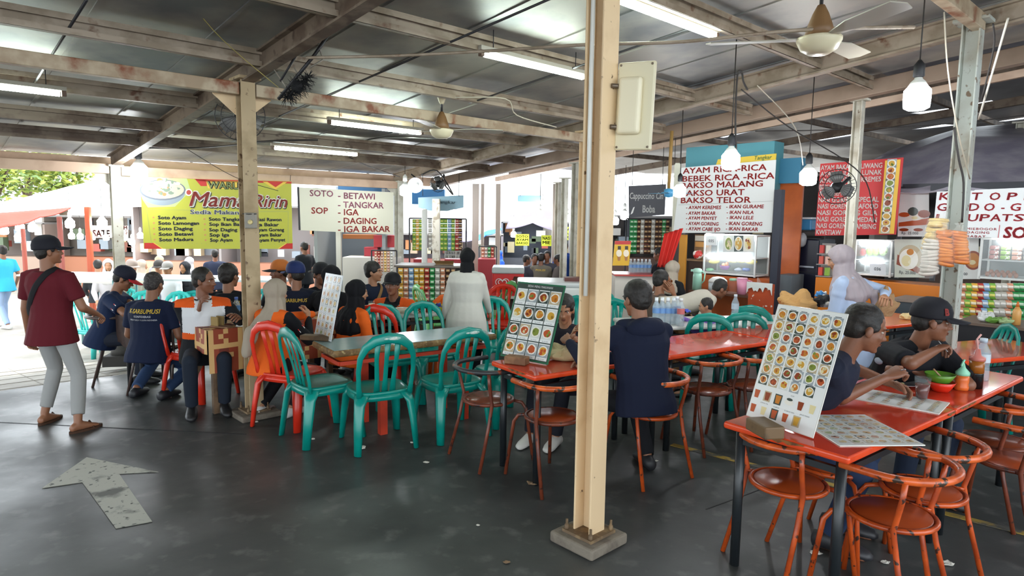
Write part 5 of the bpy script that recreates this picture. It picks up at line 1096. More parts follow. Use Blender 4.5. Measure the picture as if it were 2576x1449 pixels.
# display cases
def case(label, px0, px1, pyt, pyb, p, depth, shelves, tubes):
    t, w, h = stall('display_case', label, 'food display case', px0, px1, pyt, pyb, p); g = .022
    b = MB()
    for x in (-w/2, w/2):
        for y in (0, depth): b.box((x, y, h/2), (g, g, h))
    for z in (.02, h):
        for y in (0, depth): b.box((0, y, z), (w, g, g))
        for x in (-w/2, w/2): b.box((x, depth/2, z), (g, depth, g))
    obj('frame', b, FRAMEW, t)
    for k, z in enumerate(shelves): b = MB(); b.box((0, depth/2, z*h), (w, depth, .012)); obj('shelf', b, M_('b9bcba', .3), t)
    b = MB(); b.box((0, depth+.01, h/2), (w, .01, h)); obj('back_panel', b, M_('8f9290', .5), t)
    for z, f_ in tubes:
        b = MB(); b.tube([(-w*f_/2, -.03, z*h), (w*f_/2, -.03, z*h)], .02, 8); obj('strip_light', b, STRIP, t)
    b = MB(); b.box((0, -.006, h*.5), (w-.03, .004, h*.94)); obj('glass_front', b, GLASS, t); return t, w, h
case1, w1, h1 = case('lit glass food case below the white AYAM RICA menu', 1770, 1898, 590, 688, 6.75, .4, (.03, .45), ((1.0, .92), (.47, .85)))
def photo(pl, label, name, x0, y0, x1, y1, draw, col='dfe0dc', cat='poster'):
    t = sign(name, label, pl, [(x0, y0), (x1, y0), (x1, y1), (x0, y1)], col, cat, .004); b = MB(); draw(pl, b); obj('print', b, foodmats(), t); return t
pl = PV(6.68, 1830, 610)
def dish3(pl, b):
    for k, cx in enumerate((1833, 1858, 1882)):
        pl.quad(b, [(cx-11.5, 633), (cx+11.5, 632), (cx+12, 593), (cx-11.5, 593)], (6, 4, 2)[k], .001); ellpx(pl, b, cx, 613, 10.5, 18, 2, .002); ellpx(pl, b, cx, 613, 8.5, 15, (10, 9, 12)[k], .003)
        random.seed(k)
        for j in range(9): ellpx(pl, b, cx+random.uniform(-5, 5), 613+random.uniform(-10, 10), 2.6, 4, (5, 9, 8)[k] if j % 2 else (12, 12, 9)[k], .0035+.0001*j, 0, 2*PI, 8)
photo(pl, 'row of three dish photos taped to the lit food case', 'dish_poster', 1819, 634, 1897, 592, dish3)
def num(s_):
    def f(pl, b): pl.text(b, s_[0], s_[1], s_[2], s_[3], s_[4], 1, .003, .02)
    return f
photo(pl, 'white paper numbered 035 on the lit food case', 'number_paper', 1776, 617, 1803, 593, num(('035', 1783, 609, 1796, 7)), 'e9ebea', 'paper')
random.seed(11)
def blob(name, label, cat, pos, r, m, group=None, seed=0, det=2):
    b = MB(); b.ell((0, 0, r[2]), r, 0, None, 14, 9); rnd = random.uniform(0, 50)
    b.v = [tuple(Vector(q)*(1+.16*noise.noise(Vector(q)*(1.2/max(r))+Vector((rnd, 0, 0))))) for q in b.v]; return obj(name, b, m, None, 0, label, cat, group, loc=pos)
for k, (x, y_, lb) in enumerate(((1796, 664, 'yellow bag of noodles at the left of the lit food case'), (1845, 662, 'pale yellow noodle bag in the middle of the lit food case'), (1866, 662, 'bright yellow noodle bag in the lit food case'), (1889, 665, 'yellow noodle bag by the right post of the lit food case'))): blob('noodle_bag', lb, 'food bag', onp(x, y_, 6.85), (.085, .07, .04), M_('d9c62a' if k != 1 else 'e0d27a', .35), 'noodle bags in the lit food case')
t = thing('egg_bowl', 'purple bowl in the lit food case', 'bowl', onp(1823, 678, 6.84)); b = MB(); b.lathe([(.05, 0), (.08, .06), (.075, .06), (.045, .01), (0, .01)], 18); obj('bowl', b, M_('8a3f9c', .4), t)
for k in range(4): b = MB(); b.ell((0, 0, .03), (.026, .026, .032)); obj('egg', b, M_('dc8a5a', .5), None, 0, 'orange brown eggs heaped in the purple bowl', 'egg', 'eggs heaped in the purple bowl', loc=onp(1823, 678, 6.84)+Vector((.03*math.cos(k*2), .03*math.sin(k*2), .035+.02*(k == 3))))
for x, m, lb in ((1786, '6fae7a', 'green bag lying on the bottom of the lit food case'), (1857, '9aa2b2', 'greyish bag on the bottom of the lit food case'), (1877, '3c5a9c', 'blue bag on the bottom of the lit food case')): blob('food_bag', lb, 'food bag', onp(x, 683, 6.86), (.06, .06, .028), M_(m, .4))
panel('stall_counter', 'orange brown counter front under the lit food case', 'counter', 1745, 1938, 688, 760, 6.75, WOODO, .5, floor=True)
panel('chipped_board', 'orange board with peeling paint and a white top standing by the teal chairs', 'board', 1879, 1941, 710, 800, 5.9, mat('peeling_orange', 'b5481c', .6, 0, 'a63f18', 4, .4, .6, col3='d8cfc4', sc3=14, lo3=.62, hi3=.66), .04, floor=True)
t, w, h = stall('board_cap', 'white sheet wrapped over the top of the peeling orange board', 'sheet', 1878, 1942, 708, 738, 5.88); b = MB(); n = 14; pts = [(-w/2, h), (-w/2, .0)]+[(-w/2+w*k/n, .03+random.uniform(0, .07)) for k in range(1, n)]+[(w/2, 0), (w/2, h)]; b.add([(x, 0, z) for x, z in pts]+[(x, -.006, z) for x, z in pts], [tuple(range(len(pts))), tuple(range(2*len(pts)-1, len(pts)-1, -1))]); obj('sheet', b, M_('d6d8d2', .5), t)
t, w, h = stall('serving_shelf', 'brown serving shelf with jugs in front of the lit food case', 'shelf', 1738, 1925, 728, 734, 6.45); b = MB(); b.box((0, .1, h/2), (w, .34, .03)); obj('shelf_board', b, M_('5a3624', .5), t)
for k in (-1, 1): b = MB(); b.box((k*(w/2-.05), .1, -t.location.z/2), (.04, .04, t.location.z)); obj('leg', b, M_('3a2a22', .6), t)
SHZ = t.location.z+.035
def onshelf(px, p=6.5): a = onp(px, 726, p); a.z = SHZ; return a
t = thing('vacuum_flask', 'mint green vacuum flask behind the man in amber sunglasses', 'flask', onshelf(1753), -.5)
b = MB(); b.lathe([(0, 0), (.068, 0), (.066, .2), (.06, .25), (0, .25)], 20); obj('body', b, M_('a5d8c0', .35), t); b = MB(); b.lathe([(.06, .25), (.066, .27), (.06, .31), (.04, .32), (0, .32)], 18); b.box((-.06, 0, .285), (.07, .05, .03)); obj('lid', b, M_('b8e4cf', .35), t); b = MB(); b.tube([(.05, 0, .29), (.11, 0, .25), (.1, 0, .14), (.066, 0, .1)], .011, 6); obj('handle', b, M_('a5d8c0', .35), t)
t = thing('rice_cooker', 'white lidded rice cooker between the flask and the pink jug', 'rice cooker', onshelf(1805)); b = MB(); b.lathe([(0, 0), (.11, 0), (.13, .03), (.13, .14), (0, .14)], 24); obj('body', b, M_('c3c7c8', .35), t); b = MB(); b.lathe([(.134, .14), (.128, .17), (.08, .21), (.02, .222), (0, .222)], 24); obj('lid', b, M_('ece9e2', .35), t)
t = thing('pink_jug', 'pink plastic water jug on the serving shelf', 'jug', onshelf(1866), -.4); b = MB(); b.lathe([(0, 0), (.06, 0), (.075, .22), (.07, .22), (.056, .01), (0, .01)], 20); obj('body', b, M_('e79ab5', .35), t); b = MB(); b.tube([(.07, 0, .2), (.125, 0, .19), (.115, 0, .06), (.064, 0, .04)], .011, 6); obj('handle', b, M_('e79ab5', .35), t); b = MB(); b.lathe([(.077, .22), (.074, .232), (0, .235)], 20); obj('lid', b, M_('f0b3c8', .35), t)
t = thing('clear_jar', 'clear jar with a pale green lid beside the pink jug', 'jar', onshelf(1843)); b = MB(); b.lathe([(0, 0), (.055, 0), (.055, .16), (.045, .18), (0, .18)], 18); obj('body', b, CLEAR, t); b = MB(); b.lathe([(.05, .18), (.05, .21), (0, .21)], 16); obj('lid', b, M_('9fd0a8', .4), t)
b = MB(); b.loft([((0, 0, 0), (.08, 0, 0), (0, .06, 0)), ((.01, 0, .1), (.09, 0, 0), (0, .06, 0)), ((-.02, 0, .2), (.03, 0, 0), (0, .02, 0)), ((-.04, 0, .26), (.008, 0, 0), (0, .006, 0))], 14); tag(obj('plastic_bag', b, CLEARB, loc=onshelf(1912)), 'twisted clear plastic bag beside the pink jug', 'bag')
t, w, h = stall('snack_rack', 'side rack with snacks and a price card left of the lit food case', 'rack', 1727, 1768, 590, 655, 6.8); b = MB(); b.box((0, .1, .01), (w*1.6, .25, .02)); b.box((0, .22, h/2), (w, .02, h)); obj('rack_frame', b, M_('8a6a4a', .6), t); b = MB(); b.box((0, .2, h*.86), (w*.9, .006, h*.2)); obj('price_card', b, M_('d0c8b8', .6), t); b = MB(); b.box((0, .19, h*.62), (w*.8, .006, h*.2)); obj('price_card', b, M_('c08a4a', .6), t)
blob('snack_bag', 'red and white snack bag on the side rack', 'snack bag', onp(1755, 652, 6.8), (.08, .05, .07), mat('snack_red', 'c2302a', .35, 0, 'e6dcd2', 14, .5, .56))
# fridge, shelves and clutter between the signs
t, w, h = stall('refrigerator', 'tall dark blue black refrigerator between the two menu signs', 'refrigerator', 1985, 2050, 600, 770, 7.4); z0 = -t.location.z; b = MB(); b.box((0, .3, (h+z0)/2), (w, .6, h-z0)); obj('body', b, M_('1a1c2c', .25), t, .02); b = MB(); b.box((w*.12, -.02, h*.6), (w*.55, .02, .03)); obj('handle', b, M_('b5bcc8', .3, metal=.6), t, .008); b = MB(); b.box((0, -.002, h*.52), (w*.98, .004, .01)); obj('door_gap', b, BLACK, t)
t, w, h = stall('cooler_box', 'blue and white cooler box on top of the stall shelf', 'cooler box', 1976, 2040, 546, 578, 7.5); b = MB(); b.box((0, .15, h*.42), (w, .3, h*.84)); obj('body', b, M_('3f86b5', .4), t, .02); b = MB(); b.box((0, .15, h*.92), (w*1.03, .32, h*.16)); obj('lid', b, M_('dfe6ea', .4), t, .01)
t, w, h = stall('stall_shelf', 'dark shelf holding the cooler box and hanging bags', 'shelf', 1960, 2048, 578, 584, 7.4); b = MB(); b.box((0, .2, 0), (w, .4, .03)); obj('shelf_board', b, M_('3a3230', .6), t)
for k in (-1, 1): b = MB(); b.box((k*w*.48, .36, -t.location.z/2), (.04, .04, t.location.z)); obj('upright', b, M_('3a3230', .6), t)
for k, (x, m) in enumerate(((1968, '4a4a4c'), (1992, 'b5b2ae'), (2016, '9a9a9c'))): blob('hanging_bag', ('black', 'clear', 'grey')[k]+' plastic bag hanging under the cooler box shelf', 'bag', onp(x, 622, 7.35), (.07, .05, .1), M_(m, .4))
panel('grey_cabinet', 'grey cabinet panel beside the dark refrigerator', 'cabinet', 1950, 1986, 690, 790, 6.9, '5d6468', .4, floor=True)
panel('dark_back_board', 'dark back board behind the dark refrigerator', 'board', 1955, 2060, 590, 760, 8.2, '2a2523', .04, floor=True)
# red sign stall: case, drinks, posters, counter
case('lit glass case with melons beneath the red menu', 2148, 2238, 604, 692, 7.0, .4, (.03, .45), ((.93, .75), (.42, .6)))
for x, m, r, lb in ((2170, 'b8403a', .05, 'red fruit in the melon case'), (2188, '8fb03a', .06, 'first striped green melon in the melon case'), (2203, '8fb03a', .06, 'second striped green melon in the melon case'), (2221, 'a9c48a', .07, 'pale green melon in the melon case')): b = MB(); b.ell((0, 0, r), (r*.75, r, r)); obj('melon' if r > .05 else 'red_fruit', b, mat('melon_'+m, m, .4, 0, '6a8c2a' if r > .05 else m, 30), None, 0, lb, 'fruit', 'fruit in the melon case', loc=onp(x, 644, 7.15))
pl = PV(6.93, 2200, 670); photo(pl, 'white paper numbered 036 on the melon case', 'number_paper', 2188, 692, 2228, 664, num(('036', 2199, 680, 2216, 8)), 'e6e8ea', 'paper')
t, w, h = stall('drinks_shelf', 'narrow shelf of drink cartons beside the dark refrigerator', 'shelf', 2052, 2086, 612, 694, 6.95); b = MB(); b.box((0, .16, h/2), (w, .02, h))
for z in (0, h*.36, h*.68): b.box((0, .08, z), (w, .18, .012))
obj('shelf_frame', b, M_('9a9590', .5), t)
for k, c in enumerate(('d8493c', '8cb043', 'd05a4a', 'e0b2a0', 'c8403a', 'd8d2c4')): b = MB(); b.box((0, 0, .055), (.055, .05, .11)); obj('drink_carton', b, M_(c, .4), None, .003, ('lower red', 'lower green', 'middle red', 'middle pink', 'upper red', 'upper cream')[k]+' drink carton on the narrow shelf', 'drink carton', 'cartons on the narrow drinks shelf', loc=t.matrix_basis @ Vector(((-.045, .04)[k % 2], .05, (k//2)*h*.34+.01)), rot=GA)
panel('stall_counter', 'long bright orange counter front under the food posters', 'counter', 2048, 2410, 697, 770, 6.9, mat('counter_orange', 'd87a1c', .45), .5, floor=True)
def dishA(pl, b):
    pl.quad(b, [(2260, 570), (2340, 565), (2341, 548), (2261, 560)], 11, .001); ellpx(pl, b, 2300, 545, 24, 10, 2, .002)
    for cx, cy, rx, ry, m in ((2275, 540, 14, 6, 11), (2297, 532, 13, 11, 4), (2325, 538, 16, 10, 8), (2301, 548, 8, 4, 12)): ellpx(pl, b, cx, cy, rx, ry, m, .003+.0001*cx/100, 0, 2*PI, 12)
    pl.text(b, 'Rp. 25.000', 2268, 589, 2310, 7, 1, .003, .01)
    ellpx(pl, b, 2274, 578, 12, 4, 8, .002); ellpx(pl, b, 2310, 578, 12, 4, 8, .002)
pl = PV(6.95, 2300, 540); photo(pl, 'upper framed food poster priced Rp. 25.000 beside the red menu', 'dish_poster', 2258, 595, 2337, 484, dishA)
def dishB(pl, b):
    pl.quad(b, [(2255, 665), (2320, 692), (2325, 682), (2258, 640)], 8, .001); ellpx(pl, b, 2290, 648, 30, 32, 10 if 0 else 5, .0005); ellpx(pl, b, 2286, 652, 24, 26, 2, .002); ellpx(pl, b, 2290, 634, 9, 8, 7, .003); ellpx(pl, b, 2280, 656, 12, 14, 12, .0025); pl.text(b, 'Rp. 25.000', 2262, 688, 2304, 8, 1, .003, .01)
photo(pl, 'lower food poster with a white dish priced Rp. 25.000', 'dish_poster', 2250, 698, 2326, 602, dishB, 'c9cdbf')
def dishC(pl, b): ellpx(pl, b, 2448, 655, 22, 24, 8, .001); ellpx(pl, b, 2448, 655, 17, 19, 7, .002); ellpx(pl, b, 2446, 660, 9, 6, 12, .003); pl.text(b, '00', 2424, 692, 2434, 7, 1, .003, .01)
photo(pl, 'food poster with a bowl partly hidden by the bluish grey post', 'dish_poster', 2412, 702, 2462, 600, dishC)
t, w, h = stall('poster_frame', 'dark frame around the food posters beside the red menu', 'frame', 2254, 2345, 470, 700, 7.0); b = MB()
for k in (-1, 1): b.box((k*w/2, 0, h/2), (.05, .04, h))
b.box((0, 0, h), (w, .04, .06)); obj('frame', b, M_('2c2e34', .5), t)
panel('sign_beam', 'dark beam above the KETOPRAK sign', 'beam', 2340, 2640, 462, 480, 6.8, '33343a', .08)
case3, w3, h3 = case('lit glass case with noodle packets and eggs beneath the KETOPRAK sign', 2462, 2640, 600, 702, 6.4, .4, (.03, .48), ((.97, .5),))
for k in range(18):
    c = ('a86a64', '7aa03a', 'b5806a', '8f8a86', 'c9a23a', 'd0cfca')[(k % 6)]; b = MB(); b.box((0, 0, .024), (.085, .11, .045)); b.v = [tuple(Vector(q)*(1+.04*noise.noise(Vector(q)*30))) for q in b.v]
    obj('noodle_packet', b, mat('packet_'+c, c, .3, 0, 'e2ddd4', 18, .56, .6), None, .01, 'small instant noodle packet stacked in the case under the KETOPRAK sign', 'noodle packet', 'noodle packets stacked in the case under the KETOPRAK sign', loc=case3.matrix_basis @ Vector((-w3/2+.1+(k % 6)*.1, .12, h3*.48+.008+(k//6)*.05)), rot=GA)
for k in range(11): b = MB(); b.ell((0, 0, .028), (.023, .023, .029)); obj('egg', b, M_('a8623c', .5), None, 0, 'brown egg on the bottom shelf under the noodle packets', 'egg', 'brown eggs under the noodle packets', loc=case3.matrix_basis @ Vector((-w3/2+.06+(k % 6)*.05+.02*(k//6), .08+.06*(k//6), .028+.02*(k//6))))
blob('milk_pouch', 'blue and white pouch beside the brown eggs', 'pouch', case3.matrix_basis @ Vector((-w3/2+.44, .1, .02)), (.06, .03, .07), mat('pouch_blue', '3f7fc0', .35, 0, 'e6e6e2', 9, .5, .55))
# cracker bags hung on the post
def cracker(label, px, py0, py1, y, r, m, lean_=0):
    A, B_ = at(px, py1, y), at(px+lean_, py0, y); t = thing('cracker_bag', label, 'bag of crackers', A, 0, 'bags of crackers hung on the bluish grey post'); d = B_-A; b = MB(); n = max(4, int(d.length/.021)); random.seed(px)
    for k in range(n):
        c = d*((k+.6)/(n+.6)); X = TR(c) @ Matrix.Rotation(random.uniform(-.2, .2), 4, 'X') @ Matrix.Rotation(random.uniform(-.2, .2), 4, 'Y'); rr = r*(.82+.1*random.random()); b.lathe([(0, -.012), (rr*.7, -.016), (rr, -.004), (rr*.9, .012), (rr*.5, .006), (0, .01)], 14, 0, X)
    obj('crackers', b, m, t, kind='stuff'); b = MB(); ax = d.normalized(); b.loft([((0, 0, -.01), (r*.5, 0, 0), (0, r*.5, 0)), (d*.04, (r, 0, 0), (0, r, 0)), (d*.5, (r*1.02, 0, 0), (0, r*1.02, 0)), (d*.95, (r, 0, 0), (0, r, 0)), (d*1.03, (r*.4, 0, 0), (0, r*.4, 0)), (d*1.12, (.012, 0, 0), (0, .012, 0)), (d*1.2, (.03, 0, 0), (0, .02, 0))], 16); obj('clear_wrap', b, CLEARB, t); return t
KR = mat('cracker_pale', 'dcc27e', .6, 0, 'c9a860', 14, .45, .6); KO = mat('cracker_orange', 'e58a2e', .5, 0, 'd8761e', 9, .4, .6); KW = mat('cracker_white', 'cfc6ba', .6)
cracker('upper bag of pale speckled crackers hung on the bluish grey post', 2340, 548, 625, 4.95, .075, KR, 24); cracker('long bag of greyish white crackers hung beneath the speckled ones', 2335, 600, 690, 4.9, .075, KW, 14)
cracker('bag of loose ridged orange crackers in the middle of the hung bags', 2378, 578, 668, 4.85, .07, KO); cracker('tight roll of orange crackers, outermost of the hung bags', 2418, 578, 662, 4.8, .062, KO, -6)
b = MB(); b.loft([(at(2330, 700, 4.9)-at(2330, 700, 4.9), (.05, 0, 0), (0, .03, 0)), (at(2318, 660, 4.9)-at(2330, 700, 4.9), (.1, 0, 0), (0, .05, 0)), (at(2345, 610, 4.9)-at(2330, 700, 4.9), (.03, 0, 0), (0, .02, 0))], 14); tag(obj('plastic_bag', b, CLEARB, loc=at(2330, 700, 4.9)), 'empty clear bag dangling beside the bags of crackers', 'bag')
# sachet strips
def sachet(c1, c2, n, w=.075, h=.085):
    b = MB()
    for k in range(n):
        z = -k*h; y = .006*math.sin(k*1.7)
        b.loft([((0, y, z-.003), (w/2, 0, 0), (0, .002, 0)), ((0, y, z-h*.25), (w/2*.96, 0, 0), (0, .011, 0)), ((0, y, z-h*.7), (w/2*.96, 0, 0), (0, .011, 0)), ((0, y, z-h+.003), (w/2, 0, 0), (0, .002, 0))], 10, 0)
        b.loft([((0, y-.0115, z-h*.3), (w*.3, 0, 0), (0, .003, 0)), ((0, y-.0125, z-h*.62), (w*.34, 0, 0), (0, .003, 0))], 8, 1)
    return b.mesh('sachet_strip', [M_(c1, .35), M_(c2, .35)])
SV = [sachet(*c, 7) for c in (('d8a23c', 'efe2c0'), ('6fa03a', 'd8d46a'), ('a8352c', 'e8c8a8'), ('86a8c8', 'dfe4ea'), ('2f8a4a', 'c8e0c0'), ('c88a6a', 'f0e0d0'), ('4a3024', 'c8a070'), ('b9b4a8', 'e8e4dc'))]
CN = ('yellow', 'green', 'dark red', 'pale blue', 'deep green', 'salmon', 'dark brown', 'silver')
def strips(xs, py, y, yaw, where, grp, seq, k=1.0, p=None, lens=None):
    for i, x in enumerate(xs):
        j = seq[i % len(seq)]; pos = onp(x, py, p) if p else at(x, py, y); o = bpy.data.objects.new('sachet_strip', SV[j]); C.objects.link(o); o.location = pos; o.rotation_euler.z = yaw; o.scale = (k, k, k*(lens or 1)); tag(o, '%s strip of sachets %s' % (CN[j], where), 'sachets', '%s sachet strips %s' % (CN[j], grp))
strips([1008+13.2*i for i in range(11)], 674, 8.72, 0, 'hanging on the snack counter behind the seated group', 'on the snack counter', (0, 5, 3, 0, 0, 2, 4, 7, 5, 6, 6), .9)
strips([2424+15*i for i in range(11)], 712, 0, GA, 'hanging below the noodle case', 'below the noodle case', (5, 1, 0, 2, 3, 1, 7, 7, 5, 4, 4), 1.05, 6.3)
strips([1042, 1050, 1058, 1082, 1112, 1121, 1131, 1140, 1150, 1158], 551, 12.4, 0, 'hanging high in the stall behind the white pipe', 'behind the white pipe', (1, 0, 1, 7, 1, 1, 3, 1, 2, 6), 1.0)
strips([1590+9*i for i in range(11)], 552, 11.4, 0, 'hanging under the dark Cappuccino banner', 'under the dark banner', (4, 4, 6, 7, 6, 6, 7, 6, 6, 4, 6), 1.0)
strips([1215, 1223, 1231, 1239], 622, 13.5, 0, 'hanging above the far red counter', 'above the far red counter', (5, 7, 4, 2), .9)
strips([945, 953, 961, 969, 977, 985], 632, 11.3, 0, 'hanging beneath the red box of the soup stall', 'beneath the red box', (5, 2, 5, 0, 5, 7), .6)
def rail(label, x0, x1, py, y, zb=-.45):
    A, B_ = at(x0, py, y), at(x1, py, y); c = (A+B_)/2; c.z = zb; t = thing('sachet_rack', label, 'rack', c); w = (B_-A).length; h = A.z-zb; b = MB(); b.tube([(-w/2-.05, .02, h), (w/2+.05, .02, h)], .012, 8); obj('rail', b, DARKM, t)
    for k in (-1, 1): b = MB(); b.tube([(k*(w/2+.05), .03, 0), (k*(w/2+.05), .03, h)], .014, 8); obj('upright', b, DARKM, t)
rail('dark rack carrying the high sachet strips behind the white pipe', 1036, 1166, 549, 12.4, 0); rail('dark rack carrying the sachet strips under the dark Cappuccino banner', 1584, 1690, 550, 11.4, 0); rail('dark rack of sachets above the far red counter', 1211, 1243, 620, 13.5, 0); rail('dark rack of small sachets beneath the red box', 941, 990, 630, 11.3, 0)
def ybox(name, label, cat, px0, px1, pyt, pyb, y, depth, col, floor=False, bev=.006, part=None, zb=0.0):
    t, w, h = faceY(name, label, cat, px0, px1, pyt, pyb, y); z0 = (zb-t.location.z) if floor else 0; b = MB(); b.box((0, depth/2, (h+z0)/2), (w, depth, h-z0)); obj(part or 'body', b, col if not isinstance(col, str) else M_(col, .5), t, bev); return t, w, h
t, w, h = ybox('snack_counter', 'dark snack counter carrying the strips of sachets', 'counter', 1000, 1160, 672, 790, 8.8, .5, '4a3a30', True)
b = MB(); b.box((0, .2, h+.012), (w+.06, .56, .025)); obj('countertop', b, M_('6e6258', .4), t); b = MB(); b.tube([(-w/2, -.03, h-.02), (w/2, -.03, h-.02)], .01, 8); obj('hanging_rail', b, DARKM, t)
t, w, h = ybox('cardboard_box', 'flat open cardboard box on the snack counter', 'box', 1096, 1140, 664, 672, 9.0, .25, 'a8895a')
b = MB(); b.add([(-w/2, 0, h), (w/2, 0, h), (w/2+.02, -.09, h+.05), (-w/2-.02, -.09, h+.05)], [(0, 1, 2, 3), (3, 2, 1, 0)]); obj('flap', b, M_('b3966a', .7), t)
# soup stall behind the white sign
t, w, h = ybox('stall_interior', 'grey walled stall interior behind the white soup sign', 'stall', 848, 1000, 470, 690, 13.2, .1, '8d9399', True, 0); 
for k in (-1, 1): b = MB(); b.box((k*w/2, -.7, h*.45), (.06, 1.4, h)); obj('side_wall', b, M_('8b8f90', .6), t)
ybox('white_counter', 'long off white counter behind the young man with the strap', 'counter', 862, 1002, 648, 700, 11.6, .6, 'cfc9bf', True)
t, w, h = ybox('stall_ledge', 'orange ledge with papers above the grey stall interior', 'ledge', 862, 940, 590, 601, 12.3, .3, 'b8703c'); ybox('red_box', 'red box on the shelf of the soup stall', 'box', 940, 992, 592, 622, 12, .3, 'b8323a'); ybox('red_box', 'red crate standing behind the off white counter', 'crate', 916, 950, 622, 650, 12, .3, 'a82c38')
ybox('stall_post', 'pale upright post at the edge of the grey stall interior', 'post', 846, 858, 560, 690, 11.2, .08, 'd0cabd', True); ybox('blue_panel', 'blue panel above the white soup sign', 'panel', 850, 990, 462, 482, 12.2, .2, '3f6f9c'); ybox('blue_panel', 'blue panel behind the horn loudspeaker', 'panel', 1036, 1118, 476, 514, 13, .2, '2f76b0')
ybox('white_pipe', 'thick white pipe standing behind the snack counter', 'pipe', 1060, 1074, 525, 700, 10.4, .09, 'e6e4de', True, .03); ybox('cream_post', 'cream peeling post behind the snack counter', 'post', 1087, 1106, 500, 690, 11.0, .1, mat('cream_peel', 'd8d0c0', .6, 0, 'a89a86', 9, .52, .6), True)
for lb, x0, x1, y in (('brownish post behind the veiled woman in white', 1187, 1203, 14), ('slim pale post behind the veiled woman in white', 1208, 1216, 14.6), ('thin post by the blue parasol', 1245, 1257, 15), ('post beside the yellow posters', 1387, 1398, 15), ('far grey post left of the big pillar', 1404, 1412, 16)): ybox('far_post', lb, 'post', x0, x1, 462, 690, y, .12, 'a3968a', True, zb=-.45)
for lb, x0, x1, y in (('red counter behind the white pipe', 1040, 1062, 12.6), ('red counter to the left of the black veil', 1118, 1165, 12.8), ('red counter to the right of the black veil', 1202, 1246, 13)): ybox('red_counter', lb, 'counter', x0, x1, 652, 690, y, .5, 'b0343c', True)
t, w, h = ybox('wire_display', 'white wire display of small packets behind the black veil', 'display rack', 1118, 1158, 602, 650, 12.7, .06, 'd5d3d0'); b = MB(); random.seed(4)
for k in range(30): x, z = (k % 6-2.5)*w/6.5, (k//6+.5)*h/5.2; b.box((x, -.02, z), (w/9, .03, h/8), random.randint(0, 2))
obj('packets', b, [M_('9a9696', .5), M_('c4beba', .5), M_('77726e', .5)], t, kind='stuff')
# ice cream freezers
t, w, h = ybox('chest_freezer', 'red ice cream chest freezer behind the woman in white', 'freezer', 1238, 1317, 686, 748, 9.6, .55, 'd02a28', False, .02); z0 = -t.location.z
b = MB(); b.box((0, .27, h+.03), (w*1.03, .6, .09)); obj('lid_frame', b, M_('b5b9b8', .35), t, .02); b = MB(); b.box((0, .3, (z0)/2), (w*.98, .5, -z0)); obj('base', b, M_('3a3230', .6), t); b = MB(); b.box((0, -.004, 0), (w, .02, .04)); obj('white_trim', b, M_('d8d8d4', .4), t)
b = MB(); pts = []
for k in range(40): a = 2*PI*k/40; pts.append((16*math.sin(a)**3, 13*math.cos(a)-5*math.cos(2*a)-2*math.cos(3*a)-math.cos(4*a)))
cx = -w*.18; cz = h*.55
for sc_ in (.0062, .0038): b.tube([(cx+x*sc_, -.006, cz+y_*sc_+.01*(sc_ < .005)) for x, y_ in pts], .006, 6, closed=True)
put_text(b, "WALL'S", cx-.1, h*.2, .05, 0, frame((0, -.014, 0), (1, 0, 0), (0, 0, 1), (0, -1, 0)), .2, .002, .06); obj('heart_logo', b, M_('ecebe8', .5), t)
b = MB(); b.loft([((w*.3, -.004, h*.85), (.05, 0, 0), (0, .004, 0)), ((w*.3, -.01, h*.6), (.085, 0, 0), (0, .006, 0)), ((w*.3, -.008, h*.3), (.06, 0, 0), (0, .005, 0))], 14); obj('chocolate_print', b, M_('4a2a20', .4), t)
t, w, h = ybox('chest_freezer', 'white chest freezer with a red front behind the green rimmed menu', 'freezer', 1302, 1500, 722, 800, 7.9, .7, 'dddcd6', True, .03); b = MB(); b.box((0, .35, h+.02), (w*1.01, .72, .06)); obj('lid_frame', b, M_('c8cac8', .3), t, .02); b = MB(); b.box((-w*.27, -.004, h*.3), (w*.3, .008, h*1.1)); obj('red_print', b, M_('c8322c', .4), t); b = MB(); b.box((w*.22, .3, h+.06), (.22, .2, .07)); obj('brown_tray', b, M_('5a2a20', .5), t)
# middle right: drinks counter under the dark banner
t, w, h = ybox('drinks_counter', 'white drinks counter with a red edge under the dark banner', 'counter', 1545, 1668, 694, 770, 9.2, .5, 'ddd6ca', True); b = MB(); b.box((0, .2, h+.012), (w+.04, .56, .025)); obj('countertop', b, M_('b8463c', .4), t)
pl = PF(9.3, 1568, 640, .05); t = sign('icecream_poster', 'yellow and red ice cream poster standing on the drinks counter', pl, [(1541, 668), (1582, 668), (1588, 606), (1547, 606)], 'e0b024', 'poster'); b = MB(); pl.quad(b, [(1546, 615), (1587, 615), (1588, 606), (1547, 606)], 0, .002)
for cx in (1557, 1575): pl.quad(b, [(cx-5, 640), (cx+5, 640), (cx+3, 656), (cx-3, 656)], 1, .003); ellpx(pl, b, cx, 637, 7, 9, 2, .004); pl.quad(b, [(cx-3, 628), (cx+5, 628), (cx+5, 619), (cx-3, 619)], 3, .003)
obj('print', b, [M_('c23028', .5), M_('b0763a', .5), M_('f0e2c8', .5), M_('3c3020', .5)], t)
def bottle_mesh(cap='dfe4e8', lab='6f9ad0', r=.032, h=.21):
    b = MB(); b.lathe([(0, 0), (r, 0), (r, h*.3), (r*.93, h*.36), (r, h*.42), (r, h*.68), (r*.45, h*.86), (r*.42, h*.92), (0, h*.92)], 14, 0); b.lathe([(r*1.02, h*.44), (r*1.02, h*.64)], 14, 1, None, False); b.lathe([(r*.48, h*.9), (r*.48, h), (0, h)], 10, 2); return b.mesh('water_bottle', [mat('bottle_clear', 'c4d6e0', .12, alpha=.34, spec=.6), M_(lab, .4), M_(cap, .4)])
WB = bottle_mesh(); 
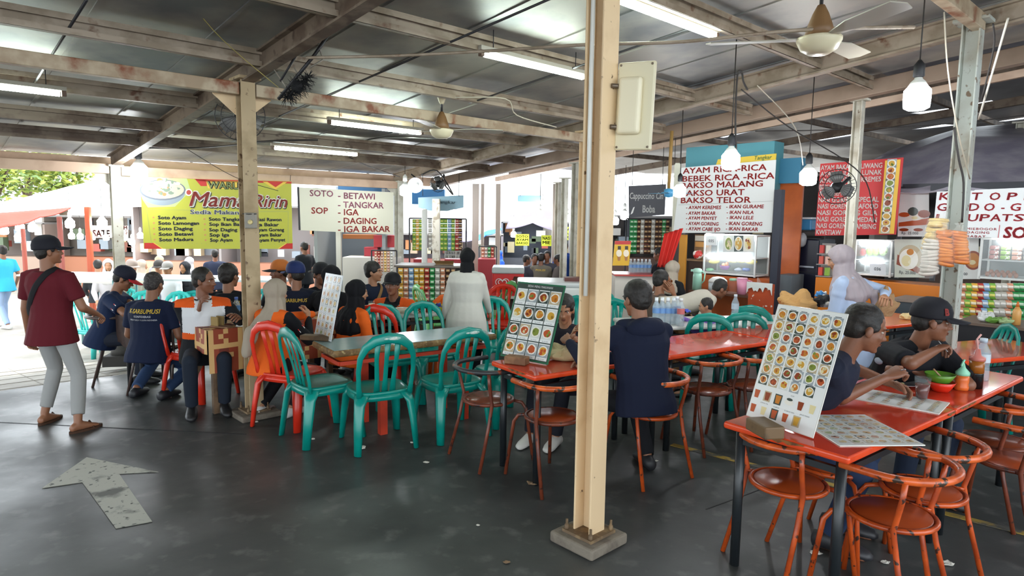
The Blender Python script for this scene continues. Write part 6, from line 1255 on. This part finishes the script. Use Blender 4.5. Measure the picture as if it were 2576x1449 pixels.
for k in range(12):
    o = bpy.data.objects.new('water_bottle', WB); C.objects.link(o); a = at(1586+(k % 6)*9.4, 691, 9.45+.12*(k//6)); o.location = (a.x, a.y, at(1600, 691.5, 9.3).z); tag(o, 'clear water bottle in the tight rows on the drinks counter', 'bottle', 'water bottles on the drinks counter')
# red hanging cloth
b = MB(); n, m_ = 14, 10; top = [at(1672+3.2*k, 588-1*k, 8.9) for k in range(n+1)]; bot = [at(1654+2.2*k, 672, 8.9) for k in range(n+1)]
for j in range(m_+1):
    for k in range(n+1): q = top[k].lerp(bot[k], j/m_); b.v.append((q.x, q.y+.05*math.sin(k*1.6), q.z))
for j in range(m_):
    for k in range(n): a = j*(n+1)+k; b.f.append((a, a+n+1, a+n+2, a+1)); b.m.append(0); b.s.append(True)
o = obj('hanging_cloth', b, CLOTH('c8342c'), None, 0, 'bright red cloth hanging beside the mustard board', 'cloth'); q = o.modifiers.new('s', 'SOLIDIFY'); q.thickness = .006
t = thing('hanging_fan', 'blue fan hanging before the white AYAM RICA menu', 'fan', at(1682, 486, 7.6)); b = MB(); b.lathe([(0, -.05), (.05, -.04), (.055, .04), (0, .06)], 14); obj('motor', b, M_('4f9cc8', .4), t)
for k in range(3): b = MB(); b.loft([((.04, 0, 0), (0, .03, 0), (0, 0, .004)), ((.2, 0, .0), (0, .045, 0), (0, 0, .003)), ((.29, 0, 0), (0, .02, 0), (0, 0, .002))], 8, 0, RZ(2*PI*k/3+.1)); obj('blade', b, M_('5fa8cc', .4), t)
b = MB(); b.tube([(0, 0, .05), (.01, 0, .7)], .02, 8); obj('down_rod', b, M_('a5824a', .5), t)
# ------------------------------------------------------------------ far bulbs
FB = 'far bulbs shining over the back stalls'
for k, (x, y_, d) in enumerate(((1142, 535, 13), (1172, 529, 15), (1359, 538, 15), (1333, 527, 17), (1427, 548, 15), (1289, 555, 16), (1364, 512, 15.5), (1571, 542, 12), (1547, 556, 13), (1292, 590, 18), (1205, 607, 18))): bulb('far bulb shining over the back stalls in the middle', x, y_, d, .075, .9, group=FB)
FL_ = 'bulbs shining at the far tent stalls'
for k, (x, y_, d) in enumerate(((10, 580, 15), (50, 572, 15), (82, 573, 15), (48, 598, 15), (176, 563, 14), (257, 562, 13), (180, 594, 16), (202, 595, 16), (267, 598, 17), (314, 598, 17), (232, 597, 17), (353, 593, 16), (332, 609, 17))): bulb('bulb shining at the far tent stalls', x, y_, d, .09 if k < 6 else .07, .7, group=FL_)
# ------------------------------------------------------------------ far stalls, tents, trees
def far_stall(label, px0, px1, pyt, pyb, y, wall, counter, zb=-.45, n=14, seed=1):
    t, w, h = faceY('food_stall', label, 'stall', px0, px1, pyt, pyb, y); z0 = zb-t.location.z; random.seed(seed)
    b = MB(); b.box((0, .9, (h+z0)/2), (w, .06, h-z0)); b.box((-w/2, .4, (h+z0)/2), (.06, 1, h-z0)); b.box((w/2, .4, (h+z0)/2), (.06, 1, h-z0)); obj('stall_wall', b, M_(wall, .7), t)
    b = MB(); b.box((0, .2, z0+.45), (w, .5, .9)); obj('stall_counter', b, M_(counter, .6), t)
    b = MB(); b.box((0, .45, h), (w*1.02, 1.1, .05)); obj('stall_roof', b, M_('8a8684', .6), t)
    for k in range(n):
        x = random.uniform(-w*.46, w*.46); ww = random.uniform(.12, .34); hh = random.uniform(.12, .4); z = random.uniform(z0+1.0, h-.3) if k % 3 else z0+1.05
        b = MB(); b.box((x, .5 if k % 2 else .25, z+hh/2), (ww, .05 if k % 2 else .2, hh)); obj('poster' if k % 2 else 'goods', b, M_(random.choice(('cfd3d6', 'dad6ce', 'b9a58c', '7f4a3a', '3a3d45', 'c98a5a', '8f9aa4', 'b0584c', '5c6a52', 'd8c8a0')), .5), t)
    return t
far_stall('far stall in brown and grey tones at the picture edge behind the cyan walker', -160, 120, 560, 640, 18.5, '8b7b73', 'a08878', seed=1); far_stall('far stall behind the maroon walker with a pale cabinet', 120, 345, 545, 650, 18.8, '8f857c', 'a36a4e', seed=2, n=18); far_stall('far stall with a salmon wall beneath the yellow banner', 345, 560, 520, 690, 17.5, 'a89c98', 'b8836a', seed=3, n=20); far_stall('far stall with a salmon counter behind the white soup sign', 560, 850, 520, 690, 17.2, '9a9290', 'b37a60', seed=4, n=20)
far_stall('far stall under the bulbs in the middle of the hall', 1262, 1440, 560, 660, 21, '6f7480', '5c5e66', seed=6, n=18); far_stall('far stall behind the veiled woman in white', 1000, 1262, 590, 690, 20, '8a8288', '8f5a54', seed=7, n=16); far_stall('dim stall behind the drinks counter', 1440, 1720, 545, 690, 14.5, '5f5a58', '6a5248', 0, seed=8, n=16); far_stall('dim stall behind the red menu sign', 1720, 2300, 440, 690, 13.5, '4f4a48', '5a4438', 0, seed=9, n=12); far_stall('dim stall behind the KETOPRAK sign', 2300, 2800, 440, 690, 12, '4a4644', '5a4438', 0, seed=10, n=10)
def sheet(name, label, rows, col, cat='tarpaulin', sag=.05, sub=6):
    """slack cloth through rows of (px, py, distance)"""
    P_ = [[at(*q) for q in r] for r in rows]; b = MB(); nr = (len(P_)-1)*sub; nc = (len(P_[0])-1)*sub
    for i in range(nr+1):
        for j in range(nc+1):
            i0 = min(i//sub, len(P_)-2); j0 = min(j//sub, len(P_[0])-2); fi, fj = i/sub-i0, j/sub-j0
            q = P_[i0][j0].lerp(P_[i0][j0+1], fj).lerp(P_[i0+1][j0].lerp(P_[i0+1][j0+1], fj), fi); b.v.append((q.x, q.y, q.z-sag*math.sin(PI*fj)*math.sin(PI*min(1, fi+.2))+.02*noise.noise(q*1.7)))
    for i in range(nr):
        for j in range(nc): a = i*(nc+1)+j; b.f.append((a, a+1, a+nc+2, a+nc+1)); b.m.append(0); b.s.append(True)
    o = obj(name, b, col, None, 0, label, cat); q = o.modifiers.new('s', 'SOLIDIFY'); q.thickness = .012; return o
TENT = mat('tent_white', 'f0f0ee', .8)
sheet('tent_canopy', 'white tent canopy sloping up behind the eave post', [[(-60, 545, 12), (90, 530, 12.5), (180, 520, 13), (275, 520, 13.3), (420, 512, 13.6)], [(-60, 520, 16), (90, 490, 16.5), (180, 470, 17), (275, 462, 17.5), (420, 455, 18)], [(100, 488, 19), (165, 472, 19.5), (230, 455, 20), (275, 442, 20.5), (420, 430, 21)]], TENT, 'canopy')
sheet('tent_canopy', 'rust red awning sagging at the picture edge', [[(-80, 575, 10.5), (20, 568, 11), (100, 548, 11.5), (178, 522, 12)], [(-80, 540, 11.5), (20, 535, 12), (100, 528, 12.4), (178, 520, 12.8)]], CLOTH('9c4538'), 'awning')
sheet('grey_tarpaulin', 'purplish grey tarpaulin over the far middle stalls', [[(1272, 575, 17), (1340, 560, 17), (1420, 585, 16)], [(1285, 540, 19), (1350, 525, 19), (1420, 520, 19)]], CLOTH('6f6876')); sheet('parasol_cloth', 'blue parasol top between the far posts', [[(1196, 606, 17), (1222, 592, 16.5), (1262, 578, 17)], [(1204, 590, 18), (1228, 579, 18), (1262, 574, 18)]], CLOTH('2f6fd0'), 'parasol'); sheet('striped_awning', 'grey and mauve awning behind the black veil', [[(1150, 606, 16), (1190, 604, 16)], [(1154, 580, 17), (1190, 582, 17)]], CLOTH('7a7488'), 'awning')
sheet('dark_tarpaulin', 'dark shiny tarpaulin stretched above the KETOPRAK sign', [[(2255, 480, 8.2), (2400, 475, 7.6), (2700, 470, 7)], [(2200, 400, 9.6), (2390, 345, 9), (2700, 330, 8.6)], [(2250, 372, 11), (2420, 322, 10.5), (2700, 300, 10)]], mat('tarp_dark', '98929a', .4, 0, '7d7784', 3, .4, .6, bump=.5, bsc=5))
ybox('orange_pole', 'orange red tent pole behind the maroon walker', 'pole', 220, 233, 520, 705, 12.8, .09, 'b5512f', True, .02, zb=-.45); ybox('orange_pole', 'dull red tent pole by the bulbs', 'pole', 58, 66, 575, 700, 14, .08, '9c4a3a', True, .02, zb=-.45); ybox('orange_pole', 'dull red pole behind the cap brim of the walker', 'pole', 150, 160, 545, 700, 13.5, .08, '8f4a40', True, .02, zb=-.45)
def tree(label, px, py, y, r, n, seed, h):
    t = thing('leafy_tree', label, 'tree', (at(px, py, y).x, y, -.45), 0, 'trees beyond the tents'); random.seed(seed); z = at(px, py, y).z+.45; b = MB()
    for k in range(n):
        d = Vector((random.gauss(0, 1), random.gauss(0, 1), random.gauss(0, 1))).normalized(); c = d*r*random.uniform(.35, 1)*(.75+.35*noise.noise(d*2+Vector((seed, 0, 0))))+Z*z; s_ = random.uniform(.1, .2)
        a = Vector((random.gauss(0, 1), random.gauss(0, 1), random.gauss(0, .4))).normalized(); e = a.cross(Vector((random.gauss(0, 1), random.gauss(0, 1), 1))).normalized()
        b.add([c-a*s_*.9, c-e*s_*.4, c+a*s_*.9, c+e*s_*.4], [(0, 1, 2, 3)], random.choice((0, 0, 1, 2)))
    obj('foliage', b, [mat('leaf_a', '8fa04a', .7), mat('leaf_b', 'b0b85a', .7), mat('leaf_c', '6f8850', .7)], t); b = MB(); b.tube([(0, 0, 0), (.1, 0, z*.5), (0, .1, z*.9)], [.2, .16, .1], 9); b.tube([(.05, 0, z*.6), (.6, .2, z+.3)], [.08, .04], 6); b.tube([(.05, 0, z*.55), (-.7, -.1, z+.2)], [.08, .04], 6); obj('trunk', b, M_('5a4a3c', .8), t)
tree('pale green tree at the picture edge beyond the tents', -30, 440, 24, 1.5, 1100, 3, 4); tree('yellowish leafy tree rising over the white canopy', 150, 445, 26, 1.7, 1500, 5, 4); tree('leafy tree behind the rusty beam by the eave post', 60, 385, 28, 2.2, 1500, 8, 5)
# far dining furniture under the tents
def far_table(label, px, py, y, w, col):
    A = at(px, py, y); t = thing('far_table', label, 'table', (A.x, A.y, -.42), 0, 'pale tables under the tents'); b = MB(); b.box((0, 0, A.z+.42), (w, .7, .03)); obj('tabletop', b, M_(col, .35), t)
    for sx in (-1, 1):
        for sy in (-1, 1): b = MB(); b.tube([(sx*(w/2-.06), sy*.29, 0), (sx*(w/2-.06), sy*.29, A.z+.41)], .02, 6); obj('leg', b, M_('6f9a9c', .5), t)
far_table('long pale table in front of the far diners', 520, 700, 9.9, 2.6, 'd3dde0'); far_table('pale table edge beside the man in the navy cap', 255, 704, 10.4, 1.2, 'd9d3c2'); far_table('pale table behind the orange pole', 180, 690, 12, 1.5, 'b9c2c4')
CF = 'bright teal chairs under the tents'
for lb, x, y, yaw in (('bright teal chair just behind the walker in maroon', 235, 9.6, 20), ('bright teal chair beside the eave post', 288, 10.6, 200), ('bright teal chair above the red cap brim', 345, 9.3, 170), ('bright teal chair above the man with the yellow print', 425, 9.3, 180), ('bright teal chair left of the black and white jacket', 468, 9.4, 175), ('bright teal chair behind the rusty post and the beige veil', 663, 9.2, 190), ('bright teal chair partly behind the rusty post', 640, 9.9, 200)):
    X_ = at(x, 700, y); o = plastic_chair(lb, TEALB, Vector((X_.x, X_.y, -.42 if x < 300 else -.3)), face(yaw), CF)
b = MB(); b.box(G(20.8, -3, 1.7), (11.5, .2, 4.3), a=GA); struct('wall_back', b, mat('hall_back', '6f6a68', .8, 0, '5c5856', 1.2))
b = MB(); b.box(G(13, -11, 1.7), (.2, 16, 4.4), a=GA); struct('wall_right', b, mat('hall_back', '6f6a68', .8))
# ------------------------------------------------------------------ things on the tables and the floor
TEA = mat('tea', '5a1a0c', .15, spec=.6); SAUCE = mat('sauce_orange', 'd86a2c', .35); SOY = mat('sauce_dark', '14181a', .2)
def cup(name, label, cat, pos, r0, r1, h, liq, fill, wall=CLEAR):
    t = thing(name, label, cat, pos); b = MB(); b.lathe([(0, 0), (r0, 0), (r1, h), (r1*1.06, h+.003), (r1*.96, h), (r0*.93, .006), (0, .006)], 22); obj('cup_wall', b, wall, t)
    b = MB(); rf = r0+(r1-r0)*fill; b.lathe([(0, .007), (r0*.92, .007), (rf*.95, h*fill), (0, h*fill)], 20); obj('drink', b, liq, t); return t
TZ = .7525
cup('plastic_cup', 'clear plastic cup of dark tea on the second red table', 'cup', fl(2318, 1003, TZ+.006), .03, .042, .12, TEA, .72)
def bowl(label, pos, r, h, col): t = thing('bowl', label, 'bowl', pos); b = MB(); b.lathe([(0, 0), (r*.55, 0), (r*.8, h*.5), (r, h), (r*.96, h), (r*.74, h*.5), (r*.5, .008), (0, .008)], 26); obj('shell', b, M_(col, .35), t); return t
bp = fl(2366, 984, TZ); bowl('red plastic bowl under the green bowl', bp, .075, .06, 'd8301a'); bowl('green plastic bowl stacked in the red bowl', bp+Vector((-.005, .01, .045)), .082, .06, '5a8a2a')
t = thing('spoon', 'spoon leaning in the green bowl', 'spoon', bp+Vector((0, 0, .06))); b = MB(); b.tube([(.02, 0, 0), (-.04, .02, .07)], .005, 6); b.ell((.03, 0, -.005), (.02, .013, .006)); obj('spoon_body', b, M_('b08a6a', .4), t)
t = thing('sauce_bottle', 'squat orange sauce bottle with a mint spout', 'sauce bottle', fl(2418, 980, TZ)); b = MB(); b.lathe([(0, 0), (.036, 0), (.038, .02), (.034, .035), (.037, .06), (.036, .09), (0, .09)], 20); obj('bottle', b, SAUCE, t); b = MB(); b.lathe([(.038, .09), (.038, .108), (.014, .135), (.006, .165), (0, .166)], 18); b.tube([(.01, 0, .11), (-.01, 0, .15), (.004, 0, .185)], .007, 6); obj('spout_cap', b, M_('8fd0b0', .4), t)
t = thing('soy_bottle', 'tall jar of dark soy sauce with a pink pump lid', 'sauce bottle', fl(2452, 975, TZ)); b = MB(); b.lathe([(0, 0), (.04, 0), (.041, .09), (.041, .095), (0, .095)], 20); obj('soy_sauce', b, SOY, t); b = MB(); b.lathe([(.041, .095), (.04, .17), (.0, .17)], 20); obj('bottle', b, mat('jar_brown', '9a5a20', .25), t); b = MB(); b.lathe([(.043, .17), (.043, .19), (.02, .2), (.012, .24), (0, .24)], 18); obj('lid', b, M_('c8756a', .4), t); b = MB(); b.tube([(0, 0, .22), (-.012, 0, .3), (.01, 0, .33)], .006, 6); obj('straw', b, M_('e0a8a0', .4), t)
o = bpy.data.objects.new('water_bottle', bottle_mesh('b8c4d0', 'c8d4dc', .045, .27)); C.objects.link(o); o.location = fl(2466, 955, TZ); tag(o, 'clear water bottle standing behind the dark soy jar', 'bottle')
t = thing('plate', 'steel plate with leftover rice in front of the leaning man', 'plate', fl(2268, 968, TZ)); b = MB(); b.lathe([(0, .004), (.07, .004), (.11, .018), (.112, .02), (.07, .0), (0, 0)], 28); obj('rim', b, M_('b8b4b8', .2, metal=.5), t); b = MB(); random.seed(2)
for k in range(16): b.ell((random.gauss(-.05, .02), random.gauss(0, .02), .01), (.012, .01, .008), 0, None, 8, 5)
obj('rice', b, M_('d6cf9a', .6), t, kind='stuff')
for lb, q, hand_, dx in (('spoon held over the steel plate', EATA, 1, (.02, .09, -.03)), ('spoon lifted to the mouth of the man in the black cap', EATB, 1, (.03, .1, .02))):
    t = thing('spoon', lb, 'spoon', q.o.matrix_basis @ (q.Wr[hand_]+(q.Wr[hand_]-q.El[hand_]).normalized()*.09)); d = Vector(dx); b = MB(); b.tube([-d*.8, d], .0035, 6); b.ell(d*1.15, (.017, .017, .006)); obj('spoon_body', b, M_('b9b9bc', .25, metal=.7), t)
def crumple(name, label, cat, pos, r, m, k=.5, n=(28, 18)):
    b = MB(); b.ell((0, 0, r[2]*.8), r, 0, None, *n); rnd = random.uniform(0, 99); b.v = [tuple(Vector((q[0], q[1], max(0, q[2])))*(1+k*noise.noise(Vector(q)*(2.2/max(r))+Vector((rnd, 0, 0))))) for q in b.v]; b.s = [False]*len(b.s); return obj(name, b, m, None, 0, label, cat, loc=pos)
random.seed(21)
PAPER = mat('paper_cream', 'c9b78c', .8); crumple('food_wrapper', 'crumpled cream food wrapper beside the green rimmed menu', 'wrapper', fl(1425, 905, TZ), (.14, .09, .06), PAPER)
t4z = Vector((0, 0, 0)); crumple('paper_bag', 'brown paper bag slumped behind the tall menu board', 'paper bag', at(2010, 775, 5.6)-Z*.03, (.17, .1, .09), mat('kraft', 'b58a52', .8)); crumple('tissue_pack', 'blue and white tissue pack on the brown paper bag', 'pack', at(2065, 748, 5.7), (.05, .03, .03), mat('pack_blue', '3f86c0', .4, 0, 'e8e8e4', 12, .5, .55)); crumple('black_bag', 'black and white striped bag beside the brown paper bag', 'bag', at(2068, 772, 5.65), (.11, .06, .05), mat('bag_stripe', '1d1d1f', .6, 0, 'cfcac0', 5, .56, .6))
crumple('brown_pouch', 'brown takeaway pouch under the blue sleeve', 'pouch', at(2222, 795, 5.4), (.1, .06, .11), mat('kraft2', '9c7a54', .8)); t, w, h = stall('grey_oven_counter', 'dark grey counter cabinet behind the two eating men', 'counter', 2240, 2345, 756, 800, 6.2); b = MB(); b.box((0, .25, (h-t.location.z)/2), (w, .5, h+t.location.z)); obj('cabinet', b, M_('3f464c', .4), t); b = MB(); b.box((0, .25, h+.015), (w*1.03, .54, .03)); obj('countertop', b, M_('857468', .5), t)
crumple('bread_bag', 'bag of pale bread on the orange table behind the black cap', 'bread bag', fl(2285, 803, .755), (.09, .06, .035), M_('d8c08a', .5))
t, w, h = stall('vegetable_counter', 'dark counter heaped with greens below the sachet strips', 'counter', 2400, 2640, 812, 900, 5.3); b = MB(); b.box((0, .3, (h-t.location.z)/2), (w, .6, h+t.location.z)); obj('body', b, M_('232124', .35), t); b = MB(); b.box((0, .28, h+.012), (w, .64, .025)); obj('countertop', b, M_('6a5648', .5), t)
vz = t.location.z+h+.025
for lb, px, m, r in (('white plastic bag on the vegetable counter', 2478, 'd8d8d6', (.07, .05, .05)), ('heap of green leaves on the vegetable counter', 2500, '6a9a3c', (.09, .06, .03)), ('pale cabbage leaves on the vegetable counter', 2530, 'a8c08a', (.08, .06, .03))): a = onp(px, 812, 5.45); a.z = vz; crumple('greens' if 'bag' not in lb else 'plastic_bag', lb, 'vegetables' if 'bag' not in lb else 'bag', a, r, M_(m, .6))
a = onp(2556, 812, 5.45); a.z = vz; t = thing('sauce_bottle', 'orange squeeze bottle on the vegetable counter', 'sauce bottle', a); b = MB(); b.lathe([(0, 0), (.035, 0), (.035, .13), (.015, .17), (0, .17)], 16); obj('bottle', b, M_('d8a05a', .4), t); b = MB(); b.lathe([(.016, .17), (.006, .22), (0, .22)], 10); obj('nozzle', b, M_('d8702a', .4), t)
# formica and cloth tables
cup('drink_glass', 'glass of yellow drink under the hand of the man in the jacket', 'glass', fl(512, 816, .757), .028, .036, .11, mat('juice', 'c9a23c', .25), .8)
t = thing('napkin_stand', 'small wooden napkin stand on the chequered cloth', 'napkin stand', fl(552, 822, .757), -.4); b = MB(); b.box((.04, 0, .006), (.2, .09, .012)); obj('base', b, WOOD, t); b = MB(); b.box((-.02, -.03, .05), (.08, .012, .08)); b.box((-.02, .03, .05), (.08, .012, .08)); obj('holder', b, mat('stand_wood', '8f7642', .6), t)
o = bpy.data.objects.new('water_bottle', bottle_mesh('4a6ab0', '5a8ac0', .033, .22)); C.objects.link(o); o.location = fl(596, 806, .757); tag(o, 'small water bottle on the chequered cloth beside the rusty post', 'bottle')
b = MB(); b.add([(0, 0, 0), (.16, .03, 0), (.14, .02, .07), (.03, 0, .03)]+[(0, .02, 0), (.16, .05, 0), (.14, .03, .07), (.03, .02, .03)], [(0, 1, 2, 3), (7, 6, 5, 4), (3, 2, 6, 7), (0, 3, 7, 4), (2, 1, 5, 6)]); tag(obj('paper_sheet', b, M_('d8d6cc', .6), loc=fl(590, 822, .757)), 'folded sheet of paper standing beside the rusty post', 'paper')
TB = fl(930, 800, .74); table('far table of the union group with bowls and sauce bottles', at(905, 800, 6.35)*1, 62, 1.35, .55, mat('table_steel', 'c9c6bf', .3), mat('table_steel', 'c9c6bf', .3), DARKM)
gz = .752
def g6(px, y): a = at(px, 790, y); return Vector((a.x, a.y, gz))
t = thing('soup_bowl', 'white bowl of soup in front of the man in the black cap and jacket', 'bowl', g6(1012, 6.72)); b = MB(); b.lathe([(0, 0), (.04, 0), (.075, .05), (.072, .05), (.04, .008), (0, .008)], 22); obj('shell', b, M_('d8d0bc', .35), t); b = MB(); b.lathe([(0, .042), (.066, .042), (0, .046)], 18); obj('soup', b, M_('a8703a', .3), t)
for lb, px, cap_c in (('first sauce bottle with an orange cap beside the woman in white', 1060, 'd85a2c'), ('second sauce bottle with a red cap beside the woman in white', 1079, 'b83a34')):
    t = thing('sauce_bottle', lb, 'sauce bottle', g6(px, 6.8)); b = MB(); b.lathe([(0, .095), (.034, .095), (.033, .15), (.015, .22), (.013, .24), (0, .24)], 16); obj('bottle', b, CLEAR, t); b = MB(); b.lathe([(0, 0), (.035, 0), (.035, .095), (0, .095)], 16); obj('sauce', b, M_('9a3f22', .3), t); b = MB(); b.lathe([(.017, .24), (.017, .262), (0, .262)], 12); obj('cap', b, M_(cap_c, .4), t)
crumple('tissue_heap', 'crumpled white tissue beside the soup bowl', 'tissue', g6(1034, 6.6), (.06, .04, .025), M_('dcdad4', .8)); crumple('snack_pack', 'blue and yellow snack pack beside the sauce bottles', 'snack pack', g6(1105, 6.9), (.06, .04, .04), mat('pack_by', '2c3f9c', .4, 0, 'd8c83a', 9, .5, .55))
for lb, px, y in (('glass of iced drink before the man in the backward cap', 860, 6.9), ('glass of pale drink before the jacket man facing the camera', 935, 6.75)): cup('drink_glass', lb, 'glass', g6(px, y), .028, .036, .11, mat('juice_pale', 'd8cfa8', .25), .8)
# bottles on the table beside the hoodie
HZ = .755
for k in range(8):
    o = bpy.data.objects.new('water_bottle', WB); C.objects.link(o); a = at(1650+(k % 4)*14.5, 800, 6.2+.11*(k//4)); o.location = (a.x, a.y, HZ); o.scale = (1.1, 1.1, 1.15); tag(o, 'clear water bottle in the pack beside the man in the hoodie', 'bottle', 'water bottles packed on the table past the hoodie')
for lb, px, y, cm in (('tall water bottle in front of the peeling orange board', 1848, 6.5, ('c8d0d8', 'b8c8d4')), ('tall dark blue bottle beside the pack of water bottles', 1702, 6.25, ('e0e0e4', '2c3f9c')), ('slim milk bottle at the end of the water pack', 1712, 6.1, ('d8d8d8', 'c86a6a'))): o = bpy.data.objects.new('water_bottle', bottle_mesh(*cm, .036, .26)); C.objects.link(o); a = at(px, 800, y); o.location = (a.x, a.y, HZ); tag(o, lb, 'bottle')
table('white topped table with bottles in front of the child in purple', at(1600, 800, 6.0)*1, 78, 1.9, .6, mat('table_white', 'c9c6c0', .3), mat('table_white', 'c9c6c0', .3), TLEG)
for lb, px, c in (('toy car with a red body in the hands of the child', 1716, 'd03a34'), ('toy car with a blue body in the hands of the child', 1728, '4a5fd0')):
    t = thing('toy_car', lb, 'toy car', at(px, 787, 6.45)); b = MB(); b.box((0, 0, .015), (.07, .03, .02)); b.box((-.005, 0, .032), (.035, .026, .016)); obj('car_body', b, M_(c, .35), t, .004)
    for sx in (-.022, .022):
        for sy in (-.016, .016): b = MB(); b.lathe([(0, -.004), (.009, -.004), (.009, .004), (0, .004)], 10, 0, TR((sx, sy, .008)) @ Matrix.Rotation(PI/2, 4, 'X')); obj('wheel', b, BLACK, t)
# litter
random.seed(5)
for k, (px, py, r, lb) in enumerate(((908, 1128, .035, 'crumpled white tissue on the floor before the teal chairs'), (788, 1105, .018, 'twist of thread on the floor by the teal chairs'), (1038, 1114, .02, 'short white straw piece by the red table leg'), (1073, 1164, .018, 'small white scrap on the open floor'), (645, 1062, .02, 'paper scrap at the foot of the rusty post'), (1340, 1218, .035, 'brown leaf by the black table leg'), (1202, 1322, .012, 'tiny scrap on the open floor before the big pillar'), (2052, 1392, .03, 'pale scrap under the closest red table'), (2228, 1416, .02, 'bent leaf under the closest orange chairs'), (2385, 1420, .03, 'white leaf scrap at the bottom edge under the chairs'), (1650, 1160, .015, 'small scrap by the hoodie man'), (1275, 1415, .02, 'brown scrap on the open floor near the bottom edge'))): crumple('litter_scrap', lb, 'litter', fl(px, py, .003), (r, r*.7, r*.25), M_('cfcbc0' if 'brown' not in lb else '7a6248', .8), .7, (10, 6))
crumple('cloth_rag', 'grey rag stuffed under the red table edge by the black leg', 'rag', fl(1338, 972, .64), (.045, .035, .04), M_('8f877c', .8))
t = thing('switch_box', 'grey electrical box strapped to the rusty post with a cream button', 'switch box', at(628, 555, 5.42), GA+.75); b = MB(); b.box((0, .02, 0), (.085, .06, .13)); obj('box', b, M_('8a8478', .5), t, .008); b = MB(); b.lathe([(0, 0), (.02, 0), (.018, .012), (0, .014)], 16, 0, TR((.012, -.012, -.012)) @ Matrix.Rotation(PI/2, 4, 'X')); obj('button', b, M_('d8c48a', .4), t); b = MB(); b.tube([(-.06, .0, .055), (0, -.012, .052), (.06, 0, .055)], .004, 6); obj('wire_band', b, CABLE, t)
